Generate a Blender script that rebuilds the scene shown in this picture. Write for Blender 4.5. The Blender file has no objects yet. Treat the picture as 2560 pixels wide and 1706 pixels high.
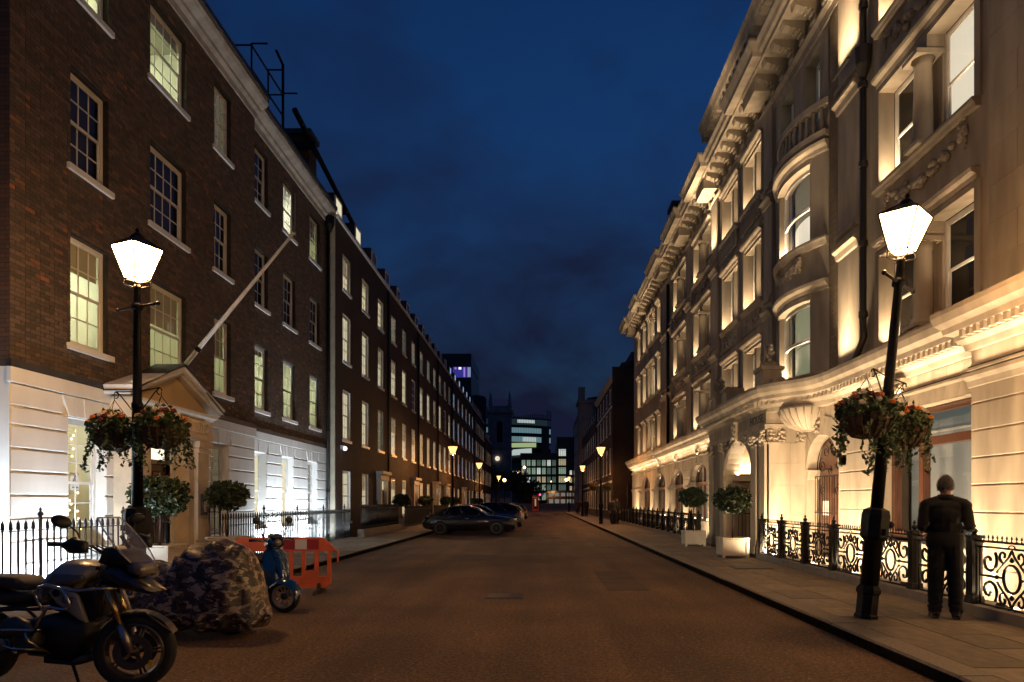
import bpy, math, random
from mathutils import Vector, Matrix, noise as mnoise
R = math.radians
rnd = random.Random(7)
scn = bpy.context.scene
col = scn.collection

# ---------------------------------------------------------------- camera
CAM_H = 1.6
cam_d = bpy.data.cameras.new('camera')
cam_d.sensor_width = 36.0
cam_d.lens = 24.0
cam_d.shift_x = -(1350 - 1280) / 2560
cam_d.shift_y = (1255 - 853) / 2560
cam_d.clip_start = 0.1
cam_d.clip_end = 3000
cam = bpy.data.objects.new('camera', cam_d)
cam.location = (0, 0, CAM_H)
cam.rotation_euler = (R(90), 0, 0)
col.objects.link(cam)
scn.camera = cam

# ---------------------------------------------------------------- dusk sky
world = bpy.data.worlds.new('World')
scn.world = world
world.use_nodes = True
wn = world.node_tree.nodes; wl = world.node_tree.links
wn.clear()
w_out = wn.new('ShaderNodeOutputWorld')
w_bg = wn.new('ShaderNodeBackground')
w_sky = wn.new('ShaderNodeTexSky')
w_sky.sky_type = 'NISHITA'
w_sky.sun_disc = False
w_sky.sun_elevation = R(0.0)
w_sky.sun_rotation = R(200)
w_sky.altitude = 30
w_sky.ozone_density = 1.5
w_tint = wn.new('ShaderNodeMix'); w_tint.data_type = 'RGBA'; w_tint.blend_type = 'MULTIPLY'
w_tint.inputs[0].default_value = 1.0
w_tint.inputs[7].default_value = (0.16, 0.58, 1.5, 1)
# soft cloud banks: broken, drawn out noise on the sky direction
w_tc = wn.new('ShaderNodeTexCoord')
w_map = wn.new('ShaderNodeMapping'); w_map.inputs['Scale'].default_value = (1.6, 1.0, 2.6)
w_map.inputs['Rotation'].default_value = (0.3, 0.5, 0.2)
w_ns = wn.new('ShaderNodeTexNoise'); w_ns.inputs['Scale'].default_value = 3.0
w_ns.inputs['Detail'].default_value = 4.5; w_ns.inputs['Roughness'].default_value = 0.52
w_ns.inputs['Distortion'].default_value = 0.3
w_sep = wn.new('ShaderNodeSeparateXYZ')
w_mr = wn.new('ShaderNodeMapRange'); w_mr.interpolation_type = 'LINEAR'     # cloud thickens towards the horizon
w_mr.inputs[1].default_value = 0.08; w_mr.inputs[2].default_value = 0.52; w_mr.inputs[3].default_value = 0.96; w_mr.inputs[4].default_value = 0.02
w_mr2 = wn.new('ShaderNodeMapRange')
w_mr2.inputs[1].default_value = 0.30; w_mr2.inputs[2].default_value = 0.70; w_mr2.inputs[3].default_value = -0.26; w_mr2.inputs[4].default_value = 0.46
w_add = wn.new('ShaderNodeMath'); w_add.operation = 'ADD'; w_add.use_clamp = True
w_cl = wn.new('ShaderNodeMix'); w_cl.data_type = 'RGBA'
w_cl.inputs[7].default_value = (0.052, 0.066, 0.19, 1)
wl.new(w_sky.outputs[0], w_tint.inputs[6])
wl.new(w_tc.outputs['Generated'], w_map.inputs[0]); wl.new(w_map.outputs[0], w_ns.inputs['Vector'])
wl.new(w_tc.outputs['Generated'], w_sep.inputs[0]); wl.new(w_sep.outputs['Z'], w_mr.inputs[0])
wl.new(w_ns.outputs['Fac'], w_mr2.inputs[0]); wl.new(w_mr.outputs[0], w_add.inputs[0]); wl.new(w_mr2.outputs[0], w_add.inputs[1])
wl.new(w_add.outputs[0], w_cl.inputs[0]); wl.new(w_tint.outputs[2], w_cl.inputs[6])
wl.new(w_cl.outputs[2], w_bg.inputs['Color'])
w_bg.inputs['Strength'].default_value = 0.15
wl.new(w_bg.outputs[0], w_out.inputs['Surface'])

vs = scn.view_settings
vs.view_transform = 'Standard'; vs.look = 'None'; vs.exposure = 0.0; vs.gamma = 1.0
vs.use_curve_mapping = False
scn.render.engine = 'CYCLES'
cy = scn.cycles
cy.use_denoising = True
cy.max_bounces = 6; cy.diffuse_bounces = 3; cy.glossy_bounces = 3
cy.transmission_bounces = 4; cy.transparent_max_bounces = 12
cy.sample_clamp_indirect = 4.0
cy.use_light_tree = True
cy.caustics_reflective = False; cy.caustics_refractive = False

# ---------------------------------------------------------------- materials
MATS = {}
def _bsdf(name):
    m = bpy.data.materials.new(name); m.use_nodes = True
    n = m.node_tree.nodes; l = m.node_tree.links
    return m, n, l, n['Principled BSDF']
def M(name, c=(.5, .5, .5), rough=.6, metal=0., var=0., scale=4., bump=0., bscale=60., rv=0., coat=0.,
      spec=.5, stretch=(1, 1, 1), var2=0., scale2=.6):
    """plain procedural surface: two noises vary the colour, a fine one gives relief; rv varies from object to object"""
    if name in MATS: return MATS[name]
    m, n, l, b = _bsdf(name)
    b.inputs['Roughness'].default_value = rough
    b.inputs['Metallic'].default_value = metal
    b.inputs['Specular IOR Level'].default_value = spec
    b.inputs['Coat Weight'].default_value = coat
    b.inputs['Coat Roughness'].default_value = .08
    tc = n.new('ShaderNodeTexCoord')
    mp = n.new('ShaderNodeMapping'); mp.inputs['Scale'].default_value = stretch
    l.new(tc.outputs['Object'], mp.inputs[0])
    cur = None
    rgb = n.new('ShaderNodeRGB'); rgb.outputs[0].default_value = (*c, 1); cur = rgb.outputs[0]
    def mulval(cur, sock, lo, hi, a=.35, bb=.65):
        mr = n.new('ShaderNodeMapRange'); l.new(sock, mr.inputs[0])
        mr.inputs[1].default_value = a; mr.inputs[2].default_value = bb
        mr.inputs[3].default_value = lo; mr.inputs[4].default_value = hi
        mx = n.new('ShaderNodeMix'); mx.data_type = 'RGBA'; mx.blend_type = 'MULTIPLY'; mx.inputs[0].default_value = 1
        l.new(cur, mx.inputs[6]); l.new(mr.outputs[0], mx.inputs[7]); return mx.outputs[2]
    if var:
        ns = n.new('ShaderNodeTexNoise'); ns.inputs['Scale'].default_value = scale; ns.inputs['Detail'].default_value = 6
        l.new(mp.outputs[0], ns.inputs['Vector']); cur = mulval(cur, ns.outputs['Fac'], 1 - var, 1 + var)
    if var2:
        ns = n.new('ShaderNodeTexNoise'); ns.inputs['Scale'].default_value = scale2; ns.inputs['Detail'].default_value = 3
        l.new(mp.outputs[0], ns.inputs['Vector']); cur = mulval(cur, ns.outputs['Fac'], 1 - var2, 1 + var2)
    if rv:
        oi = n.new('ShaderNodeObjectInfo'); cur = mulval(cur, oi.outputs['Random'], 1 - rv, 1 + rv, 0, 1)
    l.new(cur, b.inputs['Base Color'])
    if bump:
        nb = n.new('ShaderNodeTexNoise'); nb.inputs['Scale'].default_value = bscale; nb.inputs['Detail'].default_value = 5
        l.new(mp.outputs[0], nb.inputs['Vector'])
        bp = n.new('ShaderNodeBump'); bp.inputs['Strength'].default_value = bump; bp.inputs['Distance'].default_value = .01
        l.new(nb.outputs['Fac'], bp.inputs['Height']); l.new(bp.outputs[0], b.inputs['Normal'])
    MATS[name] = m; return m
def E(name, c, s):
    """something that gives off light"""
    if name in MATS: return MATS[name]
    m, n, l, b = _bsdf(name)
    b.inputs['Base Color'].default_value = (.12, .12, .12, 1)
    b.inputs['Emission Color'].default_value = (*c, 1); b.inputs['Emission Strength'].default_value = s
    MATS[name] = m; return m
def GLASS(name, tint=(1, 1, 1), refl=.9, rough=.02):
    if name in MATS: return MATS[name]
    m = bpy.data.materials.new(name); m.use_nodes = True
    n = m.node_tree.nodes; l = m.node_tree.links; n.clear()
    o = n.new('ShaderNodeOutputMaterial'); mx = n.new('ShaderNodeMixShader'); lw = n.new('ShaderNodeLayerWeight'); lw.inputs[0].default_value = .5
    pw_ = n.new('ShaderNodeMath'); pw_.operation = 'POWER'; pw_.inputs[1].default_value = 4.; l.new(lw.outputs['Facing'], pw_.inputs[0])
    fr = n.new('ShaderNodeMath'); fr.operation = 'MULTIPLY_ADD'; fr.inputs[1].default_value = .85; fr.inputs[2].default_value = .05; l.new(pw_.outputs[0], fr.inputs[0])
    t = n.new('ShaderNodeBsdfTransparent'); t.inputs[0].default_value = (*tint, 1)
    g = n.new('ShaderNodeBsdfGlossy'); g.inputs['Roughness'].default_value = rough; g.inputs['Color'].default_value = (refl, refl, refl, 1)
    l.new(fr.outputs[0], mx.inputs[0]); l.new(t.outputs[0], mx.inputs[1]); l.new(g.outputs[0], mx.inputs[2])
    l.new(mx.outputs[0], o.inputs[0]); MATS[name] = m; return m
def BRICKTEX(name, c1, c2, mortar, axis='yz', rough=.85, sc=1.0):
    """courses too far off to tell apart"""
    if name in MATS: return MATS[name]
    m, n, l, b = _bsdf(name); b.inputs['Roughness'].default_value = rough
    tc = n.new('ShaderNodeTexCoord'); sx = n.new('ShaderNodeSeparateXYZ'); cx = n.new('ShaderNodeCombineXYZ')
    l.new(tc.outputs['Object'], sx.inputs[0])
    l.new(sx.outputs['Y' if axis == 'yz' else 'X'], cx.inputs[0]); l.new(sx.outputs['Z'], cx.inputs[1])
    bt = n.new('ShaderNodeTexBrick'); l.new(cx.outputs[0], bt.inputs['Vector'])
    bt.inputs['Color1'].default_value = (*c1, 1); bt.inputs['Color2'].default_value = (*c2, 1); bt.inputs['Mortar'].default_value = (*mortar, 1)
    bt.inputs['Scale'].default_value = sc; bt.inputs['Brick Width'].default_value = .225; bt.inputs['Row Height'].default_value = .075
    bt.inputs['Mortar Size'].default_value = .006; bt.inputs['Bias'].default_value = -.2
    ns = n.new('ShaderNodeTexNoise'); ns.inputs['Scale'].default_value = .5; ns.inputs['Detail'].default_value = 4
    l.new(tc.outputs['Object'], ns.inputs['Vector'])
    mr = n.new('ShaderNodeMapRange'); l.new(ns.outputs['Fac'], mr.inputs[0])
    mr.inputs[1].default_value = .3; mr.inputs[2].default_value = .7; mr.inputs[3].default_value = .6; mr.inputs[4].default_value = 1.4
    mx = n.new('ShaderNodeMix'); mx.data_type = 'RGBA'; mx.blend_type = 'MULTIPLY'; mx.inputs[0].default_value = 1
    l.new(bt.outputs['Color'], mx.inputs[6]); l.new(mr.outputs[0], mx.inputs[7]); l.new(mx.outputs[2], b.inputs['Base Color'])
    bp = n.new('ShaderNodeBump'); bp.inputs['Strength'].default_value = .6; bp.inputs['Distance'].default_value = .01
    l.new(bt.outputs['Fac'], bp.inputs['Height']); bp.invert = True; l.new(bp.outputs[0], b.inputs['Normal'])
    MATS[name] = m; return m

# ---------------------------------------------------------------- mesh builder
class FR:
    """facade frame: u along the street, w out of the wall towards the street, z up"""
    def __init__(s, x0, side, y0=0., z0=0.): s.x0, s.side, s.y0, s.z0 = x0, side, y0, z0
    def p(s, u, w, z): return (s.x0 + s.side * w, s.y0 + u, s.z0 + z)
    flip = property(lambda s: s.side > 0)
class MB:
    def __init__(s, fr=None): s.v = []; s.f = []; s.fr = fr; s.mi = []; s.cur = 0
    def add(s, vs, fs):
        k = len(s.v)
        if s.fr:
            p = s.fr.p; s.v += [p(*q) for q in vs]
            fl = s.fr.flip
        else:
            s.v += [tuple(q) for q in vs]; fl = False
        for f in fs:
            g = [k + i for i in f]
            s.f.append(g[::-1] if fl else g); s.mi.append(s.cur)
        return s
    def box(s, a0, a1, b0, b1, c0, c1):
        return s.add([(a0, b0, c0), (a1, b0, c0), (a1, b1, c0), (a0, b1, c0), (a0, b0, c1), (a1, b0, c1), (a1, b1, c1), (a0, b1, c1)],
                     [(3, 2, 1, 0), (4, 5, 6, 7), (0, 1, 5, 4), (1, 2, 6, 5), (2, 3, 7, 6), (3, 0, 4, 7)])
    def cblock(s, u0, u1, w0, w1, z0, z1, c=.02):
        """stone block whose outer face (w1) is chamfered all round"""
        return s.add([(u0, w0, z0), (u1, w0, z0), (u1, w0, z1), (u0, w0, z1),
                      (u0, w1 - c, z0), (u1, w1 - c, z0), (u1, w1 - c, z1), (u0, w1 - c, z1),
                      (u0 + c, w1, z0 + c), (u1 - c, w1, z0 + c), (u1 - c, w1, z1 - c), (u0 + c, w1, z1 - c)],
                     [(0, 1, 5, 4), (1, 2, 6, 5), (2, 3, 7, 6), (3, 0, 4, 7),
                      (4, 5, 9, 8), (5, 6, 10, 9), (6, 7, 11, 10), (7, 4, 8, 11), (8, 11, 10, 9)])
    def quad(s, a, b, c, d): return s.add([a, b, c, d], [(0, 1, 2, 3)])
    def extr(s, poly, vec):
        n = len(poly); v = Vector(vec)
        top = [tuple(Vector(p) + v) for p in poly]
        return s.add(list(poly) + top, [tuple(range(n))[::-1], tuple(range(n, 2 * n))] +
                     [(i, (i + 1) % n, n + (i + 1) % n, n + i) for i in range(n)])
    def tube(s, path, r, n=8, closed=False, cap=True, ry=None):
        P = [Vector(p) for p in path]; m = len(P)
        rs = r if isinstance(r, (list, tuple)) else [r] * m
        T = []
        for i in range(m):
            a = P[i - 1] if (i or closed) else P[0]; b = P[(i + 1) % m] if (i < m - 1 or closed) else P[-1]
            t = (b - a); T.append(t.normalized() if t.length > 1e-9 else Vector((0, 0, 1)))
        up = Vector((0, 0, 1)) if abs(T[0].z) < .95 else Vector((1, 0, 0))
        N = (up - T[0] * up.dot(T[0])).normalized()
        vs = []; fs = []
        for i in range(m):
            N = (N - T[i] * N.dot(T[i]));
            N = N.normalized() if N.length > 1e-6 else T[i].orthogonal().normalized()
            B = T[i].cross(N)
            for k in range(n):
                a = 2 * math.pi * k / n
                vs.append(tuple(P[i] + N * math.cos(a) * rs[i] + B * math.sin(a) * (rs[i] if ry is None else ry)))
        for i in range(m if closed else m - 1):
            for k in range(n):
                j = (i + 1) % m; q = (k + 1) % n
                fs.append((i * n + k, i * n + q, j * n + q, j * n + k))
        if cap and not closed:
            fs.append(tuple(range(n))[::-1]); fs.append(tuple((m - 1) * n + k for k in range(n)))
        return s.add(vs, fs)
    def lathe(s, prof, c=(0, 0, 0), n=16, axis='z', a0=0., a1=2 * math.pi, cap=True):
        full = abs(a1 - a0 - 2 * math.pi) < 1e-6
        cnt = n if full else n + 1
        vs = []; fs = []
        for (r, h) in prof:
            for k in range(cnt):
                a = a0 + (a1 - a0) * k / n; x, y = r * math.cos(a), r * math.sin(a)
                q = (x, y, h) if axis == 'z' else ((h, x, y) if axis == 'x' else (y, h, x))
                vs.append((c[0] + q[0], c[1] + q[1], c[2] + q[2]))
        for i in range(len(prof) - 1):
            for k in range(n):
                q = (k + 1) % cnt
                fs.append((i * cnt + k, i * cnt + q, (i + 1) * cnt + q, (i + 1) * cnt + k))
        if full and cap:
            if prof[0][0] > 1e-4: fs.append(tuple(range(cnt))[::-1])
            if prof[-1][0] > 1e-4: fs.append(tuple((len(prof) - 1) * cnt + k for k in range(cnt)))
        return s.add(vs, fs)
    def ball(s, c, r, n=10, m=7, sz=1.):
        return s.lathe([(max(1e-5, r * math.sin(math.pi * i / m)), -r * sz * math.cos(math.pi * i / m)) for i in range(m + 1)], c, n)
    def sweep(s, plan, prof, close=True):
        """profile [(out, z)] along a plan path [(u, w)], out = to the w+ side"""
        m = len(plan); nr = []
        for i in range(m):
            a = Vector(plan[max(i - 1, 0)]); b = Vector(plan[i]); c = Vector(plan[min(i + 1, m - 1)])
            d1 = (b - a); d2 = (c - b)
            if d1.length < 1e-9: d1 = d2
            if d2.length < 1e-9: d2 = d1
            d1.normalize(); d2.normalize()
            n1 = Vector((d1.y, -d1.x)); n2 = Vector((d2.y, -d2.x)); nn = (n1 + n2).normalized()
            nr.append(nn / max(.35, nn.dot(n1)))
        k = len(prof); vs = []
        for i in range(m):
            for (o, z) in prof: vs.append((plan[i][0] + nr[i].x * o, plan[i][1] + nr[i].y * o, z))
        fs = []
        for i in range(m - 1):
            for j in range(k if close else k - 1):
                q = (j + 1) % k
                fs.append((i * k + j, (i + 1) * k + j, (i + 1) * k + q, i * k + q))
        if close: fs.append(tuple(range(k))); fs.append(tuple((m - 1) * k + j for j in range(k))[::-1])
        return s.add(vs, fs)
    def wall(s, u0, u1, z0, z1, holes=(), depth=.2, w=0.):
        """wall face at w with rectangular openings and their reveals"""
        us = sorted({u0, u1, *[h[0] for h in holes], *[h[1] for h in holes]}); us = [u for u in us if u0 <= u <= u1]
        zs = sorted({z0, z1, *[h[2] for h in holes], *[h[3] for h in holes]}); zs = [z for z in zs if z0 <= z <= z1]
        for i in range(len(us) - 1):
            zi = 0
            while zi < len(zs) - 1:
                um = (us[i] + us[i + 1]) / 2; zm = (zs[zi] + zs[zi + 1]) / 2
                if not any(h[0] < um < h[1] and h[2] < zm < h[3] for h in holes):
                    s.quad((us[i], w, zs[zi]), (us[i], w, zs[zi + 1]), (us[i + 1], w, zs[zi + 1]), (us[i + 1], w, zs[zi]))
                zi += 1
        for (a, b, c, d) in holes:
            e = w - depth
            s.quad((a, w, c), (a, e, c), (a, e, d), (a, w, d)); s.quad((b, w, c), (b, w, d), (b, e, d), (b, e, c))
            s.quad((a, w, d), (a, e, d), (b, e, d), (b, w, d)); s.quad((a, w, c), (b, w, c), (b, e, c), (a, e, c))
        return s
    def archwall(s, u0, u1, z0, z1, a, b, zs, h, depth=.3, w=0., n=16, sill=None, soff=True):
        """wall with one arched opening a..b springing at zs, rising h"""
        sill = z0 if sill is None else sill
        c = (a + b) / 2; r = (b - a) / 2; e = w - depth
        A = [(c - r * math.cos(math.pi * i / n), zs + h * math.sin(math.pi * i / n)) for i in range(n + 1)]
        s.quad((u0, w, z0), (u0, w, z1), (a, w, z1), (a, w, z0)); s.quad((b, w, z0), (b, w, z1), (u1, w, z1), (u1, w, z0))
        if sill > z0 + 1e-4: s.quad((a, w, z0), (a, w, sill), (b, w, sill), (b, w, z0)); s.quad((a, w, sill), (a, e, sill), (b, e, sill), (b, w, sill))
        for i in range(n):
            s.quad((A[i][0], w, A[i][1]), (A[i][0], w, z1), (A[i + 1][0], w, z1), (A[i + 1][0], w, A[i + 1][1]))
            if soff: s.quad((A[i][0], w, A[i][1]), (A[i + 1][0], w, A[i + 1][1]), (A[i + 1][0], e, A[i + 1][1]), (A[i][0], e, A[i][1]))
        s.quad((a, w, sill), (a, w, zs), (a, e, zs), (a, e, sill)); s.quad((b, w, sill), (b, e, sill), (b, e, zs), (b, w, zs))
        return s
    def mesh(s, name, mats, smooth=False):
        me = bpy.data.meshes.new(name); me.from_pydata(s.v, [], s.f)
        ms = mats if isinstance(mats, (list, tuple)) else [mats]
        for m in ms: me.materials.append(m)
        if len(ms) > 1: me.polygons.foreach_set('material_index', s.mi)
        if smooth: me.polygons.foreach_set('use_smooth', [True] * len(me.polygons)); 
        me.update()
        return me
ROOTINV = {}
def link(name, data, parent=None, loc=None, rot=None):
    o = bpy.data.objects.new(name, data); col.objects.link(o)
    if parent is not None:
        o.parent = parent
        if parent.name in ROOTINV: o.matrix_parent_inverse = ROOTINV[parent.name]
    if loc is not None: o.location = loc
    if rot is not None: o.rotation_euler = rot
    return o
def ob(name, mb, mat, parent=None, smooth=False, loc=None, rot=None, kind=None, label=None, cat=None, group=None):
    if not isinstance(mb, MB): data = mb
    else: data = mb.mesh(name, mat, smooth)
    o = link(name, data, parent, loc, rot)
    if kind: o['kind'] = kind
    if label: o['label'] = label
    if cat: o['category'] = cat
    if group: o['group'] = group
    return o
def thing(name, label, cat, loc=(0, 0, 0), rotz=0., group=None, local=False):
    """an Empty at the thing's base; local=False: its parts are built in world coordinates"""
    o = bpy.data.objects.new(name, None); col.objects.link(o)
    o.empty_display_size = .2; o.location = loc; o.rotation_euler = (0, 0, rotz)
    o['label'] = label; o['category'] = cat
    if group: o['group'] = group
    if not local: ROOTINV[o.name] = (Matrix.Translation(loc) @ Matrix.Rotation(rotz, 4, 'Z')).inverted()
    return o
def copytree(o, loc, rotz=0., label=None, scale=None):
    def cp(a, par):
        c = a.copy(); col.objects.link(c); c.parent = par
        for k in a.children: cp(k, c)
        return c
    c = cp(o, None); c.location = loc; c.rotation_euler = (0, 0, rotz)
    if scale: c.scale = scale
    if label: c['label'] = label
    return c
def smoothmod(o, angle=40):
    return o
def lamp(name, kind, loc, energy, color, size=.1, size_y=None, aim=None, parent=None, spot=None, blend=.5, spread=None):
    d = bpy.data.lights.new(name, kind); d.energy = energy; d.color = color
    if kind == 'AREA':
        d.shape = 'RECTANGLE'; d.size = size; d.size_y = size_y or size
        if spread: d.spread = R(spread)
    else: d.shadow_soft_size = size
    if kind == 'SPOT': d.spot_size = R(spot or 90); d.spot_blend = blend
    o = bpy.data.objects.new(name, d); col.objects.link(o); o.location = loc
    if aim is not None:
        o.rotation_euler = Vector(aim).to_track_quat('-Z', 'Y').to_euler()
    return o
def textmesh(body, size, extrude, mat, font_shear=0., spacing=1.0):
    cu = bpy.data.curves.new('lettering', 'FONT'); cu.body = body; cu.size = size; cu.extrude = extrude
    cu.align_x = 'CENTER'; cu.align_y = 'CENTER'; cu.shear = font_shear; cu.space_character = spacing
    o = bpy.data.objects.new('lettering', cu); col.objects.link(o)
    dg = bpy.context.evaluated_depsgraph_get(); dg.update()
    me = bpy.data.meshes.new_from_object(o.evaluated_get(dg)); me.materials.clear(); me.materials.append(mat)
    bpy.data.objects.remove(o); return me
def arc(c, r, a0, a1, n, plane='uz', w=0.):
    out = []
    for i in range(n + 1):
        a = a0 + (a1 - a0) * i / n; p, q = c[0] + r * math.cos(a), c[1] + r * math.sin(a)
        out.append((p, w, q))
    return out
def leaves(mb, pts, size, fold=.35, asp=1.7):
    """one folded leaf (2 quads) at every point"""
    for (p, s) in pts:
        n = Vector((rnd.gauss(0, 1), rnd.gauss(0, 1), rnd.gauss(0, 1))).normalized(); t = n.orthogonal().normalized()
        t = Matrix.Rotation(rnd.random() * 6.28, 3, n) @ t; b = n.cross(t)
        L = size * s * asp * .5; W = size * s * .5; p = Vector(p)
        a0 = p - t * L; a1 = p + t * L; m = p + n * W * fold
        mb.add([tuple(a0), tuple(p + b * W), tuple(a1), tuple(p - b * W), tuple(m)], [(0, 4, 1), (4, 2, 1), (0, 3, 4), (3, 2, 4)])

# palette
white = M('white_paint', (.72, .72, .70), .45, var=.06, scale=3)
stucco = M('white_stucco', (.70, .70, .68), .7, var=.05, scale=2.5, var2=.07, scale2=.5, bump=.15, bscale=90, stretch=(1, 1, .35))
stone = M('portland_stone', (.31, .258, .195), .78, var=.15, scale=3.2, var2=.20, scale2=.8, bump=.3, bscale=45, stretch=(1, 1, .22), rv=.07)
stone_d = M('weathered_stone', (.27, .23, .19), .85, var=.18, scale=4, var2=.15, bump=.4, bscale=30, stretch=(1, 1, .5))
iron = M('black_iron', (.006, .006, .0065), .42, .0, var=.3, scale=20, bump=.1, bscale=80, spec=.22)
iron_b = M('blue_black_iron', (.013, .016, .02), .38, .0, var=.3, scale=20, coat=.2)
lead = M('dark_lead', (.03, .03, .033), .6, var=.3, scale=2, bump=.2)
slate = M('roof_slate', (.035, .032, .035), .7, var=.3, scale=6, bump=.3)
darkroom = M('dark_interior', (.02, .02, .02), .9)
glass = GLASS('window_glass')
oak = M('brown_timber', (.075, .026, .013), .32, var=.3, scale=6, stretch=(6, 6, .6), coat=.4)
L_warm = E('lit_room_warm', (1., .87, .52), .8)
L_green = E('lit_room_pale_green', (.93, 1., .66), .50)
L_white = E('lit_room_white', (1., .98, .85), .85)
L_cold = E('lit_room_cold', (.42, .66, 1.), .60)
L_dim = E('lit_room_dim', (1., .86, .5), .10)
L_ol = E('lit_room_olive', (.9, .95, .55), .20)
L_cream = E('lit_room_cream', (1., .88, .66), .80)
WARM = (1.0, .72, .43); LAMPC = (1.0, .60, .26); COOL = (.82, .92, 1.0)
# ================================================================= ground, road, pavements
asph, n_, l_, b_ = _bsdf('asphalt')
def _asphalt():
    m, n, l, b = asph, n_, l_, b_
    b.inputs['Roughness'].default_value = .72
    tc = n.new('ShaderNodeTexCoord')
    vo = n.new('ShaderNodeTexVoronoi'); vo.inputs['Scale'].default_value = 95
    ns = n.new('ShaderNodeTexNoise'); ns.inputs['Scale'].default_value = 38; ns.inputs['Detail'].default_value = 5; ns.inputs['Roughness'].default_value = .75
    n2 = n.new('ShaderNodeTexNoise'); n2.inputs['Scale'].default_value = .45; n2.inputs['Detail'].default_value = 5
    n3 = n.new('ShaderNodeTexNoise'); n3.inputs['Scale'].default_value = 24; n3.inputs['Detail'].default_value = 4
    for q in (vo, ns, n2, n3): l.new(tc.outputs['Object'], q.inputs['Vector'])
    mp = n.new('ShaderNodeMapping'); mp.inputs['Scale'].default_value = (1.5, .10, 1); l.new(tc.outputs['Object'], mp.inputs[0])
    n4 = n.new('ShaderNodeTexNoise'); n4.inputs['Scale'].default_value = 1.0; n4.inputs['Detail'].default_value = 3; l.new(mp.outputs[0], n4.inputs['Vector'])   # wheel-worn tracks along the street
    rp = n.new('ShaderNodeValToRGB'); e = rp.color_ramp.elements
    e[0].position = .30; e[0].color = (.036, .022, .012, 1)
    e[1].position = .72; e[1].color = (.20, .105, .046, 1)
    e2 = rp.color_ramp.elements.new(.5); e2.color = (.112, .061, .028, 1)
    e3 = rp.color_ramp.elements.new(.90); e3.color = (.5, .36, .22, 1)
    l.new(ns.outputs['Fac'], rp.inputs[0])
    # single pale stones from the voronoi cells
    st = n.new('ShaderNodeMath'); st.operation = 'GREATER_THAN'; st.inputs[1].default_value = .93
    sx = n.new('ShaderNodeSeparateColor'); l.new(vo.outputs['Color'], sx.inputs[0]); l.new(sx.outputs[0], st.inputs[0])
    mx = n.new('ShaderNodeMix'); mx.data_type = 'RGBA'; l.new(st.outputs[0], mx.inputs[0])
    l.new(rp.outputs[0], mx.inputs[6]); mx.inputs[7].default_value = (.28, .16, .075, 1)
    cur = mx.outputs[2]
    for q, lo, hi in ((n2, .68, 1.32), (n3, .5, 1.55), (n4, .72, 1.25)):
        mr = n.new('ShaderNodeMapRange'); l.new(q.outputs['Fac'], mr.inputs[0])
        mr.inputs[1].default_value = .33; mr.inputs[2].default_value = .67; mr.inputs[3].default_value = lo; mr.inputs[4].default_value = hi
        m2 = n.new('ShaderNodeMix'); m2.data_type = 'RGBA'; m2.blend_type = 'MULTIPLY'; m2.inputs[0].default_value = 1
        l.new(cur, m2.inputs[6]); l.new(mr.outputs[0], m2.inputs[7]); cur = m2.outputs[2]
    l.new(cur, b.inputs['Base Color'])
    ad = n.new('ShaderNodeMath'); ad.operation = 'ADD'; l.new(ns.outputs['Fac'], ad.inputs[0]); l.new(vo.outputs['Distance'], ad.inputs[1])
    bp = n.new('ShaderNodeBump'); bp.inputs['Strength'].default_value = .8; bp.inputs['Distance'].default_value = .012
    l.new(ad.outputs[0], bp.inputs['Height']); l.new(bp.outputs[0], b.inputs['Normal'])
_asphalt(); MATS['asphalt'] = asph
earth = M('ground_tarmac', (.035, .03, .026), .9, var=.3, scale=3)
slabm = M('york_stone', (.21, .165, .115), .75, var=.16, scale=5, var2=.12, scale2=1.3, rv=.22, bump=.35, bscale=40)
kerbm = M('granite_kerb', (.20, .165, .125), .7, var=.2, scale=30, rv=.12, bump=.3, bscale=90)
jointm = M('paving_joint', (.045, .036, .027), .95, var=.3, scale=12)

KL, KR = -5.45, 3.53          # kerb faces
ob('ground', MB().box(-400, 400, -30, 900, -.45, -.05), earth, kind='structure')
rm = MB(); rm.quad((KL - .02, -12, 0), (KR + .02, -12, 0), (KR + .02, 104, 0), (KL - .02, 104, 0))
rm.quad((-160, 104, 0), (160, 104, 0), (160, 132, 0), (-160, 132, 0))
ob('road', rm, asph, kind='structure')
slab_me = MB()
slab_me.add([(0, 0, -.03), (1, 0, -.03), (1, 1, -.03), (0, 1, -.03), (.006, .006, 0), (.994, .006, 0), (.994, .994, 0), (.006, .994, 0)],
            [(4, 5, 6, 7), (0, 1, 5, 4), (1, 2, 6, 5), (2, 3, 7, 6), (3, 0, 4, 7)])
slab_me = slab_me.mesh('paving_slab', slabm)
kerb_me = MB()
kerb_me.add([(0, 0, -.14), (0, 1, -.14), (0, 1, -.022), (0, 0, -.022), (.02, 0, 0), (.02, 1, 0), (.30, 0, 0), (.30, 1, 0), (.3, 0, -.14), (.3, 1, -.14)],
            [(0, 3, 2, 1), (3, 4, 5, 2), (4, 6, 7, 5), (6, 8, 9, 7), (0, 8, 6, 4, 3), (1, 2, 5, 7, 9)])
kerb_me = kerb_me.mesh('kerb_stone', kerbm)
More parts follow.
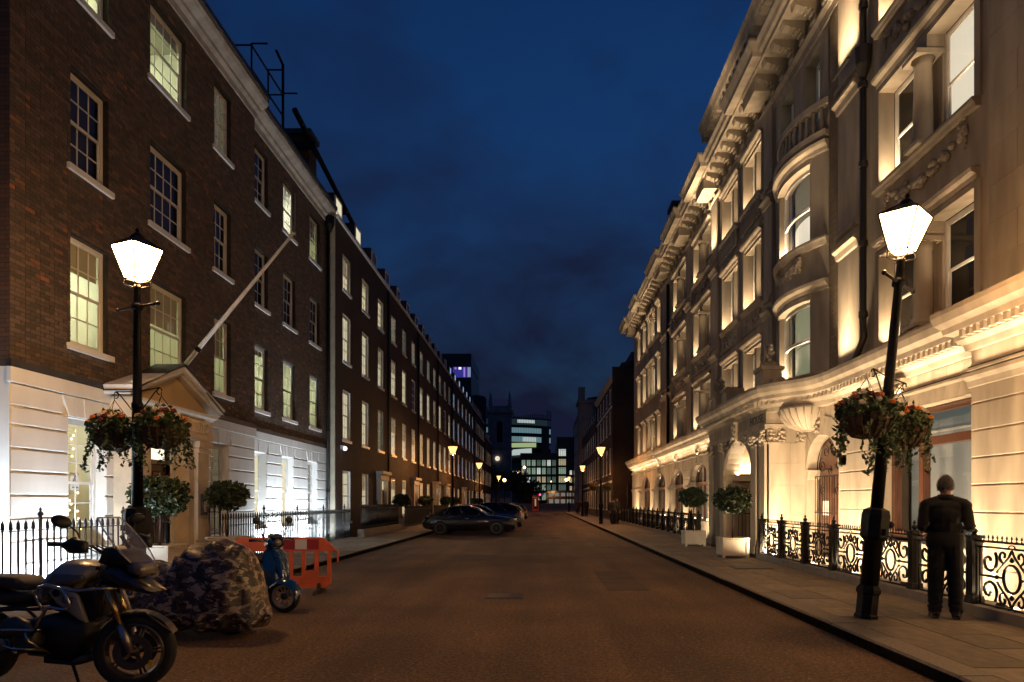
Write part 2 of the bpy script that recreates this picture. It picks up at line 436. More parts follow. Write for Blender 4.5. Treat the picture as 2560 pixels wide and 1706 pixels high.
def pavement(name, x0, x1, ys, ye, sgn, rows, sl0, sl1):
    """bed with single slabs from sl0 to sl1, kerb stones at x0 (road side)"""
    lo, hi = min(x0, x1), max(x0, x1)
    bed = MB().box(lo, hi, ys, sl1, -.04, .105); bed.box(lo, hi, sl1, ye, -.04, .128)
    bed.box(lo, hi, ys - 6, sl0, -.04, .128)
    pv = ob(name, bed, [jointm], kind='structure')
    pv.data.materials.append(slabm)
    for i, p in enumerate(pv.data.polygons): p.material_index = 0 if i < 6 else 1
    xk = x0 + sgn * .305
    x = xk
    for (wd, off) in rows:
        y = sl0 - off
        while y < sl1:
            L = rnd.uniform(.62, 1.12)
            y0 = max(y, sl0); y1 = min(y + L, sl1)
            if y1 - y0 > .15:
                o = link('paving_slab', slab_me, pv, (min(x, x + sgn * wd) + .004, y0 + .004, .13 + rnd.uniform(-.002, .002)))
                o.scale = (wd - .008, y1 - y0 - .008, 1); o.rotation_euler = (rnd.uniform(-.002, .002), rnd.uniform(-.002, .002), 0)
            y += L
        x += sgn * wd
    kb = MB()
    a, b2 = sorted((x0, x0 + sgn * .3))
    kb.box(a, b2, sl1, ye, -.03, .13); kb.box(a, b2, ys - 6, sl0, -.03, .13)
    kb = ob('kerb' + name[len('pavement'):], kb, kerbm, kind='structure')
    y = sl0
    while y < sl1:
        L = min(rnd.uniform(.75, 1.0), sl1 - y)
        o = link('kerb_stone', kerb_me, kb, (x0, y + (0 if sgn > 0 else 0), .13 + rnd.uniform(-.003, .003)))
        o.scale = (sgn, L - .008, 1)
        y += L
    return pv
pavement('pavement_right', KR, 5.62, -4, 104, 1, [(.62, .1), (.55, .5), (.605, .3)], 3, 34)
pavement('pavement_left', KL, -7.72, -4, 100, -1, [(.62, .3), (.7, .6), (.63, .1)], 5, 34)
# refuge island and the far pavement across the junction
isl = MB().box(-9, 12, 112, 118, -.02, .13)
ob('traffic_island', isl, slabm, kind='structure')
ob('pavement_far', MB().box(-160, 160, 132, 150, -.03, .13), slabm, kind='structure')
ob('road_far', MB().box(-160, 160, 150, 215, -.03, .0), asph, kind='structure')
# repair patches laid in the carriageway
patchm = M('patch_asphalt', (.075, .045, .025), .8, var=.4, scale=40, var2=.2, scale2=1.5, bump=.6, bscale=70)
for (x, y, w, h) in ((1.6, 14.0, .75, 3.4), (-1.9, 19.5, 1.3, 2.2), (2.3, 27, .5, 6.0)):
    ob('repair_patch', MB().box(x - w / 2, x + w / 2, y - h / 2, y + h / 2, -.03, .004), patchm, kind='structure')
# iron covers in the carriageway
for (x, y, w, h, nm) in ((.55, 30.5, .6, .45, 'rectangular iron drain cover set in the road'), (-.6, 11.6, .55, .55, 'square iron cover set in the near carriageway'), (4.7, 15.2, .75, .5, 'iron access cover set in the right pavement slabs')):
    t = thing('access_cover', nm, 'manhole cover', (x, y, 0 if x < 3 else .13))
    z = .006 if x < 3 else .137
    ob('frame', MB().box(x - w / 2 - .05, x + w / 2 + .05, y - h / 2 - .05, y + h / 2 + .05, z - .05, z), lead, t)
    ob('lid', MB().box(x - w / 2, x + w / 2, y - h / 2, y + h / 2, z - .04, z + .004), iron, t)
# small litter / pale stones lying in the gutter
lt = MB()
for i in range(70):
    x = rnd.choice([KR - rnd.random() ** 2 * 1.2, rnd.uniform(-3, 3.3)]); y = rnd.uniform(4.2, 26); s_ = rnd.uniform(.004, .011)
    lt.ball((x, y, s_ * .5), s_, 6, 4, .6)
ob('gravel', lt, M('pale_grit', (.45, .36, .25), .8), kind='stuff', label='scattered pale grit lying on the carriageway', cat='gravel')
# ================================================================= sash windows
WCACHE = {}; WN = [0]
class FRK(FR):
    def __init__(s, x0, side, k): FR.__init__(s, x0, side); s.k = k
    def p(s, u, w, z): return (s.x0 + s.side * w * s.k, s.y0 + u, s.z0 + z)
def sash(parent, fr, ua, ub, za, zb, cols=3, rows=4, rec=.12, lit=None, panes=True, sillm=white, framem=white, sill=True, bar=.022,
         room=.17, name='window', sill_over=.10, blind=None, lining=None, kf=1., deep=None):
    """a double-hung sash window: frame > single panes, sill, lit room behind"""
    w, h = ub - ua, zb - za
    key = (round(w, 3), round(h, 3), cols, rows, fr.side, framem.name, bar, kf)
    L0 = FR(0, fr.side); LK = FRK(0, fr.side, kf)
    if key not in WCACHE:
        m = MB(LK); t = .07
        m.box(0, t, -.055, 0, 0, h); m.box(w - t, w, -.055, 0, 0, h); m.box(t, w - t, -.055, 0, h - t, h); m.box(t, w - t, -.055, .01, 0, .06)
        mid = h * .5
        for (z0, z1, d) in ((mid - .02, h - t, -.008), (.06, mid + .02, -.03)):
            m.box(t, t + .045, d - .02, d, z0, z1); m.box(w - t - .045, w - t, d - .02, d, z0, z1)
            m.box(t + .045, w - t - .045, d - .02, d, z1 - .04, z1); m.box(t + .045, w - t - .045, d - .02, d, z0, z0 + .05)
            gw = w - 2 * t - .09; x0 = t + .045
            for i in range(1, cols): m.box(x0 + gw * i / cols - bar / 2, x0 + gw * i / cols + bar / 2, d - .018, d - .003, z0 + .05, z1 - .04)
            rr = rows // 2
            for i in range(1, rr):
                zz = z0 + .05 + (z1 - z0 - .09) * i / rr
                m.box(x0, x0 + gw, d - .019, d - .002, zz - bar / 2, zz + bar / 2)
        gl = []
        pw = (w - 2 * t - .09) / cols
        for (z0, z1, d) in ((mid + .03, h - t - .04, -.022), (.11, mid - .02, -.044)):
            rr = max(1, rows // 2); ph = (z1 - z0) / rr
            for i in range(cols):
                for j in range(rr): gl.append((t + .045 + pw * i, d, z0 + ph * j))
        pm = MB(L0); pm.quad((.004, 0, .004), (.004, 0, ph - .004), (pw - .004, 0, ph - .004), (pw - .004, 0, .004))
        g1 = MB(LK)
        for (z0, z1, d) in ((mid + .03, h - t - .04, -.022), (.11, mid - .02, -.044)):
            g1.quad((t, d, z0), (t, d, z1), (w - t, d, z1), (w - t, d, z0))
        bl = MB(L0); bl.quad((-.2, 0, -.15), (-.2, 0, h + .3), (w + .85, 0, h + .3), (w + .85, 0, -.15))
        sl = MB(L0); sl.box(-sill_over, w + sill_over, -.1, rec + .07, -.11, 0)
        WCACHE[key] = (m.mesh('window', framem), pm.mesh('pane', glass), gl, g1.mesh('pane', glass), bl, sl, {})
    wm, pm, gl, g1, bl, sl, cache = WCACHE[key]
    o = link(name, wm, parent, fr.p(ua, -rec, za))
    P = lambda u, w_, z: L0.p(u, w_, z)
    if panes:
        for (q0, q1, q2) in gl: link('pane', pm, o, P(q0, q1 * kf, q2))
    else: link('pane', g1, o)
    rmat = lit or darkroom; WN[0] += 1; room = room + (0 if lit else .03) + (WN[0] % 7) * .003
    if deep: lit_room(o, L0, w, h, deep); rmat = None
    k = ('b', rmat.name if rmat else '')
    if rmat:
        if k not in cache: cache[k] = bl.mesh('lit_room' if lit else 'dark_room', rmat)
        link('lit_room' if lit else 'dark_room', cache[k], o, P(0, -room, 0))
    if lining:
        k = ('l', rec)
        if k not in cache:
            q = MB(L0); q.box(w - .004, w + .012, 0, rec - .006, 0, h); q.box(-.012, .004, 0, rec - .006, 0, h); q.box(.004, w - .004, 0, rec - .006, h - .004, h + .012); cache[k] = q.mesh('reveal', lining)
        link('reveal', cache[k], o)
    if sill:
        k = ('s', sillm.name)
        if k not in cache: cache[k] = sl.mesh('sill', sillm)
        link('sill', cache[k], o)
    return o

roomwall = M('room_wall', (.62, .62, .50), .9, var=.05, scale=1)
def lit_room(o, L0, w, h, spec):
    """a real room behind the glass: walls, ceiling, floor and its own ceiling lamps"""
    mat, dep, seed = spec; r = random.Random(seed)
    m = MB(L0); a, b, c, d, e = -.55, w + .75, -.75, h + .22, -dep; f = -.07
    m.quad((a, e, c), (a, e, d), (b, e, d), (b, e, c)); m.quad((a, f, d), (b, f, d), (b, e, d), (a, e, d)); m.quad((a, f, c), (a, e, c), (b, e, c), (b, f, c))
    m.quad((a, f, c), (a, f, d), (a, e, d), (a, e, c)); m.quad((b, f, c), (b, e, c), (b, e, d), (b, f, d))
    link('room', m.mesh('room', roomwall), o)
    for k in range(2):
        u = -.1 + (w * .6) * k + r.uniform(-.1, .2); v = -dep * (.45 + .3 * k)
        q = MB(L0).box(u, u + .75, v - .12, v + .12, d - .05, d - .01); link('ceiling_lamp', q.mesh('ceiling_lamp', mat), o)
    fm = MB(L0); x = r.uniform(0, w * .5); fm.box(x, x + .5, e + .02, e + .35, c, c + r.uniform(1.2, 2.0)); fm.box(w * .7, w * .7 + .35, e + .02, e + .06, h * .35, h * .65)
    link('cupboard', fm.mesh('cupboard', M('cupboard_grey', (.3, .28, .2), .7)), o)
T_green = E('tube_green', (.97, 1., .68), 75.0); T_white = E('tube_white', (1., .98, .85), 130.); T_beige = E('room_lamp_beige', (1., .86, .50), 16.); T_ol = E('tube_olive', (.97, 1., .60), 26.)
# ================================================================= brick corner building on the left
brickm, bn, bl_, bb = _bsdf('dark_brick')
bb.inputs['Roughness'].default_value = .8
_at = bn.new('ShaderNodeAttribute'); _at.attribute_name = 'tint'
_rp = bn.new('ShaderNodeValToRGB'); _e = _rp.color_ramp.elements
_e[0].position = 0; _e[0].color = (.048, .036, .030, 1); _e[1].position = 1; _e[1].color = (.26, .10, .045, 1)
for p_, c_ in ((.45, (.080, .056, .043)), (.75, (.11, .076, .056)), (.9, (.15, .075, .046))):
    q_ = _e.new(p_); q_.color = (*c_, 1)
_ns = bn.new('ShaderNodeTexNoise'); _ns.inputs['Scale'].default_value = 25; _ns.inputs['Detail'].default_value = 5
_tc = bn.new('ShaderNodeTexCoord'); bl_.new(_tc.outputs['Object'], _ns.inputs['Vector'])
_mr = bn.new('ShaderNodeMapRange'); bl_.new(_ns.outputs['Fac'], _mr.inputs[0]); _mr.inputs[3].default_value = .5; _mr.inputs[4].default_value = 1.5
_mx = bn.new('ShaderNodeMix'); _mx.data_type = 'RGBA'; _mx.blend_type = 'MULTIPLY'; _mx.inputs[0].default_value = 1
bl_.new(_at.outputs['Fac'], _rp.inputs[0]); bl_.new(_rp.outputs[0], _mx.inputs[6]); bl_.new(_mr.outputs[0], _mx.inputs[7]); bl_.new(_mx.outputs[2], bb.inputs['Base Color'])
_bp = bn.new('ShaderNodeBump'); _bp.inputs['Strength'].default_value = .4; _bp.inputs['Distance'].default_value = .006
bl_.new(_ns.outputs['Fac'], _bp.inputs['Height']); bl_.new(_bp.outputs[0], bb.inputs['Normal'])
mortar = M('brick_mortar', (.030, .024, .02), .95, var=.3, scale=8)
def tint():
    r = rnd.random()
    return rnd.uniform(0, .8) if r < .945 else (rnd.uniform(.8, .93) if r < .988 else rnd.uniform(.94, 1))
def brickwork(parent, fr, u0, u1, z0, z1, holes, solo=None):
    """Flemish bond, each brick proud of the mortar; inside solo=(ua,ub,za,zb) each is an object of its own"""
    mb = MB(fr); tints = []; lib = {}
    for t in range(10):
        for L in (.215, .1025):
            b = MB(FR(0, fr.side)); b.box(0, L, -.02, .010 + .003 * (t % 3 - 1), 0, .065)
            me = b.mesh('brick', brickm); at = me.attributes.new('tint', 'FLOAT', 'FACE')
            at.data.foreach_set('value', [tint()] * len(me.polygons)); lib[(t, L)] = me
    n = int((z1 - z0) / .075); cnt = 0
    for c in range(n):
        zb = z0 + c * .075; zt = zb + .065
        cut = sorted((h[0], h[1]) for h in holes if h[2] < zt and h[3] > zb)
        iv = []; a = u0
        for (p, q) in cut:
            if p > a: iv.append((a, p))
            a = max(a, q)
        if a < u1: iv.append((a, u1))
        for (p, q) in iv:
            u = p; k = c % 2
            while u < q - .02:
                L = (.215 if k % 2 == 0 else .1025)
                e = min(u + L, q)
                if q - e < .05: e = q
                if solo and solo[0] <= u and e <= solo[1] and solo[2] <= zb and zt <= solo[3] and abs(e - u - L) < 1e-4 and cnt < 300:
                    link('brick', lib[(rnd.randrange(10), L)], parent, fr.p(u, 0, zb)); cnt += 1
                else:
                    pr = .010 + rnd.uniform(-.003, .003)
                    mb.add([(u, pr, zb), (e, pr, zb), (e, pr, zt), (u, pr, zt), (u, -.004, zb), (e, -.004, zb), (e, -.004, zt), (u, -.004, zt)],
                           [(0, 3, 2, 1), (0, 1, 5, 4), (1, 2, 6, 5), (2, 3, 7, 6), (3, 0, 4, 7)])
                    tints += [tint()] * 5
                u = e + .010; k += 1
    o = ob('brick_courses', mb, brickm, parent, kind='stuff')
    at = o.data.attributes.new('tint', 'FLOAT', 'FACE'); at.data.foreach_set('value', tints)
    return o
XA, XB = -8.60, -8.85
FA, FB = FR(XA, 1), FR(XB, 1)
b1 = thing('brick_corner_building', 'dark brick four-storey corner building with white rusticated ground floor', 'building', (XA, 19.5, 0))
U0, UM, U1 = 11.06, 20.56, 28.30
FL = [(4.5, 6.52), (7.78, 9.57), (11.0, 12.72)]
wa = [(12.49, 13.60), (15.05, 16.58), (18.0, 18.98)]; wb = [(21.0, 22.18), (23.5, 24.68), (26.2, 27.4)]
hA = [(a, b, c, d) for (a, b) in wa for (c, d) in FL]; hB = [(a, b, c, d) for (a, b) in wb for (c, d) in FL]
gA = [(12.45, 13.52, .75, 3.16), (17.8, 18.85, .75, 3.16)]; gB = [(20.98, 22.1, .75, 3.16), (23.4, 24.5, .75, 3.16), (26.0, 27.1, .75, 3.16)]
door = (14.75, 15.95, .3, 3.0)
wl1 = MB(FA).wall(U0, UM, 3.8, 13.25, hA, .13)
wA = ob('brick_wall', wl1, mortar, b1)
wl2 = MB(FB).wall(UM, U1, 3.8, 13.25, hB, .13); wl2.quad((UM, .25, 3.8), (UM, .25, 13.25), (UM, 0, 13.25), (UM, 0, 3.8))
wB = ob('brick_wall', wl2, mortar, b1)
brickwork(wA, FA, U0 + .005, UM, 3.93, 13.2, hA, (11.06, 14.6, 3.9, 5.85))
brickwork(wB, FB, UM + .01, U1, 3.93, 13.2, hB)
# return wall facing down the side street, rear and roof bulk
rt = MB(); rt.quad((XA, U0, 3.8), (XA - 7, U0, 3.8), (XA - 7, U0, 13.3), (XA, U0, 13.3))
ob('side_wall', rt, BRICKTEX('brick_side', (.06, .036, .026), (.10, .05, .03), (.025, .02, .018), 'xz'), b1)
ob('side_plinth', MB().box(XA - 7, XA, U0, U0 + .3, -.05, 3.8), stucco, b1)
ob('core', MB().box(XB - 7, XB - 3.1, U0 + .32, U1 - .02, -.05, 13.2), darkroom, b1)
# dark flashing, fascia band
fl = MB(FA).box(U0 - .02, UM, -.02, .05, 3.80, 3.925); ob('flashing', fl, lead, b1)
ob('flashing', MB(FB).box(UM + .01, U1, -.02, .05, 3.80, 3.925), lead, b1)
ob('fascia_band', MB(FA).box(U0 - .03, UM + .03, -.02, .045, 3.555, 3.798), stucco, b1)
ob('fascia_band', MB(FB).box(UM + .035, U1, -.02, .045, 3.555, 3.798), stucco, b1)
gw = MB(FA).wall(U0, UM, -.05, 3.6, gA + [door], .22, -.03); ob('ground_floor_wall', gw, stucco, b1)
gw = MB(FB).wall(UM, U1, -.05, 3.6, gB, .22, -.03); gw.quad((UM, .25, -.05), (UM, .25, 3.8), (UM, -.03, 3.8), (UM, -.03, -.05)); ob('ground_floor_wall', gw, stucco, b1)
joints = [.20, .58, .96, 1.33, 1.71, 2.10, 2.48, 2.86, 3.17, 3.545]
def rustic(fr, u0, u1, holes, skip=()):
    for i in range(len(joints) - 1):
        z0, z1 = joints[i] + .014, joints[i + 1] - .014
        cut = sorted((h[0] - (.16 if z0 > 3.1 else 0), h[1] + (.16 if z0 > 3.1 else 0)) for h in list(holes) + list(skip) if (h[2] < z1 and h[3] > z0) or z0 > 3.1)
        a = u0; iv = []
        for (p, q) in cut:
            if p > a: iv.append((a, p))
            a = max(a, q)
        if a < u1: iv.append((a, u1))
        for (p, q) in iv:
            if q - p > .06: ob('stone_course', MB(fr).cblock(p, q, -.03, .012, z0, z1, .016), stucco, b1)
    for h in holes:      # splayed flat arch
        ua, ub = h[0] - .16, h[1] + .16; n = 5; z0, z1 = 3.175, 3.53
        for k in range(n):
            t0, t1 = k / n, (k + 1) / n
            lo0, lo1 = h[0] + (h[1] - h[0]) * t0 + .006, h[0] + (h[1] - h[0]) * t1 - .006
            hi0, hi1 = ua + (ub - ua) * t0 + .006, ua + (ub - ua) * t1 - .006
            m = MB(fr); m.extr([(lo0, -.03, z0), (hi0, -.03, z1), (hi1, -.03, z1), (lo1, -.03, z0)], (0, .045 + (.012 if k == 2 else 0), 0))
            ob('voussoir', m, stucco, b1)
rustic(FA, U0 + .01, UM, gA, [(14.1, 16.7, 0, 3.6)])
rustic(FB, UM + .02, U1, gB)
# windows
lits = {(0, 0): L_green, (1, 0): L_ol, (2, 0): L_ol, (3, 0): L_green, (4, 0): L_green, (5, 0): L_green,
        (0, 2): L_green, (1, 2): L_green, (2, 2): L_dim, (4, 2): L_white, (5, 2): L_ol, (3, 2): None}
for i, (a, b) in enumerate(wa + wb):
    for f, (c, d) in enumerate(FL):
        li = lits.get((i, f)); sash(b1, FA if i < 3 else FB, a, b, c, d, 4 if i == 1 else 3, 4, .11, li, deep=({L_green: (T_green, 2.6, i), L_white: (T_white, 2.2, i + 7), L_ol: (T_ol, 2.4, i + 3)}[li] if li in (L_green, L_white, L_ol) else None))
        if (i, f) in ((0, 0), (1, 0), (2, 0), (1, 2), (5, 2), (3, 0)): ob('roller_blind', MB(FA if i < 3 else FB).box(a + .1, b - .1, -.185, -.175, d - [.62, .9, 1.0, .3, .7, .25][((0, 0), (1, 0), (2, 0), (1, 2), (5, 2), (3, 0)).index((i, f))], d), M('blind_fabric', (.42, .42, .32), .9), b1)
for i, h in enumerate(gA + gB):
    sash(b1, FA if i < 2 else FB, h[0], h[1], h[2], h[3], 2, 6, .20, [L_ol, L_dim, L_warm, L_warm, L_dim][i], room=[1.2, .30, .32, .32, .32][i], deep=(T_beige, 1.7, 3) if i == 0 else None)
# slatted blinds in the lit ground floor windows
slatm = M('blind_slat', (.55, .42, .2), .6)
for i, h in enumerate([gA[1]] + gB):
    f = FA if i == 0 else FB; m = MB(f); z = h[2] + .1
    while z < h[3] - .05:
        m.box(h[0] + .1, h[1] - .1, -.385, -.36, z, z + .028); z += .062
    ob('slatted_blind', m, slatm, b1, kind='stuff')
# main cornice, gutter and roof
cpf = [(0, 13.15), (.05, 13.15), (.07, 13.3), (.16, 13.36), (.18, 13.44), (.34, 13.52), (.40, 13.60), (.40, 13.66), (0, 13.70)]
corn = M('weathered_cornice', (.36, .33, .30), .8, var=.2, scale=3)
ob('cornice', MB(FA).sweep([(U0 - .05, 0), (UM + .1, 0)][::-1], cpf), corn, b1)
ob('cornice', MB(FB).sweep([(UM + .12, 0), (U1, 0)][::-1], cpf), corn, b1)
for f, a, b in ((FA, U0, UM), (FB, UM, U1)):
    ob('gutter', MB(f).box(a, b, .12, .46, 13.67, 13.80), lead, b1)
    rf = MB(f); rf.extr([(a, .40, 13.72), (a, .12, 13.9), (a, -1.6, 15.4), (a, -6.5, 15.4), (a, -6.5, 13.72)], (b - a, 0, 0)); ob('roof', rf, slate, b1)
# flag pole on the front
fp = thing('flag_pole', 'bare white flag pole slanting out from the brick building above the doorway', 'flag pole', (-8.45, 15.9, 4.5))
P0, P1 = Vector((-8.42, 15.9, 4.60)), Vector((-5.77, 15.9, 7.82))
ob('pole', MB().tube([P0, P0.lerp(P1, .5), P1], [.055, .045, .032], 10), white, fp, True)
ob('finial', MB().ball(tuple(P1 + (P1 - P0).normalized() * .05), .055, 10, 7), M('brass', (.6, .4, .12), .35, 1.), fp, True)
br = MB(); 
for k in (.04, .16): br.tube([P0.lerp(P1, k), P0.lerp(P1, k + .025)], .075, 10)
ob('bracket', br.box(-8.6, -8.40, 15.8, 16.0, 4.45, 4.62), iron, fp)
# portico
PX = -8.15; FP = FR(PX, 1)
pc = .5 * (13.72 + 17.60); stp = M('portico_stone', (.60, .50, .38), .75, var=.1, scale=3, var2=.12, bump=.2, bscale=50)
pt = MB(FP); pt.sweep([(16.98, 0), (13.62, 0)], [(-.45, 3.05), (0, 3.05), (.03, 3.1), (.03, 3.2), (0, 3.22), (0, 3.55), (.05, 3.60), (.14, 3.64), (.16, 3.70), (-.45, 3.70)])
portico = ob('portico', pt, stp, b1)
for (a, b) in ((13.75, 14.28), (16.32, 16.84)):
    m = MB(FP).box(a, b, -.45, -.02, .12, 2.78); m.box(a - .04, b + .04, -.45, .03, .12, .42); m.box(a - .03, b + .03, -.45, .02, 2.78, 2.86); m.box(a - .06, b + .06, -.45, .05, 2.90, 3.05); m.box(a, b, -.45, 0, 2.86, 2.9)
    ob('pier', m, stp, portico)
    m = MB(FP).box(a + (.53 if a < 15 else -.24), a + (.77 if a < 15 else 0), -.45, -.12, .12, 3.05); ob('inner_jamb', m, stp, portico)
fl = MB(FP)
u = 13.95
while u < 16.8:
    if min(abs(u - q) for q in (13.92, 15.3, 16.68)) > .16: fl.box(u, u + .045, 0, .04, 3.26, 3.50)
    u += .09
ob('fluted_frieze', fl, stp, portico, kind='stuff')
for q in (13.92, 15.3, 16.68):
    m = MB(FP); m.lathe([(.001, .05), (.05, .045), (.06, .03), (.10, .035), (.13, .02), (.13, 0)], (q, 0, 3.38), 20, 'y'); ob('roundel', m, stp, portico, True)
ap = (15.3, 4.42)
for (ua, ub) in ((13.42, 15.3), (17.18, 15.3)):
    d = Vector((ub - ua, 0, ap[1] - 3.72)).normalized(); nz = Vector((-d.z, 0, d.x)) * (1 if d.x > 0 else -1)
    A = Vector((ua, 0, 3.72)); B = Vector((ub, 0, ap[1])); m = MB(FP)
    for (t0, t1, w) in ((0, .07, .10), (.07, .15, .17), (.15, .19, .20)):
        p = [A + nz * t0, B + Vector((0, 0, t0 / max(.3, abs(d.x)))), B + Vector((0, 0, t1 / max(.3, abs(d.x)))), A + nz * t1]
        m.extr([(q.x, -.45, q.z) for q in p], (0, .45 + w, 0))
    ob('raking_cornice', m, M('cornice_paint', (.62, .60, .58), .6, var=.1), portico)
ob('tympanum', MB(FP).extr([(13.6, -.45, 3.7), (15.3, -.45, 4.40), (17.0, -.45, 3.7)], (0, .42, 0)), M('tympanum_buff', (.46, .33, .18), .8, var=.1, scale=2), portico)
rf = MB(FP); rf.extr([(13.36, -.46, 3.78), (15.3, -.46, 4.66), (17.24, -.46, 3.78), (17.24, -.46, 3.80), (15.3, -.46, 4.69), (13.36, -.46, 3.80)], (0, .66, 0)); ob('portico_roof', rf, lead, portico)
# front door with fanlight
dm = MB(FA).box(14.75, 15.95, -.20, -.14, .3, 2.45)
dr = ob('door', dm, oak, b1)
for a in (14.83, 15.39):
    for (c, d) in ((.45, 1.05), (1.2, 2.3)): ob('door_panel', MB(FA).cblock(a, a + .46, -.14, -.115, c, d, .015), oak, dr)
ob('handle', MB(FA).ball((15.31, -.09, 1.3), .04), MATS['brass'], dr, True)
fm = MB(FA).box(14.64, 14.75, -.22, -.05, .3, 3.05); fm.box(15.95, 16.06, -.22, -.05, .3, 3.05); fm.box(14.75, 15.95, -.22, -.05, 2.45, 2.55); fm.box(14.75, 15.95, -.22, -.05, 2.95, 3.05)
ob('door_frame', fm, oak, b1)
ob('fanlight', MB(FA).box(14.75, 15.95, -.20, -.18, 2.55, 2.95), E('fanlight_glow', (1, .85, .6), 1.6), b1)
st = MB(); st.box(-8.6, -7.2, 14.3, 16.5, .1, .2); st.box(-8.6, -7.55, 14.35, 16.45, .2, .32); ob('steps', st, slabm, b1)
ic = thing('entry_phone', 'dark entry phone panel with a row of bell buttons beside the door', 'intercom', (PX, 16.55, 1.3))
ob('panel', MB(FP).box(16.44, 16.68, -.02, .03, 1.28, 1.78), M('dark_panel', (.05, .045, .042), .4, .3), ic)
for k in range(8): ob('button', MB(FP).box(16.51, 16.61, .03, .04, 1.36 + k * .036, 1.378 + k * .036), white, ic)
# fairy lights round the ground-floor window
fy = thing('fairy_lights', 'string of warm fairy lights hung inside the corner ground-floor window', 'fairy lights', (XA - .3, 13, .8))
bm_ = MB().ball((0, 0, 0), .02, 6, 4).mesh('bulb', E('fairy_bulb', (1, .62, .28), 9)); pth = []
for k in range(44):
    t = k / 43; z = 1.0 + 2.1 * t; u = 12.8 + .55 * (.5 + .5 * math.sin(k * 1.7)) * (1 if k % 3 else .6) + (.12 if k % 2 else 0)
    p = FA.p(u, -.42 - .05 * (k % 4), z + rnd.uniform(-.04, .04)); pth.append(p); link('bulb', bm_, fy, p)
ob('cord', MB().tube(pth, .003, 4), M('cord_green', (.02, .04, .02), .6), fy)
ws = thing('warning_sign', 'small white warning notice with a black triangle in the corner window', 'sign', FA.p(13.1, -.31, 1.85))
ob('board', MB(FA).box(12.98, 13.22, -.33, -.325, 1.82, 2.16), white, ws)
tm = MB(FA); A_, B_, C_ = (13.02, -.322, 1.95), (13.18, -.322, 1.95), (13.10, -.322, 2.10)
tm.tube([A_, B_, C_], .010, 4, True); tm.box(13.095, 13.105, -.324, -.318, 1.985, 2.045); tm.box(13.02, 13.18, -.324, -.318, 1.87, 1.885); ob('triangle', tm, iron, ws)
pl_ = thing('pot_plant', 'leafy pot plant standing inside the corner ground-floor window', 'plant', FA.p(12.85, -.7, 2.2))
pm_ = MB(); leaves(pm_, [(FA.p(12.85 + rnd.gauss(0, .12), -.7 + rnd.gauss(0, .08), 2.5 + rnd.gauss(0, .13)), 1) for _ in range(60)], .13); ob('leaves', pm_, M('house_plant', (.10, .16, .04), .5), pl_)
ob('pot', MB().lathe([(.07, 0), (.10, .2), (.09, .2)], FA.p(12.85, -.7, 2.15), 12), M('clay_pot', (.3, .14, .08), .8), pl_)
# downpipe between the two houses
dp = thing('drainpipe', 'black rainwater downpipe at the far end of the brick corner building', 'drainpipe', (XB + .1, 28.12, 0))
ob('pipe', MB().tube([(XB + .12, 28.12, -.05), (XB + .12, 28.12, 13.0)], .065, 10), iron, dp, True)
hop = MB(); hop.lathe([(.07, 12.7), (.2, 13.0), (.2, 13.35)], (XB + .18, 28.12, 0), 8); ob('hopper', hop, iron, dp)
for z in (2., 4.5, 7., 9.5, 12.): ob('collar', MB().lathe([(.085, z), (.085, z + .08)], (XB + .12, 28.12, 0), 10), iron, dp)
# roof-edge guard rails and plant frame on top
gr = thing('roof_guard_rail', 'dark steel access guard rail on the brick building roof', 'guard rail', (-9.2, 22, 13.8))
m = MB()
for y in (21.3, 22.6, 23.9):
    m.tube([(-9.0, y, 13.8), (-9.0, y, 15.9)], .03, 6); m.tube([(-8.5, y, 15.9), (-9.0, y, 15.9)], .03, 6)
for z in (15.1, 15.85): m.tube([(-9.0, 21.3, z), (-9.0, 23.9, z)], .03, 6)
m.tube([(-9.0, 23.9, 13.8), (-9.0, 23.9, 16.9), (-9.0, 23.3, 17.0)], .05, 6); m.tube([(-10.4, 21.3, 15.85), (-9.0, 21.3, 15.85)], .03, 6); m.tube([(-9.0, 23.9, 15.85), (-10.4, 23.9, 15.85), (-10.4, 23.9, 13.8)], .03, 6)
ob('rails', m, iron, gr)
db = thing('roof_boom', 'dark slanting steel maintenance boom carried above the terrace roofs', 'boom', (-9.6, 29, 14))
ob('beam', MB().tube([(-9.2, 25.6, 16.3), (-9.0, 33.0, 14.95)], .11, 8), iron, db)
m = MB()
for (y, z) in ((27.3, 16.05), (31.6, 15.25)): m.box(-11.2, -8.95, y - .12, y + .12, z - .32, z - .10)
ob('arm', m, iron, db)
ch = thing('chimney_stack', 'dark brick party-wall chimney stack rising between the brick buildings', 'chimney', (-11, 28.4, 13))
ob('stack', MB().box(-12.5, -9.3, 27.5, 28.4, 13.2, 16.4), MATS['brick_side'], ch); ob('cap', MB().box(-12.6, -9.2, 27.4, 28.5, 16.4, 16.6), lead, ch)
# flood lights in the area (cool white, on the stucco) with their housings
hous = M('lamp_housing', (.03, .03, .03), .5, .5)
def flood(loc, aim, energy, color, sx, sy, label, spread=None):
    t = thing('floodlight', label, 'floodlight', loc)
    v = Vector(aim).normalized(); q = v.to_track_quat('-Z', 'Y'); mat = Matrix.Translation(loc) @ q.to_matrix().to_4x4()
    m = MB(); m.box(-sx / 2 - .02, sx / 2 + .02, -sy / 2 - .02, sy / 2 + .02, .01, .08)
    m.v = [tuple(mat @ Vector(p)) for p in m.v]
    ob('housing', m, hous, t)
    lamp('floodlight_beam', 'AREA', loc, energy, color, sx, sy, aim, spread=spread)
for i, u in enumerate((21.3, 22.75, 25.35, 27.7)):
    flood((XB + .62, u, .22), (-.55, 0, 1), [90, 165, 150, 70][i], COOL, .35, .12, ['first', 'second', 'third', 'fourth'][i] + ' cool floodlight from the doorway in the area behind the left railings')
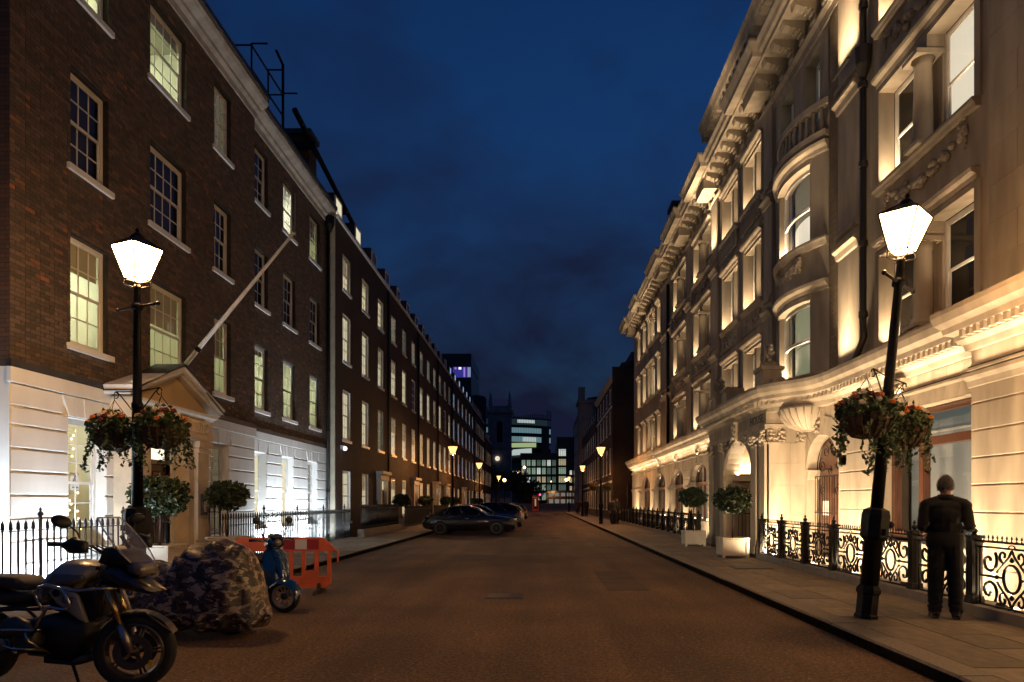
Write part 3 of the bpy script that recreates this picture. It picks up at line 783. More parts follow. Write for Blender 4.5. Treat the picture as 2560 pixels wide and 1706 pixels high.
flood((XA - .35, 10.35, .3), (0, .75, 1), 190, COOL, .5, .15, 'cool floodlight washing the white side wall of the corner building')
flood((XA + .52, 11.9, .17), (-.5, .1, 1), 130, COOL, .35, .12, 'cool floodlight under the corner window with the fairy lights')
# ================================================================= the left terrace beyond
terr = BRICKTEX('terrace_brick', (.020, .012, .009), (.034, .018, .012), (.012, .009, .008))
terr2 = BRICKTEX('terrace_brick_red', (.032, .016, .010), (.050, .023, .014), (.016, .012, .009))
painted = M('door_case_paint', (.52, .48, .42), .55, var=.08, scale=2)
brownd = M('brown_door_paint', (.05, .03, .02), .35, coat=.5)
L_or = E('lit_room_amber', (1., .72, .36), .75)
L_pale = E('lit_room_pale', (1., .90, .60), .75)
TF = [(4.30, 6.45), (7.70, 9.75), (10.80, 12.30)]
def house(name, label, X, side, u0, u1, nb, lit, wallm, floors=TF, par=13.45, dormer=True, panes=False, doorbay=None, cols=3, ghead=2.95, wwid=1.2,
          gsill=.75, sillm=white, bandz=None, rec=.03, kf=.3, room=.03, pitchoff=0., dlit=None):
    fr = FR(X, side); t = thing(name, label, 'building', (X, (u0 + u1) / 2, 0))
    pit = (u1 - u0) / nb; cs = [u0 + pit * (i + .5) + pitchoff for i in range(nb)]
    holes = [(c - wwid / 2, c + wwid / 2, a, b) for c in cs for (a, b) in floors]
    gh = [(c - wwid / 2, c + wwid / 2, gsill, ghead) for i, c in enumerate(cs) if i != doorbay]
    w = MB(fr).wall(u0, u1, -.05, par, holes + gh, .16); w.quad((u0, 0, -.05), (u0, -5, -.05), (u0, -5, par), (u0, 0, par)); w.quad((u1, 0, -.05), (u1, 0, par), (u1, -5, par), (u1, -5, -.05))
    ob('wall', w, wallm, t)
    ob('core', MB(fr).box(u0 + .02, u1 - .02, -7, -1.0, -.05, par - .1), darkroom, t)
    ob('parapet_coping', MB(fr).box(u0, u1, -.35, .10, par, par + .12), sillm if side > 0 else stone_d, t)
    for i, c in enumerate(cs):
        for f, (a, b) in enumerate(floors):
            sash(t, fr, c - wwid / 2, c + wwid / 2, a, b, cols, 4, rec, lit(i, f + 1), panes=panes, sillm=sillm, bar=.03, sill_over=.06, lining=white, room=room, kf=kf)
        if i != doorbay:
            sash(t, fr, c - wwid / 2, c + wwid / 2, gsill, ghead, cols, 4, rec, lit(i, 0), panes=panes, sillm=sillm, bar=.03, sill_over=.06, lining=white, room=room, kf=kf)
    rb = random.Random(int(u0 * 10)); lb = E('lit_blind_fabric', (1., .80, .46), .26)
    for i, c in enumerate(cs):
        for f, (a, b) in enumerate([(gsill, ghead)] + list(floors)):
            if lit(i, f) is None or (f == 0 and i == doorbay) or rb.random() < .45: continue
            k = rb.uniform(.15, .6); ob('roller_blind', MB(fr).box(c - wwid / 2 + .08, c + wwid / 2 - .08, -rec - (.062 if kf > .5 else .024), -rec - (.058 if kf > .5 else .022), b - (b - a) * k, b - .06), lb, t)
    if doorbay is not None:
        c = cs[doorbay]; m = MB(fr)
        for s_ in (-1, 1): m.box(c + s_ * .72 - .17, c + s_ * .72 + .17, -.05, .22, .1, 2.75); m.box(c + s_ * .72 - .2, c + s_ * .72 + .2, -.05, .26, .1, .35)
        m.box(c - .95, c + .95, -.05, .25, 2.75, 3.05); m.box(c - 1.05, c + 1.05, -.05, .38, 3.05, 3.2)
        dc = ob('door_case', m, painted, t)
        ob('door', MB(fr).box(c - .5, c + .5, -.05, .04, .2, 2.2), brownd, dc)
        ob('fanlight', MB(fr).box(c - .5, c + .5, -.04, .03, 2.25, 2.7), L_pale, dc)
        ob('step', MB(fr).box(c - .8, c + .8, 0, abs(X) - 7.3, .0, .26), slabm, dc)
    if bandz:
        for z in bandz: ob('string_course', MB(fr).box(u0, u1, 0, .09, z, z + .22), white, t)
    rf = MB(fr); rf.extr([(u0, -.35, par), (u0, -1.0, par + 1.7), (u0, -4.5, par + 2.2), (u0, -7, par + 1.7), (u0, -7, par)], (u1 - u0, 0, 0)); ob('roof', rf, slate, t)
    if dormer:
        for i, c in enumerate(cs):
            d = MB(fr).box(c - .55, c + .55, -1.6, -.38, par + .1, par + 1.5); dd = ob('dormer', d, lead, t)
            ob('dormer_window', MB(fr).box(c - .42, c + .42, -.38, -.35, par + .25, par + 1.35), (dlit(i) if dlit else None) or M('dormer_glass', (.12, .10, .08), .2), dd)
            g = MB(fr); g.box(c - .5, c - .42, -.38, -.33, par + .2, par + 1.42); g.box(c + .42, c + .5, -.38, -.33, par + .2, par + 1.42); g.box(c - .42, c + .42, -.38, -.33, par + 1.35, par + 1.43); g.box(c - .42, c + .42, -.38, -.33, par + .75, par + .80); ob('dormer_frame', g, white, dd)
    ob('downpipe', MB(fr).tube([(u1 - .12, .09, .1), (u1 - .12, .09, par - .2)], .055, 8), iron, t, True)
    return t
_r2 = random.Random(3)
h2 = house('terrace_house', 'dark brick terrace house with warm lit windows next to the brick corner building', -8.5, 1, 28.4, 38.0, 3,
      lambda i, f: [L_pale, L_pale, L_pale, L_warm][f] if (i, f) != (2, 1) else L_ol, terr, panes=True, rec=.09, kf=.8, room=.085, doorbay=2, dormer=True, dlit=lambda i: L_pale if i < 2 else None)
# pale rendered return strip standing proud of the brick building
ob('rendered_strip', MB().box(-8.95, -8.51, 28.32, 28.38, -.05, 13.4), M('pale_render', (.36, .33, .25), .8, var=.08), h2)
house('terrace_house', 'second brick terrace house from the corner building, windows lit pale yellow', -8.5, 1, 38.05, 47.4, 3,
      lambda i, f: None if (i, f) == (2, 2) else [L_warm, L_pale, L_warm, L_ol][f] if (i, f) != (1, 3) else L_dim, terr, doorbay=2, cols=3)
house('terrace_house', 'third brick terrace house from the corner building, glowing orange under the lamp', -8.5, 1, 47.45, 56.5, 3,
      lambda i, f: [L_or, L_or, L_pale, L_ol][f] if (i, f) not in ((0, 3), (2, 2)) else L_dim, terr2, doorbay=2)
house('terrace_house', 'fourth brick terrace house from the corner building, just before the blue-lit house', -8.5, 1, 56.55, 65.5, 3,
      lambda i, f: [L_or, L_pale, L_warm, L_dim][f] if (i, f) != (1, 2) else None, terr2, doorbay=1)
house('terrace_house', 'wide brick house with tall blue-white lit windows along the left row', -8.5, 1, 65.55, 88.0, 6,
      lambda i, f: L_cold if f else (L_pale if i % 2 else L_cold), terr, doorbay=2, dormer=True, dlit=lambda i: L_cold)
house('terrace_house', 'farthest brick house of the left row with many narrow lit windows', -8.5, 1, 88.05, 104, 7,
      lambda i, f: [L_white, L_pale, L_pale, L_ol][f] if (i * 5 + f * 3) % 7 else None, terr, doorbay=3, wwid=1.0)
house('terrace_house', 'lit shop-fronted brick house at the street end on the left', -8.5, 1, 104.05, 119, 6,
      lambda i, f: [L_white, L_pale, L_or, L_ol][f] if (i * 3 + f) % 5 else None, terr2, doorbay=None, wwid=1.0, par=11.6, floors=[(4.3, 6.45), (7.7, 9.75)])
# security light and small wall lamp on the second house
sl = thing('wall_light', 'small white bulkhead light on the dark brick terrace house', 'wall light', (-8.4, 29.2, 3.9))
ob('body', MB().box(-8.5, -8.38, 29.05, 29.35, 3.85, 4.0), M('grey_fixture', (.3, .3, .3), .5), sl); ob('lens', MB().ball((-8.34, 29.2, 3.88), .09, 10, 6), E('bulkhead', (1, .95, .85), 4), sl, True)

# ================================================================= area railings on the left
def bar_mesh(h, r=.0165):
    m = MB(); m.tube([(0, 0, 0), (0, 0, h - .16)], r, 6)
    m.lathe([(r, h - .16), (r * 1.9, h - .14), (r * 1.6, h - .10), (r * 1.5, h - .06), (.0015, h)], (0, 0, 0), 6); return m.mesh('bar', iron_b, True)
def post_mesh(h):
    m = MB(); m.tube([(0, 0, 0), (0, 0, h)], .026, 8)
    m.lathe([(.026, h), (.034, h + .012), (.02, h + .03), (.045, h + .075), (.03, h + .11), (.012, h + .125), (.022, h + .15), (.003, h + .19)], (0, 0, 0), 10); return m.mesh('post', iron_b, True)
def railing(label, x, y0, y1, z0, h, pit, posts, plinth=None, joined=False):
    t = thing('area_railing', label, 'railing', (x, (y0 + y1) / 2, z0), group='black spear railings of the left terrace')
    rl = MB(); hi = z0 + h - .17
    for z in (hi, z0 + .10): rl.box(x - .018, x + .018, y0, y1, z - .008, z + .008)
    ob('rail', rl, iron_b, t)
    n = int((y1 - y0) / pit); bm = bar_mesh(h); pm = post_mesh(h)
    if joined:
        m = MB()
        for i in range(n + 1): m.box(x - .011, x + .011, y0 + i * pit - .011, y0 + i * pit + .011, z0, z0 + h)
        ob('bar', m, iron_b, t, kind='stuff')
    else:
        for i in range(n + 1):
            y = y0 + i * pit
            if i % posts == 0: link('post', pm, t, (x, y, z0))
            else: link('bar', bm, t, (x, y, z0))
    if plinth: ob('plinth', MB().box(x - .14, x + .14, y0 - .1, y1 + .1, plinth[0], plinth[1]), M('plinth_stone', (.22, .19, .15), .8, var=.15, scale=5, bump=.2), t)
    return t
RX = -7.85
railing('black spear railing in front of the corner window with the fairy lights', RX, 8.6, 14.5, .14, 1.19, .152, 14, (.0, .14))
railing('black spear railing running from the doorway steps to the drainpipe', RX, 16.75, 28.2, .14, 1.19, .148, 18, (.0, .14))
railing('black spear railing on a stone plinth before the second house', -7.45, 28.5, 36.0, .45, 1.05, .135, 20, (.0, .45))
railing('short black spear railing beside the terrace doorway past the plinth', -7.45, 37.6, 46.2, .2, 1.15, .14, 20, (.0, .2), joined=True)
railing('dark spear railing before the orange-lit terrace house', -7.45, 47.8, 55.5, .2, 1.15, .14, 20, (.0, .2), joined=True)
railing('dark spear railing beyond the parked cars on the left', -7.45, 57, 87, .2, 1.15, .16, 20, (.0, .2), joined=True)
# return railings up the steps
for (y, lb) in ((14.52, 'near'), (16.72, 'far')):
    t = thing('area_railing', 'short spear railing on the %s side of the doorway steps' % lb, 'railing', (-8.2, y, .3), group='black spear railings of the left terrace')
    ob('rail', MB().box(-8.5, RX, y - .012, y + .012, 1.34, 1.36), iron_b, t)
    bm = bar_mesh(1.2)
    for k in range(5): link('bar', bm, t, (-7.97 - k * .13, y, .30))
# ================================================================= floodlit stone building on the right
XR = 7.5; FRR = FR(XR, -1)
b2 = thing('stone_building', 'floodlit ornate stone building with carved cornice, bow window and arched porch', 'building', (XR, 30, 0))
sashw = M('sash_white', (.70, .68, .63), .45, var=.05)
def plainsash(parent, fr, ua, ub, za, zb, lit, rec=.30, cols=1, blind=None):
    return sash(parent, fr, ua, ub, za, zb, 1, 2, rec, lit, panes=True, framem=sashw, sill=False, room=.35)
def up(fr, u, w, z, L, energy, sx=.05, aim=(0, 0, 1), colr=WARM, spread=115):
    """linear uplight lying on a ledge: housing plus its beam"""
    ob('uplight', MB(fr).box(u - L / 2, u + L / 2, w - sx / 2 - .01, w + sx / 2 + .01, z, z + .03), hous, b2)
    x, y, zz = fr.p(u, w, z + .035)
    a = (fr.side * aim[1], aim[0], aim[2])
    lamp('uplight_beam', 'AREA', (x, y, zz), energy * 5.0, colr, sx, L, None, spread=spread).rotation_euler = (Vector(a).to_track_quat('-Z', 'Y')).to_euler()
F1, F2, F3 = (5.0, 7.0), (8.5, 10.6), (12.0, 13.85)
GZ = 4.75                     # top of the ground-floor cornice
SILL = [(0, -.16), (.10, -.16), (.12, -.10), (.16, -.06), (.16, 0), (-.3, 0), (-.3, -.16)]
HOOD = [(0, 0), (.06, 0), (.08, .08), (.16, .12), (.18, .18), (0, .22)]
def hood(fr, a, b, z, parent=b2, prof=HOOD): ob('window_hood', MB(fr).sweep([(b, 0), (a, 0)], [(o, z + q) for (o, q) in prof]), stone, parent)
def sillb(fr, a, b, z, parent=b2): ob('window_ledge', MB(fr).sweep([(b, 0), (a, 0)], [(o, z + q) for (o, q) in SILL]), stone, parent)
def column(fr, u, w, z0, z1, r, parent=b2):
    p = fr.p(u, w, 0); h = z1 - z0
    m = MB().lathe([(r * 1.35, z0), (r * 1.35, z0 + .06), (r * 1.2, z0 + .08), (r * 1.25, z0 + .12), (r * 1.02, z0 + .15), (r, z0 + h * .35), (r * .86, z1 - .22), (r * .98, z1 - .20), (r * .88, z1 - .17), (r * 1.2, z1 - .09)], (p[0], p[1], 0), 18)
    o = ob('column', m, stone, parent, True)
    ob('abacus', MB(fr).box(u - r * 1.5, u + r * 1.5, w - r * 1.5, w + r * 1.5, z1 - .09, z1), stone, o); ob('base', MB(fr).box(u - r * 1.4, u + r * 1.4, w - r * 1.4, w + r * 1.4, z0 - .06, z0 + .01), stone, o)
def swag(fr, a, b, z, drop, parent=b2, n=56, sz=.075, w=.04):
    """carved garland: a hanging chain of fruit and leaf knobs with side drops"""
    m = MB(fr)
    for k in range(n):
        t = rnd.random(); u = a + (b - a) * t; zz = z - drop * (1 - (2 * t - 1) ** 2) + rnd.gauss(0, sz * .8)
        s_ = sz * rnd.uniform(.5, 1.2) * (1.2 - abs(2 * t - 1) * .4)
        m.ball((u, w, zz), s_, 6, 5)
    for q in (a, b):
        for k in range(7): m.ball((q + rnd.gauss(0, .02), w, z - k * .06), sz * .7 * (1 - k * .08), 6, 4)
    return ob('carved_garland', m, stone, parent, kind='stuff')
def scroll2(m, fr, u, z, r, w, flip=1, t=.02, turns=1.6, n=26):
    P = []
    for k in range(n + 1):
        q = k / n; a = math.pi / 2 + flip * q * turns * 2 * math.pi; rr = r * (1 - .82 * q)
        P.append((u + flip * 0 + rr * math.cos(a), w, z + rr * math.sin(a)))
    m.tube(P, t, 5)

# --- main upper walls (each bay its own stretch of wall)
def upper(a, b, holes, depth=.32, w=0., mat=None, top=14.4):
    m = MB(FRR).wall(a, b, GZ - .3, top, holes, depth, w); ob('upper_wall', m, mat or stone, b2)
brk = BRICKTEX('buff_brick', (.17, .12, .07), (.23, .17, .10), (.09, .07, .05))
colbays = [(11.72, 15.02), (29.85, 33.15), (34.85, 38.15)]
def colbay(a, b, near=False, lits=(None, None, None)):
    c = (a + b) / 2; upper(a - .35 if near else a - .1, b + .35 if near else b + .1, [(a, b, *F1), (a, b, *F2), (a, b, *F3)], .30)
    for fi, (z0, z1) in enumerate((F1, F2, F3)):
        g = MB(FRR).box(c - .24, c + .24, -.34, -.24, z0, z1); ob('mullion', g, stone, b2)
        for (p, q, k) in ((a + .02, c - .24, 0), (c + .24, b - .02, 1)):
            plainsash(b2, FRR, p, q, z0 + .02, z1 - .02, lits[fi] if not isinstance(lits[fi], tuple) else lits[fi][k])
        column(FRR, c, .0, z0 + .06, z1 - .28, .18)
        ob('lintel_block', MB(FRR).box(c - .24, c + .24, -.24, .06, z1 - .28, z1), stone, b2)
        sillb(FRR, a - .12, b + .12, z0)
        hood(FRR, a - .1, b + .1, z1 + .12)
        fm = MB(FRR)
        for (p, q) in ((a - .16, a), (b, b + .16)): fm.box(p, q, 0, .05, z0, z1 + .1)
        fm.box(a, b, 0, .05, z1, z1 + .1); ob('architrave', fm, stone, b2)
        e = 11 if near else 9
        for p in (a + .28, b - .28): up(FRR, p, -.08, z0 + .005, .40, e * .42)
        if fi: swag(FRR, a + .25, b - .25, z0 - .32, .28, n=64 if near else 40)
        up(FRR, c, .22, z1 + .35, b - a - .4, e * .22) if fi < 2 and False else None
colbay(*colbays[0], near=True, lits=(None, (L_cream, None), L_cold if False else None))
colbay(*colbays[1], lits=(L_dim, L_dim, L_dim)); colbay(*colbays[2], lits=(L_dim, L_dim, L_dim))
# near flat block
nb = MB(FRR).wall(-9, 10.98, GZ - .3, 14.4, [], .1, .28); nb.quad((10.98, .28, 4.4), (10.98, .28, 14.4), (10.98, -.1, 14.4), (10.98, -.1, 4.4)); ob('ashlar_wall', nb, stone, b2)
FNB = FR(XR - .28, -1); zz = GZ + .10; rw = 0
while zz < 14.2:
    u = 10.97; k = 0
    while u > 5.0:
        L = .66 if (k == 0 and rw % 2) else 1.25
        ob('ashlar_block', MB(FNB).cblock(u - L + .003, u - .003, -.02, .007, zz + .003, zz + .597, .005), stone, b2); u -= L; k += 1
    zz += .60; rw += 1
rb = MB(FRR)
zz = GZ + .15
while zz < 14.2: rb.box(11.0, 11.10, .02, .12, zz, zz + .10); zz += .16
ob('bead_strip', rb, stone, b2, kind='stuff')
rf_ = MB(FRR).tube([(11.2, .04, 14.2), (11.2, .04, GZ + .7), (11.12, .04, GZ + .5), (11.02, .04, GZ + .48)], .045, 8); ob('rounded_frame', rf_, stone, b2, True)
# pilasters, brick recess
def pilaster(a, b, w=.10, mat=None, sunk=True, z0=GZ - .05, z1=14.3):
    m = MB(FRR).box(a, b, -.05, w, z0, z1); o = ob('pilaster', m, mat or stone, b2)
    for z in (7.55, 11.15):
        ob('pilaster_cap', MB(FRR).sweep([(b + .02, w), (a - .02, w)], [(0, z), (.05, z + .02), (.08, z + .14), (.16, z + .2), (.16, z + .26), (0, z + .28)]), stone, o)
    for z in (8.05, 11.65):
        ob('pilaster_base', MB(FRR).sweep([(b + .02, w), (a - .02, w)], [(0, z), (.10, z), (.10, z + .1), (.04, z + .2), (0, z + .22)]), stone, o)
    return o
upper(15.38, 17.75, []); 
pilaster(15.82, 16.95)
ob('brick_strip', MB(FRR).box(17.0, 17.62, -.05, .03, GZ, 14.2), brk, b2)
up(FRR, 16.38, .30, GZ + .03, .9, 13, spread=60); up(FRR, 16.38, .30, 11.95, .9, 13, spread=60)
for (a, b) in ((21.75, 22.65), (28.45, 29.55), (33.4, 34.6), (38.4, 41.4)): upper(a - .05, b + .05, []); pilaster(a + .05, b - .05)
up(FRR, 29.0, .32, 11.95, .8, 13, spread=60)
pp = thing('drainpipe', 'dark ornate downpipe beside the floodlit bright pilaster', 'drainpipe', (7.4, 15.42, 4.8))
ob('pipe', MB(FRR).tube([(15.5, .16, 14), (15.5, .16, 5.6), (15.45, .16, 5.35), (15.6, .22, 5.05), (15.75, .25, 4.85)], .07, 10), M('pipe_bronze', (.04, .033, .025), .45, .3), pp, True)
for z in (5.8, 7.4, 9.2, 11.0, 12.8): ob('collar', MB(FRR).lathe([(.10, z), (.10, z + .12)], (15.5, .16, 0), 10), MATS['pipe_bronze'], pp)
ob('hopper', MB(FRR).lathe([(.07, 11.2), (.17, 11.5), (.19, 11.9)], (15.5, .16, 0), 8), MATS['pipe_bronze'], pp)
pp = thing('drainpipe', 'black downpipe between the far bays of the stone building', 'drainpipe', (7.4, 38.8, 4.8))
ob('pipe', MB(FRR).tube([(39.0, .2, 14), (39.0, .2, 4.8)], .09, 8), iron, pp, True)
# --- bow window: curved stack of three storeys
BC, BW, BP = 19.4, 3.4, .52       # centre, width, projection
def bow(o=0., n=20, a=-1., b=1.):
    """plan path of the bow, far end first"""
    R_ = ((BW / 2) ** 2 + BP ** 2) / (2 * BP); an = math.asin(BW / 2 / R_)
    out = []
    for k in range(n + 1):
        t = -(a + (b - a) * k / n) * an
        out.append((BC + math.sin(t) * (R_ + o), BP - R_ + math.cos(t) * (R_ + o)))
    return out
BA, BN = .46, .66                           # half share taken by the window
def bowpart(name, prof, parent=b2, mat=None, a=-1., b=1., n=20): return ob(name, MB(FRR).sweep(bow(0, n, a, b), prof), mat or stone, parent, True if False else False)
for fi, (z0, z1) in enumerate((F1, F2)):
    zl = GZ - .05 if fi == 0 else F1[1] + .15
    bowpart('bow_panel', [(-.3, zl), (0, zl), (0, z0), (-.3, z0)])
    for (a, b) in ((-1, -BA), (BN, 1)): bowpart('bow_pier', [(-.35, z0), (0, z0), (0, z1), (-.35, z1)], a=a, b=b, n=6)
    bowpart('bow_head', [(-.35, z1), (0, z1), (0, z1 + .16), (-.35, z1 + .16)])
    bowpart('bow_hood', [(0, z1 + .14), (.07, z1 + .16), (.09, z1 + .24), (.18, z1 + .30), (.20, z1 + .38), (0, z1 + .42)])
    bowpart('bow_sill', [(0, z0 - .2), (.10, z0 - .2), (.14, z0 - .1), (.18, z0 - .06), (.18, z0 + .0), (-.3, z0 + .0), (-.3, z0 - .2)])
    bowpart('bow_architrave', [(0, z1 - .0), (.05, z1 - .0), (.05, z1 + .12), (0, z1 + .12)], a=-BA - .08, b=BN + .04)
    # curved sash
    pa = bow(-.22, 12, -BA, BN)
    fm = MB(FRR)
    for (p, q) in ((z0, z0 + .08), (z1 - .09, z1), ((z0 + z1) / 2 - .04, (z0 + z1) / 2 + .04)):
        fm.sweep(pa, [(0, p), (.06, p), (.06, q), (0, q)])
    for k in (0, 12):
        u, w = pa[k]; fm.box(u - .05, u + .05, w - .02, w + .08, z0, z1)
    wn_ = ob('bow_window', fm, sashw, b2)
    g = MB(FRR).sweep(pa, [(.02, z0), (.02, (z0 + z1) / 2)], False); ob('pane', g, glass, wn_); g = MB(FRR).sweep(pa, [(.035, (z0 + z1) / 2), (.035, z1)], False); ob('pane', g, glass, wn_)
    rr_ = MB(FRR).sweep(bow(-.45, 12, -.95, .98), [(0, z0 - .1), (0, (z0 + z1) / 2 - .02)], False); ob('lit_room', rr_, L_ol if fi == 0 else L_cream, wn_)
    rr_ = MB(FRR).sweep(bow(-.45, 12, -.95, .98), [(0, (z0 + z1) / 2), (0, z1 + .1)], False); ob('lit_room', rr_, L_dim if fi else L_ol, wn_)
    # uplights in both reveals
    for sg in (-1, 1):
        q = bow(-.10, 20, -1, 1)[6 if sg < 0 else 16]; up(FRR, q[0], q[1], z0 + .005, .30, 9)
ob('ceiling_light', MB(FRR).box(18.9, 19.3, -.02, .0, 5.85, 5.93), E('office_panel', (1, .97, .8), 2.5), b2)
swag(FRR, 18.4, 20.2, 8.15, .22, n=60, sz=.08, w=.50)
# third floor of the bow: open balcony with balusters
bowpart('balcony_floor', [(-.6, 11.1), (.16, 11.1), (.18, 11.25), (-.6, 11.25)]); bowpart('balcony_rail', [(-.12, 11.95), (.06, 11.95), (.06, 12.12), (-.12, 12.12)])
bal = MB().lathe([(.05, 0), (.05, .05), (.03, .1), (.075, .28), (.035, .5), (.05, .62), (.05, .7)], (0, 0, 0), 8).mesh('baluster', stone, True)
for q in bow(-.03, 14): link('baluster', bal, b2, FRR.p(q[0], q[1], 11.25))
upper(17.65, 21.75, [(18.3, 19.3, 11.9, 13.9), (20.2, 21.2, 11.9, 13.9), (17.72, 21.05, *F1), (17.72, 21.05, *F2)], .3); 
for a in (18.3, 20.2): plainsash(b2, FRR, a, a + 1.0, 11.92, 13.88, L_ol)
# --- bay C: wide pair of windows
cw = [(23.0, 25.0), (25.7, 27.9)]
upper(22.6, 28.5, [(a, b, *f) for (a, b) in cw for f in (F1, F2, F3)], .34)
for fi, (z0, z1) in enumerate((F1, F2, F3)):
    for (a, b) in cw:
        c = (a + b) / 2; ob('mullion', MB(FRR).box(c - .1, c + .1, -.36, -.08, z0, z1), stone, b2)
        for (p, q) in ((a, c - .1), (c + .1, b)): plainsash(b2, FRR, p + .01, q - .01, z0 + .01, z1 - .01, [L_dim, L_cream if a > 25 else L_ol, L_dim][fi])
        for p in (a + .3, b - .3): up(FRR, p, -.05, z0 + .005, .45, 4.2)
        hood(FRR, a - .12, b + .12, z1 + .1); sillb(FRR, a - .15, b + .15, z0)
        fm = MB(FRR)
        for (p, q) in ((a - .14, a), (b, b + .14)): fm.box(p, q, 0, .06, z0, z1 + .1)
        ob('architrave', fm, stone, b2)
        if fi == 1: swag(FRR, a + .2, b - .2, z0 - .35, .3, n=36)
        if fi == 2:
            k = a
            while k < b: link('baluster', bal, b2, FRR.p(k, .12, 11.25)); k += .22
            ob('balustrade_rail', MB(FRR).box(a - .1, b + .1, .04, .2, 11.95, 12.08), stone, b2)
# --- bay F: far triple bay, slightly canted forward
fw = [(41.9, 43.0), (43.9, 46.8), (47.6, 49.0), (50.2, 51.6)]
upper(41.4, 53.2, [(a, b, *f) for (a, b) in fw for f in (F1, F2, F3)], .3, .12)
for fi, (z0, z1) in enumerate((F1, F2, F3)):
    for (a, b) in fw:
        k = 2 if b - a > 2 else 1
        for j in range(k):
            p, q = a + (b - a) * j / k, a + (b - a) * (j + 1) / k
            plainsash(b2, FR(XR - .12, -1), p + .02, q - .02, z0 + .01, z1 - .01, L_pale if (j + fi) % 2 else L_dim)
            if j: column(FRR, p, .05, z0 + .05, z1 - .05, .12)
        up(FRR, (a + b) / 2, .06, z0 + .005, (b - a) * .8, 9 if b - a > 2 else 5)
        hood(FR(XR - .12, -1), a - .1, b + .1, z1 + .1); sillb(FR(XR - .12, -1), a - .1, b + .1, z0)
ob('far_end_wall', MB().box(XR - .12, XR + 9, 53.2, 53.6, 0, 14.4), stone_d, b2)
ob('core', MB().box(XR + .7, XR + 9, -9, 53.1, 0, 14.3), darkroom, b2)
# --- storey bands
def band(z, prof, name, a=5.0, b=53.25, w=0.):
    plan = [(b, w + .12), (41.4, w + .12), (41.39, w), (BC + BW / 2, w)] + [(u, q + w) for (u, q) in bow(0, 14)] + [(BC - BW / 2, w), (10.99, w), (10.98, w + .28), (a, w + .28)]
    return ob(name, MB(FRR).sweep(plan, [(o, z + q) for (o, q) in prof]), stone, b2)
GW = .30                      # the ground floor stands this far forward
CP = [(53.3, .42), (41.4, .42), (41.39, GW), (24.75, GW), (24.74, 1.35), (18.75, 1.35), (18.4, 1.30), (18.05, 1.12), (17.75, .86), (17.45, .60), (17.1, .42), (16.7, .33), (16.3, GW), (10.99, GW), (10.98, .58), (-9, .58)]
gc = ob('ground_floor_cornice', MB(FRR).sweep(CP, [(-.1, 4.0), (.05, 4.02), (.08, 4.12), (.16, 4.2), (.17, 4.28), (.28, 4.33), (.30, 4.42), (.38, 4.50), (.42, 4.62), (.42, 4.70), (.1, 4.75), (-.9, 4.76), (-.9, 4.70)]), stone, b2)
# dentils under it, the nearest ones single
dt = MB(FR(0, -1)).box(0, .085, 0, .11, 0, .11).mesh('dentil', stone); far_d = MB(FRR); nd = 0
def dents(a, b, w, solo):
    global nd
    u = a
    while u < b:
        if solo and nd < 290: link('dentil', dt, gc, FRR.p(u, w + .16, 4.21)); nd += 1
        else: far_d.box(u, u + .085, w + .16, w + .27, 4.21, 4.32)
        u += .17
dents(6.5, 10.9, .58, True); dents(11.1, 16.3, GW, True); dents(18.8, 24.6, 1.35, True)
dents(24.9, 41.3, GW, True); dents(41.5, 53.2, .42, False)
ob('dentil_row', far_d, stone, gc, kind='stuff')
for q in ((16.5, .31), (16.68, .33), (16.86, .36), (17.04, .40), (17.22, .47), (17.4, .57), (17.55, .68), (17.7, .81), (17.85, .95), (18.0, 1.07), (18.17, 1.18), (18.34, 1.27), (18.52, 1.33)): link('dentil', dt, gc, FRR.p(q[0], q[1] + .15, 4.21))
ob('storey_band', MB(FRR).box(21.8, 53.2, -.02, .06, 7.62, 7.78), stone, b2); ob('storey_band', MB(FRR).box(21.8, 53.2, -.02, .06, 11.1, 11.22), stone, b2)
# --- main cornice with scroll brackets
mc = [(0, 14.1), (.05, 14.1), (.07, 14.3), (.16, 14.38), (.16, 14.44)]
ob('frieze_mould', MB(FRR).sweep([(53.3, 0), (-9, 0)], mc + [(-.1, 14.44), (-.1, 14.1)]), stone, b2)
ob('cornice', MB(FRR).sweep([(53.9, .1), (-9, .1)], [(-.2, 15.0), (.70, 15.02), (.72, 15.14), (.80, 15.20), (.84, 15.32), (.92, 15.42), (.92, 15.50), (-.2, 15.55)]), stone, b2)
bk = MB(FR(0, -1)); prf = [(0, 0), (.10, .02), (.16, .12), (.14, .24), (.22, .34), (.45, .38), (.62, .44), (.70, .54), (.70, .60), (0, .60)]
bk.extr([(0, w, z) for (w, z) in prf], (.30, 0, 0))
for (w, z, r) in ((.09, .10, .085), (.60, .50, .075)):
    bk.lathe([(.001, -.02), (r, -.02), (r, .32), (.001, .32)], (0, w, z), 10, 'x')
for k in range(9): bk.ball((.05 + .2 * (k % 3) / 2, .2 + .13 * (k // 3) , .26 + .07 * (k // 3)), .05, 6, 4)
bkm = bk.mesh('scroll_bracket', stone)
u = 10.2
while u < 53.4: link('scroll_bracket', bkm, b2, FRR.p(u, .02, 14.42)); u += .80
cf = MB(FR(0, -1)).cblock(0, .42, 0, 0, 0, 0, .0) if False else None
# projecting breaks of the cornice over the pilasters
for (a, b) in ((15.6, 17.2), (21.5, 22.9), (28.2, 29.8), (33.2, 34.8), (38.5, 40.2), (46.8, 47.6), (52.4, 53.9)):
    ob('cornice_break', MB(FRR).sweep([(b, 0), (b, .22), (a, .22), (a, 0)], [(.0, 15.06), (.86, 15.06), (.88, 15.2), (1.0, 15.44), (1.0, 15.52), (0, 15.57)]), stone, b2)
    ob('cornice_break_block', MB(FRR).box(a + .1, b - .1, .0, .72, 14.6, 15.06), stone, b2)
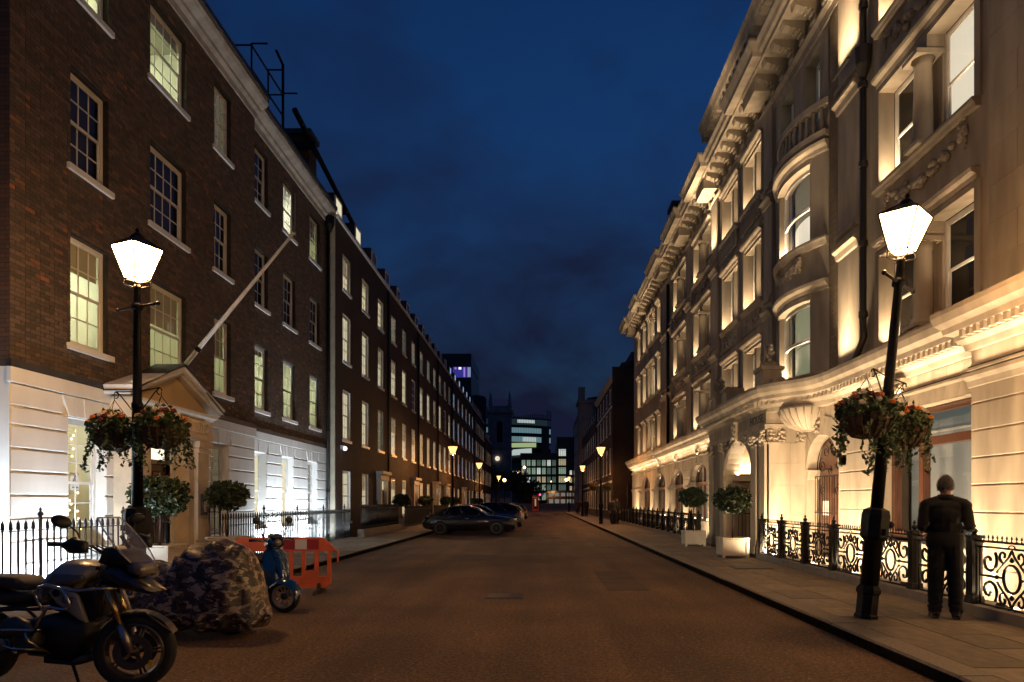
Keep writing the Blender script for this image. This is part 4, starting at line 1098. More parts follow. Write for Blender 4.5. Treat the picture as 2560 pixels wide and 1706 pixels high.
# attic above the cornice, gables, chimneys
at = MB(FRR).wall(5, 31.0, 15.5, 18.2, [(a, a + 1.1, 16.2, 17.7) for a in (9.0, 12.5, 18.6, 20.2, 24.0, 26.8)], .25, -.25); at.quad((31, -.25, 15.5), (31, -.25, 18.2), (31, -5, 18.2), (31, -5, 15.5)); ob('attic_wall', at, stone, b2)
for a in (9.0, 12.5, 18.6, 20.2, 24.0, 26.8): plainsash(b2, FR(XR + .25, -1), a, a + 1.1, 16.2, 17.7, None, .22)
ob('attic_cornice', MB(FRR).sweep([(31.2, -.25), (5, -.25)], [(0, 17.9), (.06, 17.92), (.10, 18.15), (.40, 18.25), (.45, 18.5), (.55, 18.62), (0, 18.7)]), stone, b2)
ad = MB(FRR); u = 6
while u < 31: ad.box(u, u + .22, -.22, .12, 18.0, 18.2); u += .48
ob('attic_dentils', ad, stone, b2, kind='stuff')
for (a, b) in ((6, 17), (17.5, 24), (24.5, 30.6)): up(FRR, (a + b) / 2, .25, 15.56, b - a, 3.2 * (b - a), .06, (0, -.35, 1))
rf = MB(FRR); rf.extr([(5, -.4, 18.6), (5, -3, 21.5), (5, -8, 21.5), (5, -8, 18.6)], (26, 0, 0)); rf.extr([(31, -.4, 15.5), (31, -2.4, 18.2), (31, -8, 18.4), (31, -8, 15.5)], (22, 0, 0)); ob('roof', rf, slate, b2)
for (u, z, w_) in ((40.5, 15.5, 1.7), (47.0, 15.5, 1.7)):
    m = MB(FRR).box(u - w_ / 2, u + w_ / 2, -2.4, -.45, z, z + 2.6); m.extr([(u - w_ / 2 - .2, -2.4, z + 2.6), (u, -2.4, z + 3.6), (u + w_ / 2 + .2, -2.4, z + 2.6)], (0, 2.05, 0)); d = ob('dormer', m, stone_d, b2)
    ob('dormer_opening', MB(FRR).box(u - .5, u + .5, -.46, -.44, z + .4, z + 2.2), darkroom, d)
    lamp('uplight_beam', 'AREA', FRR.p(u, -.2, z + .12), 8, WARM, .05, 1.0, (.3, 0, 1))
for (u, w, z0, z1, s_) in ((33.0, -1.6, 15.5, 20.6, .9), (44.0, -1.5, 17, 20.4, .6)):
    m = MB(FRR).box(u - s_, u + s_, w - .7, w + .5, z0, z1); ch = ob('chimney', m, lead, b2); ob('chimney_cap', MB(FRR).box(u - s_ - .15, u + s_ + .15, w - .85, w + .65, z1, z1 + .3), lead, ch)
# ================================================================= ground floor of the stone building
FG = FR(XR - GW, -1)
L_grey = E('lit_room_grey', (.66, .74, .62), .13)
gj = [.15 + .43 * k for k in range(8)] + [3.60]
def gcourse(fr, a, b, zmax=3.6, z0=.15, c=.014):
    for i in range(len(gj) - 1):
        if gj[i + 1] <= zmax + .01 and gj[i] >= z0 - .01: ob('stone_course', MB(fr).cblock(a, b, -.05, .02, gj[i] + .008, gj[i + 1] - .008, c), stone, b2)
# wall sheets
ob('ground_floor_wall', MB(FG).wall(5, 16.4, 0, 4.05, [(10.98, 14.5, .8, 3.42)], .35), stone, b2)
ob('ground_floor_wall', MB(FG).archwall(16.4, 18.5, 0, 4.05, 16.45, 18.42, 2.45, .88, .32, sill=.2), stone, b2)
AR = [(29.3, 32.4), (34.3, 37.3), (39.3, 42.6), (44.8, 48.2)]
us = [24.6, 33.35, 38.3, 43.7, 53.3]
for k, (a, b) in enumerate(AR): ob('ground_floor_wall', MB(FG).archwall(us[k], us[k + 1], 0, 4.05, a, b, 2.5, .85, .24, sill=.75), stone, b2)
# near block, a step forward, in courses
FN = FR(XR - .58, -1)
ob('near_block', MB(FN).box(-9, 10.95, -.3, 0, 0, 4.05), stone, b2)
for k in range(5): gcourse(FN, 7.92 - 3.03 * k, 10.93 - 3.03 * k)
ob('block_cap', MB(FN).sweep([(10.97, .02), (-9, .02)], [(0, 3.42), (.03, 3.43), (.05, 3.52), (.12, 3.58), (.12, 3.64), (0, 3.66)]), stone, b2)
gcourse(FG, 14.5, 16.38, 3.2)
for (a, b) in ((24.7, 26.8), (26.82, 29.2), (32.45, 34.25)): gcourse(FG, a, b, 3.2)
ob('impost_band', MB(FG).box(48.3, 53.3, 0, .06, 2.4, 2.55), stone, b2)
# broad brown window
wf = MB(FG); z0, z1 = .85, 3.40
for (a, b) in ((14.38, 14.5), (13.32, 13.46), (11.42, 11.56), (10.98, 11.06)): wf.box(a, b, -.42, -.27, z0, z1)
wf.box(11.06, 14.38, -.42, -.28, z1 - .10, z1); wf.box(11.06, 14.38, -.43, -.24, 2.68, 2.84); wf.box(11.06, 14.38, -.42, -.25, z0, z0 + .14)
gwin = ob('shop_window', wf, oak, b2)
for (a, b) in ((11.06, 11.42), (11.56, 13.32), (13.46, 14.38)):
    for (c, d) in ((z0 + .14, 2.68), (2.84, z1 - .1)):
        ob('pane', MB(FG).quad((a, -.34, c), (a, -.34, d), (b, -.34, d), (b, -.34, c)), glass, gwin)
ob('lit_blind', MB(FG).quad((10.9, -.75, .5), (10.9, -.75, 3.5), (14.6, -.75, 3.5), (14.6, -.75, .5)), L_grey, gwin)
ob('blind_rail', MB(FG).box(10.95, 14.4, -.72, -.70, 2.98, 3.02), M('rail_grey', (.4, .4, .38), .5), gwin)
# fanned voussoirs above it with three carved keystones
def fan(a, b, z0, z1, n, spread, keys=()):
    for k in range(n):
        t0, t1 = k / n, (k + 1) / n; ua, ub = a - spread, b + spread
        p = [(a + (b - a) * t0 + .006, -.04, z0), (ua + (ub - ua) * t0 + .006, -.04, z1), (ua + (ub - ua) * t1 - .006, -.04, z1), (a + (b - a) * t1 - .006, -.04, z0)]
        ob('voussoir', MB(FG).extr(p, (0, .055, 0)), stone, b2)
fan(11.0, 14.5, 3.42, 4.0, 9, .45)
def keystone(u, z0, z1, w=.0, wd=.36, fr=None):
    fr = fr or FG
    m = MB(fr).extr([(u - wd * .38, w - .05, z0), (u - wd * .55, w - .05, z1), (u + wd * .55, w - .05, z1), (u + wd * .38, w - .05, z0)], (0, .14, 0))
    m.box(u - wd * .62, u + wd * .62, w - .05, w + .16, z1 - .08, z1)
    k = ob('keystone', m, stone, b2); c = MB(fr)
    for j in range(26):
        t = rnd.random(); c.ball((u + rnd.uniform(-1, 1) * wd * .42 * (1.1 - .3 * t), w + .10 + rnd.uniform(0, .04), z1 - .12 - (z1 - z0 - .2) * t), rnd.uniform(.025, .055), 6, 4)
    scroll2(c, fr, u - wd * .2, z1 - .2, .09, w + .13, 1, .02); scroll2(c, fr, u + wd * .2, z1 - .2, .09, w + .13, -1, .02)
    ob('carving', c, stone, k, kind='stuff')
keystone(13.55, 3.38, 4.02)
# round-arched side doorway with wrought iron grille
for k in range(11):
    a0, a1 = math.pi * k / 11, math.pi * (k + 1) / 11; c = 17.435; r0, r1 = .985, 1.5
    f = lambda r, a, h=.88: (c - r * math.cos(a), -.02, 2.45 + r * h / .985 * math.sin(a))
    p = [f(r0, a0 + .01), f(r1, a0 + .01), f(r1, a1 - .01), f(r0, a1 - .01)]
    p = [(min(max(u, 16.0), 18.48), w, min(z, 4.0)) for (u, w, z) in p]
    ob('voussoir', MB(FG).extr(p, (0, .04, 0)), stone, b2)
keystone(17.435, 3.3, 4.02, .02, .3)
ob('impost', MB(FG).sweep([(18.42, .0), (18.42, -.32)], [(0, 2.2), (.04, 2.22), (.10, 2.38), (.12, 2.45), (0, 2.47)]), stone, b2)
dn = MB(FG).box(16.5, 18.4, -.40, -.33, .2, 3.3); sd = ob('side_door', dn, oak, b2)
for a in (16.62, 17.5):
    for (c, d) in ((.35, 1.0), (1.1, 1.7), (1.8, 2.3)): ob('door_panel', MB(FG).cblock(a, a + .75, -.33, -.31, c, d, .015), oak, sd)
ob('notice', MB(FG).box(17.75, 18.1, -.31, -.30, 1.25, 1.62), white, sd)
gr = thing('iron_gate', 'scrolled wrought iron gate in the arched side doorway', 'gate', (XR - GW + .35, 17.4, .2)); m = MB(FG)
for k in range(13): m.tube([(16.55 + k * .15, -.20, .2), (16.55 + k * .15, -.20, 2.25)], .010, 5)
for z in (.3, 1.3, 2.25): m.box(16.5, 18.38, -.21, -.19, z, z + .03)
ob('bars', m, iron, gr); m = MB(FG)
for (u, z, r, f) in ((16.9, 2.55, .2, 1), (17.9, 2.55, .2, -1), (17.2, 2.9, .16, -1), (17.65, 2.9, .16, 1), (17.0, 1.9, .16, 1), (17.85, 1.9, .16, -1), (17.42, 2.4, .12, 1)): scroll2(m, FG, u, z, r, -.20, f, .012)
m.tube([(17.42 - .8 * math.cos(math.pi * k / 20), -.20, 2.45 + .75 * math.sin(math.pi * k / 20)) for k in range(21)], .014, 5); ob('scrolls', m, iron, gr)
# porch
FPo = FR(6.15, -1); pa, pb = 18.5, 24.6
ob('porch_wall', MB(FPo).archwall(pa, pb, .12, 3.6, 19.75, 22.6, 2.47, .98, .45), stone, b2)
ob('porch_side', MB().quad((6.15, pa, .0), (7.5, pa, .0), (7.5, pa, 4.1), (6.15, pa, 4.1)), stone, b2); ob('porch_side', MB().quad((6.15, pb, 0), (6.15, pb, 4.1), (7.5, pb, 4.1), (7.5, pb, 0)), stone, b2)
# ashlar slabs on the porch side
for i, (c, d) in enumerate(((.45, 1.25), (1.25, 2.05), (2.05, 2.65), (2.65, 3.2))):
    for (a, b) in ((6.2, 6.78), (6.78, 7.2)): 
        mm = MB(); mm.add([(a + .003, pa, c + .003), (b - .003, pa, c + .003), (b - .003, pa, d - .003), (a + .003, pa, d - .003), (a + .006, pa - .012, c + .006), (b - .006, pa - .012, c + .006), (b - .006, pa - .012, d - .006), (a + .006, pa - .012, d - .006)], [(4, 5, 6, 7), (0, 1, 5, 4), (1, 2, 6, 5), (2, 3, 7, 6), (3, 0, 4, 7)]); ob('ashlar_slab', mm, stone, b2)
fz = MB(FPo).sweep([(pb + .02, -1.0), (pb + .02, .02), (pa - .02, .02), (pa - .02, -1.0)], [(-.3, 3.58), (.04, 3.58), (.06, 3.70), (.02, 3.72), (.02, 4.05), (-.3, 4.05)]); ob('porch_entablature', fz, stone, b2)
for (a, b) in ((18.5, 18.98), (19.25, 19.72), (22.62, 23.1), (24.0, 24.6)):
    m = MB(FPo).box(a, b, -.05, .07, .12, 3.2); m.box(a - .05, b + .05, -.05, .13, .12, .36); m.box(a - .03, b + .03, -.05, .10, .36, .46); m.box(a - .02, b + .02, -.05, .10, 3.16, 3.22); p_ = ob('porch_pilaster', m, stone, b2)
    c = MB(FPo)
    for j in range(34): c.ball((rnd.uniform(a - .03, b + .03), .08 + rnd.uniform(0, .05), rnd.uniform(3.25, 3.56)), rnd.uniform(.03, .06), 6, 4)
    ob('capital', c, stone, p_, kind='stuff')
for (a, b) in ((6.18, 6.62), (6.95, 7.2)):
    c = MB()
    for j in range(30): c.ball((rnd.uniform(a, b), pa - .03 - rnd.uniform(0, .04), rnd.uniform(3.25, 3.56)), rnd.uniform(.03, .055), 6, 4)
    ob('capital', c, stone, b2, kind='stuff'); ob('capital_band', MB().box(a - .03, b + .03, pa - .07, pa, 3.17, 3.22), stone, b2)
ob('side_base', MB().box(6.1, 7.2, pa - .06, pa, .0, .42), stone, b2)
ar = MB(FPo)
for (r, t) in ((1.50, .05), (1.62, .035)): ar.tube([(21.175 - r * math.cos(math.pi * k / 24), .02, 2.47 + r * .98 / 1.425 * math.sin(math.pi * k / 24)) for k in range(25)], t, 6)
ob('arch_moulding', ar, stone, b2, True)
keystone(21.175, 3.44, 4.05, .05, .36, FPo)
for (a, b) in ((19.5, 20.7), (21.7, 22.8)):
    c = MB(FPo)
    for j in range(30): c.ball((rnd.uniform(a, b), .03, 3.3 + rnd.uniform(0, .28) * (1 if True else 0)), rnd.uniform(.03, .07), 6, 4)
    ob('spandrel_carving', c, stone, b2, kind='stuff')
lt_ = textmesh('HOUSE', .33, .012, M('recess_shade_letter', (.07, .055, .04), .9), spacing=1.1); o = link('lettering', lt_, b2);  # dark letter colour stands in for the shade inside carved recesses
o.matrix_basis = Matrix(((0, 0, -1, 6.15 - .035), (-1, 0, 0, 19.25), (0, 1, 0, 3.885), (0, 0, 0, 1))) @ Matrix.Diagonal((1.05, 1, 1, 1))
# porch inside: vaulted recess, imposts, lit by lamps standing on the imposts
m = MB(FPo).archwall(19.2, 23.2, .12, 3.6, 20.2, 22.2, 2.3, .75, .5, -1.75); m.quad((19.55, -.4, .12), (19.55, -1.8, .12), (19.55, -1.8, 3.6), (19.55, -.4, 3.6)); m.quad((22.8, -.4, .12), (22.8, -.4, 3.6), (22.8, -1.8, 3.6), (22.8, -1.8, .12)); m.quad((19.2, -.4, 3.55), (23.2, -.4, 3.55), (23.2, -1.8, 3.55), (19.2, -1.8, 3.55)); m.quad((19.2, 0, .13), (19.2, -2.4, .13), (23.2, -2.4, .13), (23.2, 0, .13)); ob('porch_inside', m, stone, b2)
ob('inner_door', MB(FPo).box(20.2, 22.2, -2.3, -2.25, .13, 3.1), oak, b2)
for (a, b) in ((22.5, 22.8), (19.55, 19.85)): ob('impost', MB(FPo).box(a, b, -1.6, .04, 2.28, 2.45), stone, b2)
for u in (22.6, 19.75): 
    ob('uplight', MB(FPo).box(u - .05, u + .05, -1.3, -.3, 2.45, 2.48), hous, b2); lamp('uplight_beam', 'AREA', FPo.p(u, -.75, 2.5), 62, WARM, .8, .10, (0, .1 * (1 if u < 21 else -1), 1))
gt = thing('iron_gate', 'tall black iron gate standing open inside the arched porch', 'gate', (6.6, 22.3, .13)); m = MB(FPo)
for k in range(9): m.tube([(22.35, -.35 - k * .12, .14), (22.35, -.35 - k * .12, 1.75 + .25 * math.sin(k / 8 * math.pi))], .012, 5)
for z in (.25, 1.2, 1.7): m.box(22.34, 22.36, -1.32, -.33, z, z + .03)
scroll2(m, FPo, 22.35, 2.0, .14, -.6, 1, .014); ob('bars', m, iron, gt)
# half-bowl corbel under the bow
bw = MB(FG).lathe([(.10, 3.46), (.3, 3.50), (.52, 3.62), (.68, 3.80), (.76, 4.0), (.76, 4.06)], (18.0, .12, 0), 24)
for k in range(24):
    a = k * math.pi / 12; bw.tube([(18.0 + r * math.cos(a), .12 + r * math.sin(a), z) for (r, z) in ((.12, 3.47), (.31, 3.505), (.53, 3.625), (.69, 3.80), (.765, 4.0))], .022, 5)
ob('bow_corbel', bw, stone, b2, True)
# parapet pedestals with carved cartouches over the porch
for (u, big) in ((19.2, 1), (22.9, 0), (24.3, 1)):
    m = MB(FPo).box(u - .32, u + .32, -.55, -.02, 4.72, 5.25); m.box(u - .38, u + .38, -.6, .04, 5.25, 5.36); p_ = ob('pedestal', m, stone, b2)
    c = MB(FPo)
    if big:
        for j in range(46): a = rnd.random() * 6.28; r = rnd.uniform(.08, .28); c.ball((u + r * math.cos(a), -.25 + rnd.uniform(-.08, .1), 5.68 + r * 1.15 * math.sin(a)), rnd.uniform(.04, .08), 6, 4)
        scroll2(c, FPo, u, 5.7, .24, -.12, 1, .035); c.box(u - .2, u + .2, -.45, -.1, 5.36, 5.5)
    else:
        c.box(u - .25, u + .25, -.5, -.05, 5.36, 5.42)
    ob('carving', c, stone_d, p_, kind='stuff')
ob('parapet', MB(FPo).box(18.5, 24.6, -.5, -.2, 4.72, 4.98), stone, b2)
# far arched windows with fluted piers
for k, (a, b) in enumerate(AR):
    m = MB(FG)
    for (p, q) in ((a, a + .10), (b - .10, b), ((a + b) / 2 - .07, (a + b) / 2 + .07)): m.box(p, q, -.28, -.19, .75, 3.3 if q - p > .12 else 2.6)
    m.box(a, b, -.28, -.17, 2.35, 2.5); m.box(a, b, -.28, -.19, .75, .85)
    n = 14; c = (a + b) / 2; r = (b - a) / 2
    m.tube([(c - (r - .05) * math.cos(math.pi * j / n), -.23, 2.5 + .80 * math.sin(math.pi * j / n)) for j in range(n + 1)], .06, 6)
    w_ = ob('arched_window', m, oak, b2)
    ob('pane', MB(FG).quad((a, -.25, .8), (a, -.25, 3.35), (b, -.25, 3.35), (b, -.25, .8)), glass, w_)
    ob('lit_blind', MB(FG).quad((a - .2, -.55, .6), (a - .2, -.55, 3.5), (b + .2, -.55, 3.5), (b + .2, -.55, .6)), L_grey, w_)
    keystone(c, 3.25, 4.0)
    for s_, e in ((b, .12),):
        ob('impost_cap', MB(FG).box(min(s_, s_ + e) - .12, max(s_, s_ + e) + .12, -.2, .10, 2.38, 2.54), stone, b2)
        column(FG, s_ + e * 1.2, .0, .3, 2.38, .17)
    for p in (a + .35, b - .35):
        ob('uplight', MB(FG).box(p - .05, p + .05, -.12, -.04, .76, .80), hous, b2); lamp('uplight_beam', 'AREA', FG.p(p, -.08, .81), 18, WARM, .08, .08, (0, 0, 1))
        ob('uplight_lens', MB(FG).ball((p, -.08, .82), .035, 8, 5), E('uplight_glow', (1, .85, .6), 14), b2)
# light strip on the ledge beneath the big cornice
for (a, b, w) in ((-8.5, 2.0, .40), (2.1, 10.8, .40), (11.2, 14.3, .14), (14.6, 16.2, .14), (25.0, 29.0, .14), (29.4, 33.3, .14), (33.5, 38.2, .14), (38.5, 43.5, .14), (44, 52.5, .14)):
    ob('light_ledge', MB(FG).box(a, b, -.02, w + .06, 3.66, 3.70), stone, b2); up(FG, (a + b) / 2, w, 3.70, b - a, 2.3 * (b - a), .05)
up(FR(6.15, -1), 18.2, -.55, 3.70, .5, 3.0); 
# flood lamps standing in the area behind the railing; out-of-frame ones are added to light the near vehicles
for i, (u, e, d) in enumerate(((-5, 34, 'stone courses farthest behind the camera, added as unseen fill'), (-2.2, 34, 'stone courses behind the camera, added as unseen fill'), (.6, 34, 'stone courses beside the camera, added as unseen fill'), (3.4, 34, 'stone courses just out of the picture, added as unseen fill'), (6.1, 32, 'stone courses at the picture edge, added as unseen fill'), (8.6, 30, 'near block with stone courses'), (10.9, 26, 'near end of the broad brown window'), (13.0, 16, 'broad brown window'), (15.0, 44, 'stone pier beside the broad brown window'), (17.3, 22, 'scrolled iron gate'), (26.2, 26, 'stone pier beyond the porch'), (28.6, 22, 'first arched window beyond the porch'), (33.4, 22, 'pier past the first arched window'), (38.4, 20, 'pier past the second arched window'), (43.7, 20, 'pier past the third arched window'), (50.5, 16, 'far end of the stone building'))):
    flood((6.02, u, .20), (.62, 0, 1), e * 11.5, WARM, .12, .45, 'warm floodlight in the area in front of the ' + d)
flood((5.95, 17.4, .3), (.25, .7, 1), 150, WARM, .3, .1, 'warm floodlight washing the side of the porch')
# ================================================================= scrolled cast-iron railing on the right
PW = 1.30
def panel_mesh():
    m = MB(FR(0, -1)); W, H = PW, .84; c = W / 2; t = .017
    for z in (.02, .76, .83): m.box(0, W, -.016, .016, z - .011, z + .011)
    for k in range(15):
        u = W * (k + .5) / 15; m.lathe([(.010, .84), (.006, .87), (.014, .885), (.001, .92)], (u, 0, 0), 5)
    def T(P, r=t): m.tube([(u, 0, z) for (u, z) in P], r, 6)
    zc = .39
    T([(c + .15 * math.cos(a * math.pi / 10), zc + .17 * math.sin(a * math.pi / 10)) for a in range(21)], .019)
    for sx in (-1, 1):
        for sz in (-1, 1):
            # big C scroll in each corner
            P = []
            for k in range(34):
                q = k / 33; a = math.pi * (1.0 if sx > 0 else 0.0) + sx * sz * (-.25 + q * 2.05) * math.pi
                r = .165 * (1 - .80 * q)
                P.append((c + sx * .42 + r * math.cos(a), zc + sz * .19 + r * math.sin(a)))
            T(P, .019)
            m.ball((P[-1][0], 0, P[-1][1]), .022, 7, 5)
            # smaller leaf scroll towards the middle
            P = []
            for k in range(22):
                q = k / 21; a = math.pi / 2 * (-sz) + sx * sz * q * 1.7 * math.pi; r = .085 * (1 - .75 * q)
                P.append((c + sx * .15 + r * math.cos(a) , zc + sz * .27 + r * math.sin(a)))
            T(P, .016)
            T([(c + sx * .27, zc + sz * .06), (c + sx * .21, zc + sz * .12), (c + sx * .12, zc + sz * .20), (c + sx * .05, zc + sz * .27), (c, zc + sz * .35)], .015)
        T([(c + sx * .15, zc), (c + sx * .30, zc), (c + sx * .60, zc)], .016); m.ball((c + sx * .27, 0, zc), .028, 7, 5)
        T([(c + sx * .60, .03), (c + sx * .60, .75)], .015)
    for sz in (-1, 1):
        m.lathe([(.001, -.035), (.022, -.02), (.03, 0), (.02, .02), (.001, .045)], (c, 0, zc + sz * .23), 8)
        P = [(c + .055 * math.cos(a * math.pi / 7), zc + sz * .39 - .0 + .022 * math.sin(a * math.pi / 7)) for a in range(15)]
        T(P, .009)
    return m.mesh('panel', iron, True)
def rpost_mesh():
    m = MB(); h = .98; m.box(-.085, .085, -.085, .085, 0, .10); m.box(-.07, .07, -.07, .07, .10, .80)
    for s_ in (-1, 1):
        for k in (-.04, 0, .04): m.box(k - .009, k + .009, s_ * .07 - .006, s_ * .07 + .006, .16, .74); m.box(s_ * .07 - .006, s_ * .07 + .006, k - .009, k + .009, .16, .74)
    m.box(-.08, .08, -.08, .08, .80, .83); m.box(-.09, .09, -.09, .09, .86, .90); m.box(-.065, .065, -.065, .065, .83, .86)
    m.lathe([(.05, .90), (.025, .92), (.05, .955), (.03, .985), (.012, .995), (.028, 1.02), (.003, 1.06)], (0, 0, 0), 8)
    return m.mesh('post', iron)
PM, RPM = panel_mesh(), rpost_mesh()
def srail(label, x, ys, z=.26):
    t = thing('scrolled_railing', label, 'railing', (x, sum(ys) / len(ys), .13), group='scrolled cast-iron railings of the stone building')
    for i, y in enumerate(ys):
        link('post', RPM, t, (x, y, z))
        if i < len(ys) - 1:
            o = link('panel', PM, t, (x, y + .07, z)); o.scale = (1, (ys[i + 1] - y - .14) / PW, 1)
    ob('plinth', MB().box(x - .13, x + .35, ys[0] - .1, ys[-1] + .1, .0, z), M('grey_plinth', (.23, .215, .20), .8, var=.12, scale=6, bump=.2), t)
    return t
srail('scrolled black iron railing beside the standing man', 5.75, [-3.92 + 1.44 * k for k in range(16)])
srail('scrolled black iron railing beyond the arched porch', 5.75, [26.2 + 1.44 * k for k in range(17)])
srail('short scrolled railing panel beside the farther box tree', 5.75, [24.75, 25.9])
# area floor below the railing
ob('area_floor', MB().box(5.9, 7.5, -9, 53, -.04, .02), slabm, kind='structure')
# ================================================================= street lamps and hanging baskets
pane_hot = E('lantern_pane', (1.0, .53, .20), 170)
pane_far = E('lantern_pane_far', (1.0, .55, .17), 2.4)
def make_lamp(label, hot):
    t = thing('street_lamp', label, 'street lamp', group='lantern street lamps along the kerbs', local=True)
    ob('base', MB().lathe([(.15, 0), (.15, .04), (.135, .06), (.135, .30), (.155, .33), (.155, .37), (.12, .42)], (0, 0, 0), 8), iron, t)
    ob('lower_shaft', MB().lathe([(.115, .40), (.110, .98), (.135, 1.00), (.135, 1.05), (.10, 1.07)], (0, 0, 0), 14), iron, t, True)
    m = MB(); m.lathe([(.12, .98), (.175, 1.03), (.18, 1.30), (.16, 1.37), (.09, 1.40)], (0, 0, 0), 8); m.ball((.05, -.165, 1.2), .05, 10, 7); m.box(-.10, -.02, -.185, -.14, 1.06, 1.14)
    ob('control_box', m, iron, t)
    ob('shaft', MB().lathe([(.078, 1.38), (.066, 2.8), (.078, 2.82), (.078, 2.88), (.062, 2.90), (.052, 4.2), (.07, 4.23), (.07, 4.30), (.05, 4.33), (.046, 4.52), (.06, 4.54), (.04, 4.58)], (0, 0, 0), 12), iron, t, True)
    m = MB(); m.tube([(-.42, 0, 4.27), (.42, 0, 4.27)], [.018, .022], 8); m.ball((-.43, 0, 4.27), .032, 8, 6); m.ball((.43, 0, 4.27), .032, 8, 6); m.lathe([(.03, 4.2), (.085, 4.23), (.085, 4.3), (.03, 4.33)], (0, 0, 0), 8)
    ob('ladder_bar', m, iron, t, True)
    m = MB()                                # lantern cradle and frame
    b, w, z0, z1 = .115, .235, 4.66, 5.12
    for k in range(4):
        a = math.pi / 4 + k * math.pi / 2; r2 = math.sqrt(2); cx, cy_ = math.cos(a) * r2, math.sin(a) * r2
        m.tube([(0, 0, 4.52), (cx * .05, cy_ * .05, 4.55), (cx * b * 1.1, cy_ * b * 1.1, 4.58), (cx * b, cy_ * b, z0)], .010, 6)
        m.tube([(cx * b, cy_ * b, z0), (cx * w, cy_ * w, z1)], .013, 6)
        m.tube([(cx * w, cy_ * w, z1), (cx * .07, cy_ * .07, z1 + .13)], .012, 6)
    for (s_, z) in ((b, z0), (w, z1)):
        c = [(s_, s_, z), (-s_, s_, z), (-s_, -s_, z), (s_, -s_, z)]; m.tube(c, .014, 6, True)
    ob('lantern_frame', m, iron, t)
    m = MB().lathe([(.09, z1 + .12), (.095, z1 + .15), (.05, z1 + .20), (.022, z1 + .22), (.032, z1 + .25), (.004, z1 + .29)], (0, 0, 0), 10); ob('lantern_cap', m, iron, t, True)
    pm = pane_hot if hot else pane_far
    for k in range(4):
        Rz = Matrix.Rotation(k * math.pi / 2, 4, 'Z'); f = lambda p: tuple(Rz @ Vector(p)); e = .004
        m = MB().quad(f((-b, -b + e, z0)), f((b, -b + e, z0)), f((w, -w + e, z1)), f((-w, -w + e, z1))); ob('pane', m, pm, t)
        m = MB().quad(f((-w, -w + e, z1)), f((w, -w + e, z1)), f((.07, -.07, z1 + .13)), f((-.07, -.07, z1 + .13))); ob('roof_panel', m, iron, t)
    if not hot:                             # the lantern's own light
        lo = lamp('lantern_light', 'POINT', (0, 0, 4.62), 850, (1.0, .42, .12), .06); lo.parent = t
    m = MB()                                # basket bracket
    for s_ in (-1, 1):
        m.tube([(0, 0, 3.05), (s_ * .46, 0, 3.08)], .009, 6); m.tube([(0, 0, 2.72), (s_ * .12, 0, 2.80), (s_ * .38, 0, 3.03), (s_ * .46, 0, 3.07)], .009, 6)
        m.tube([(s_ * .46 + .05 * math.cos(a * .55) * s_, 0, 3.03 + .05 * math.sin(a * .55)) for a in range(10)], .008, 5)
    ob('basket_bracket', m, iron, t)
    return t
lampA = make_lamp('street lamp at the left kerb with the bright lantern above the motorcycles', True); lampA.location = (-5.78, 9.8, .13); lampA.rotation_euler = (0, 0, R(-24))
lampB = copytree(lampA, (4.13, 8.65, .13), R(40), 'leaning street lamp beside the standing man'); lampB.rotation_euler = (Matrix.Rotation(R(5.6), 3, 'Y') @ Matrix.Rotation(R(40), 3, 'Z')).to_euler()
lampC = make_lamp('second street lamp on the right, beyond the far end of the railing', False); lampC.location = (4.07, 45.6, .13); lampC.rotation_euler = (0, 0, R(20))
for (x, y, lb) in ((-5.75, 45, 'second street lamp on the left, before the orange-lit terrace'), (-5.7, 64, 'third street lamp along the left terrace'), (-5.8, 110 - 14, 'farthest street lamp along the left terrace'),
                   (4.3, 69, 'third street lamp along the right pavement'), (4.25, 100, 'farthest street lamp on the right pavement')):
    copytree(lampC, (x, y, .13), R(rnd.uniform(0, 60)), lb)
wick = M('wicker_basket', (.10, .055, .028), .85, var=.3, scale=30, bump=.5, bscale=60)
leafm = M('basket_leaf', (.085, .125, .038), .5, var=.45, scale=9)
leafd = M('box_leaf', (.030, .048, .018), .45, var=.5, scale=10)
fl_or = M('orange_petal', (.75, .22, .03), .6, var=.2, scale=30); fl_ye = M('yellow_petal', (.75, .50, .08), .6); fl_wh = M('white_petal', (.75, .66, .5), .6); fl_dk = M('maroon_petal', (.16, .02, .02), .6)
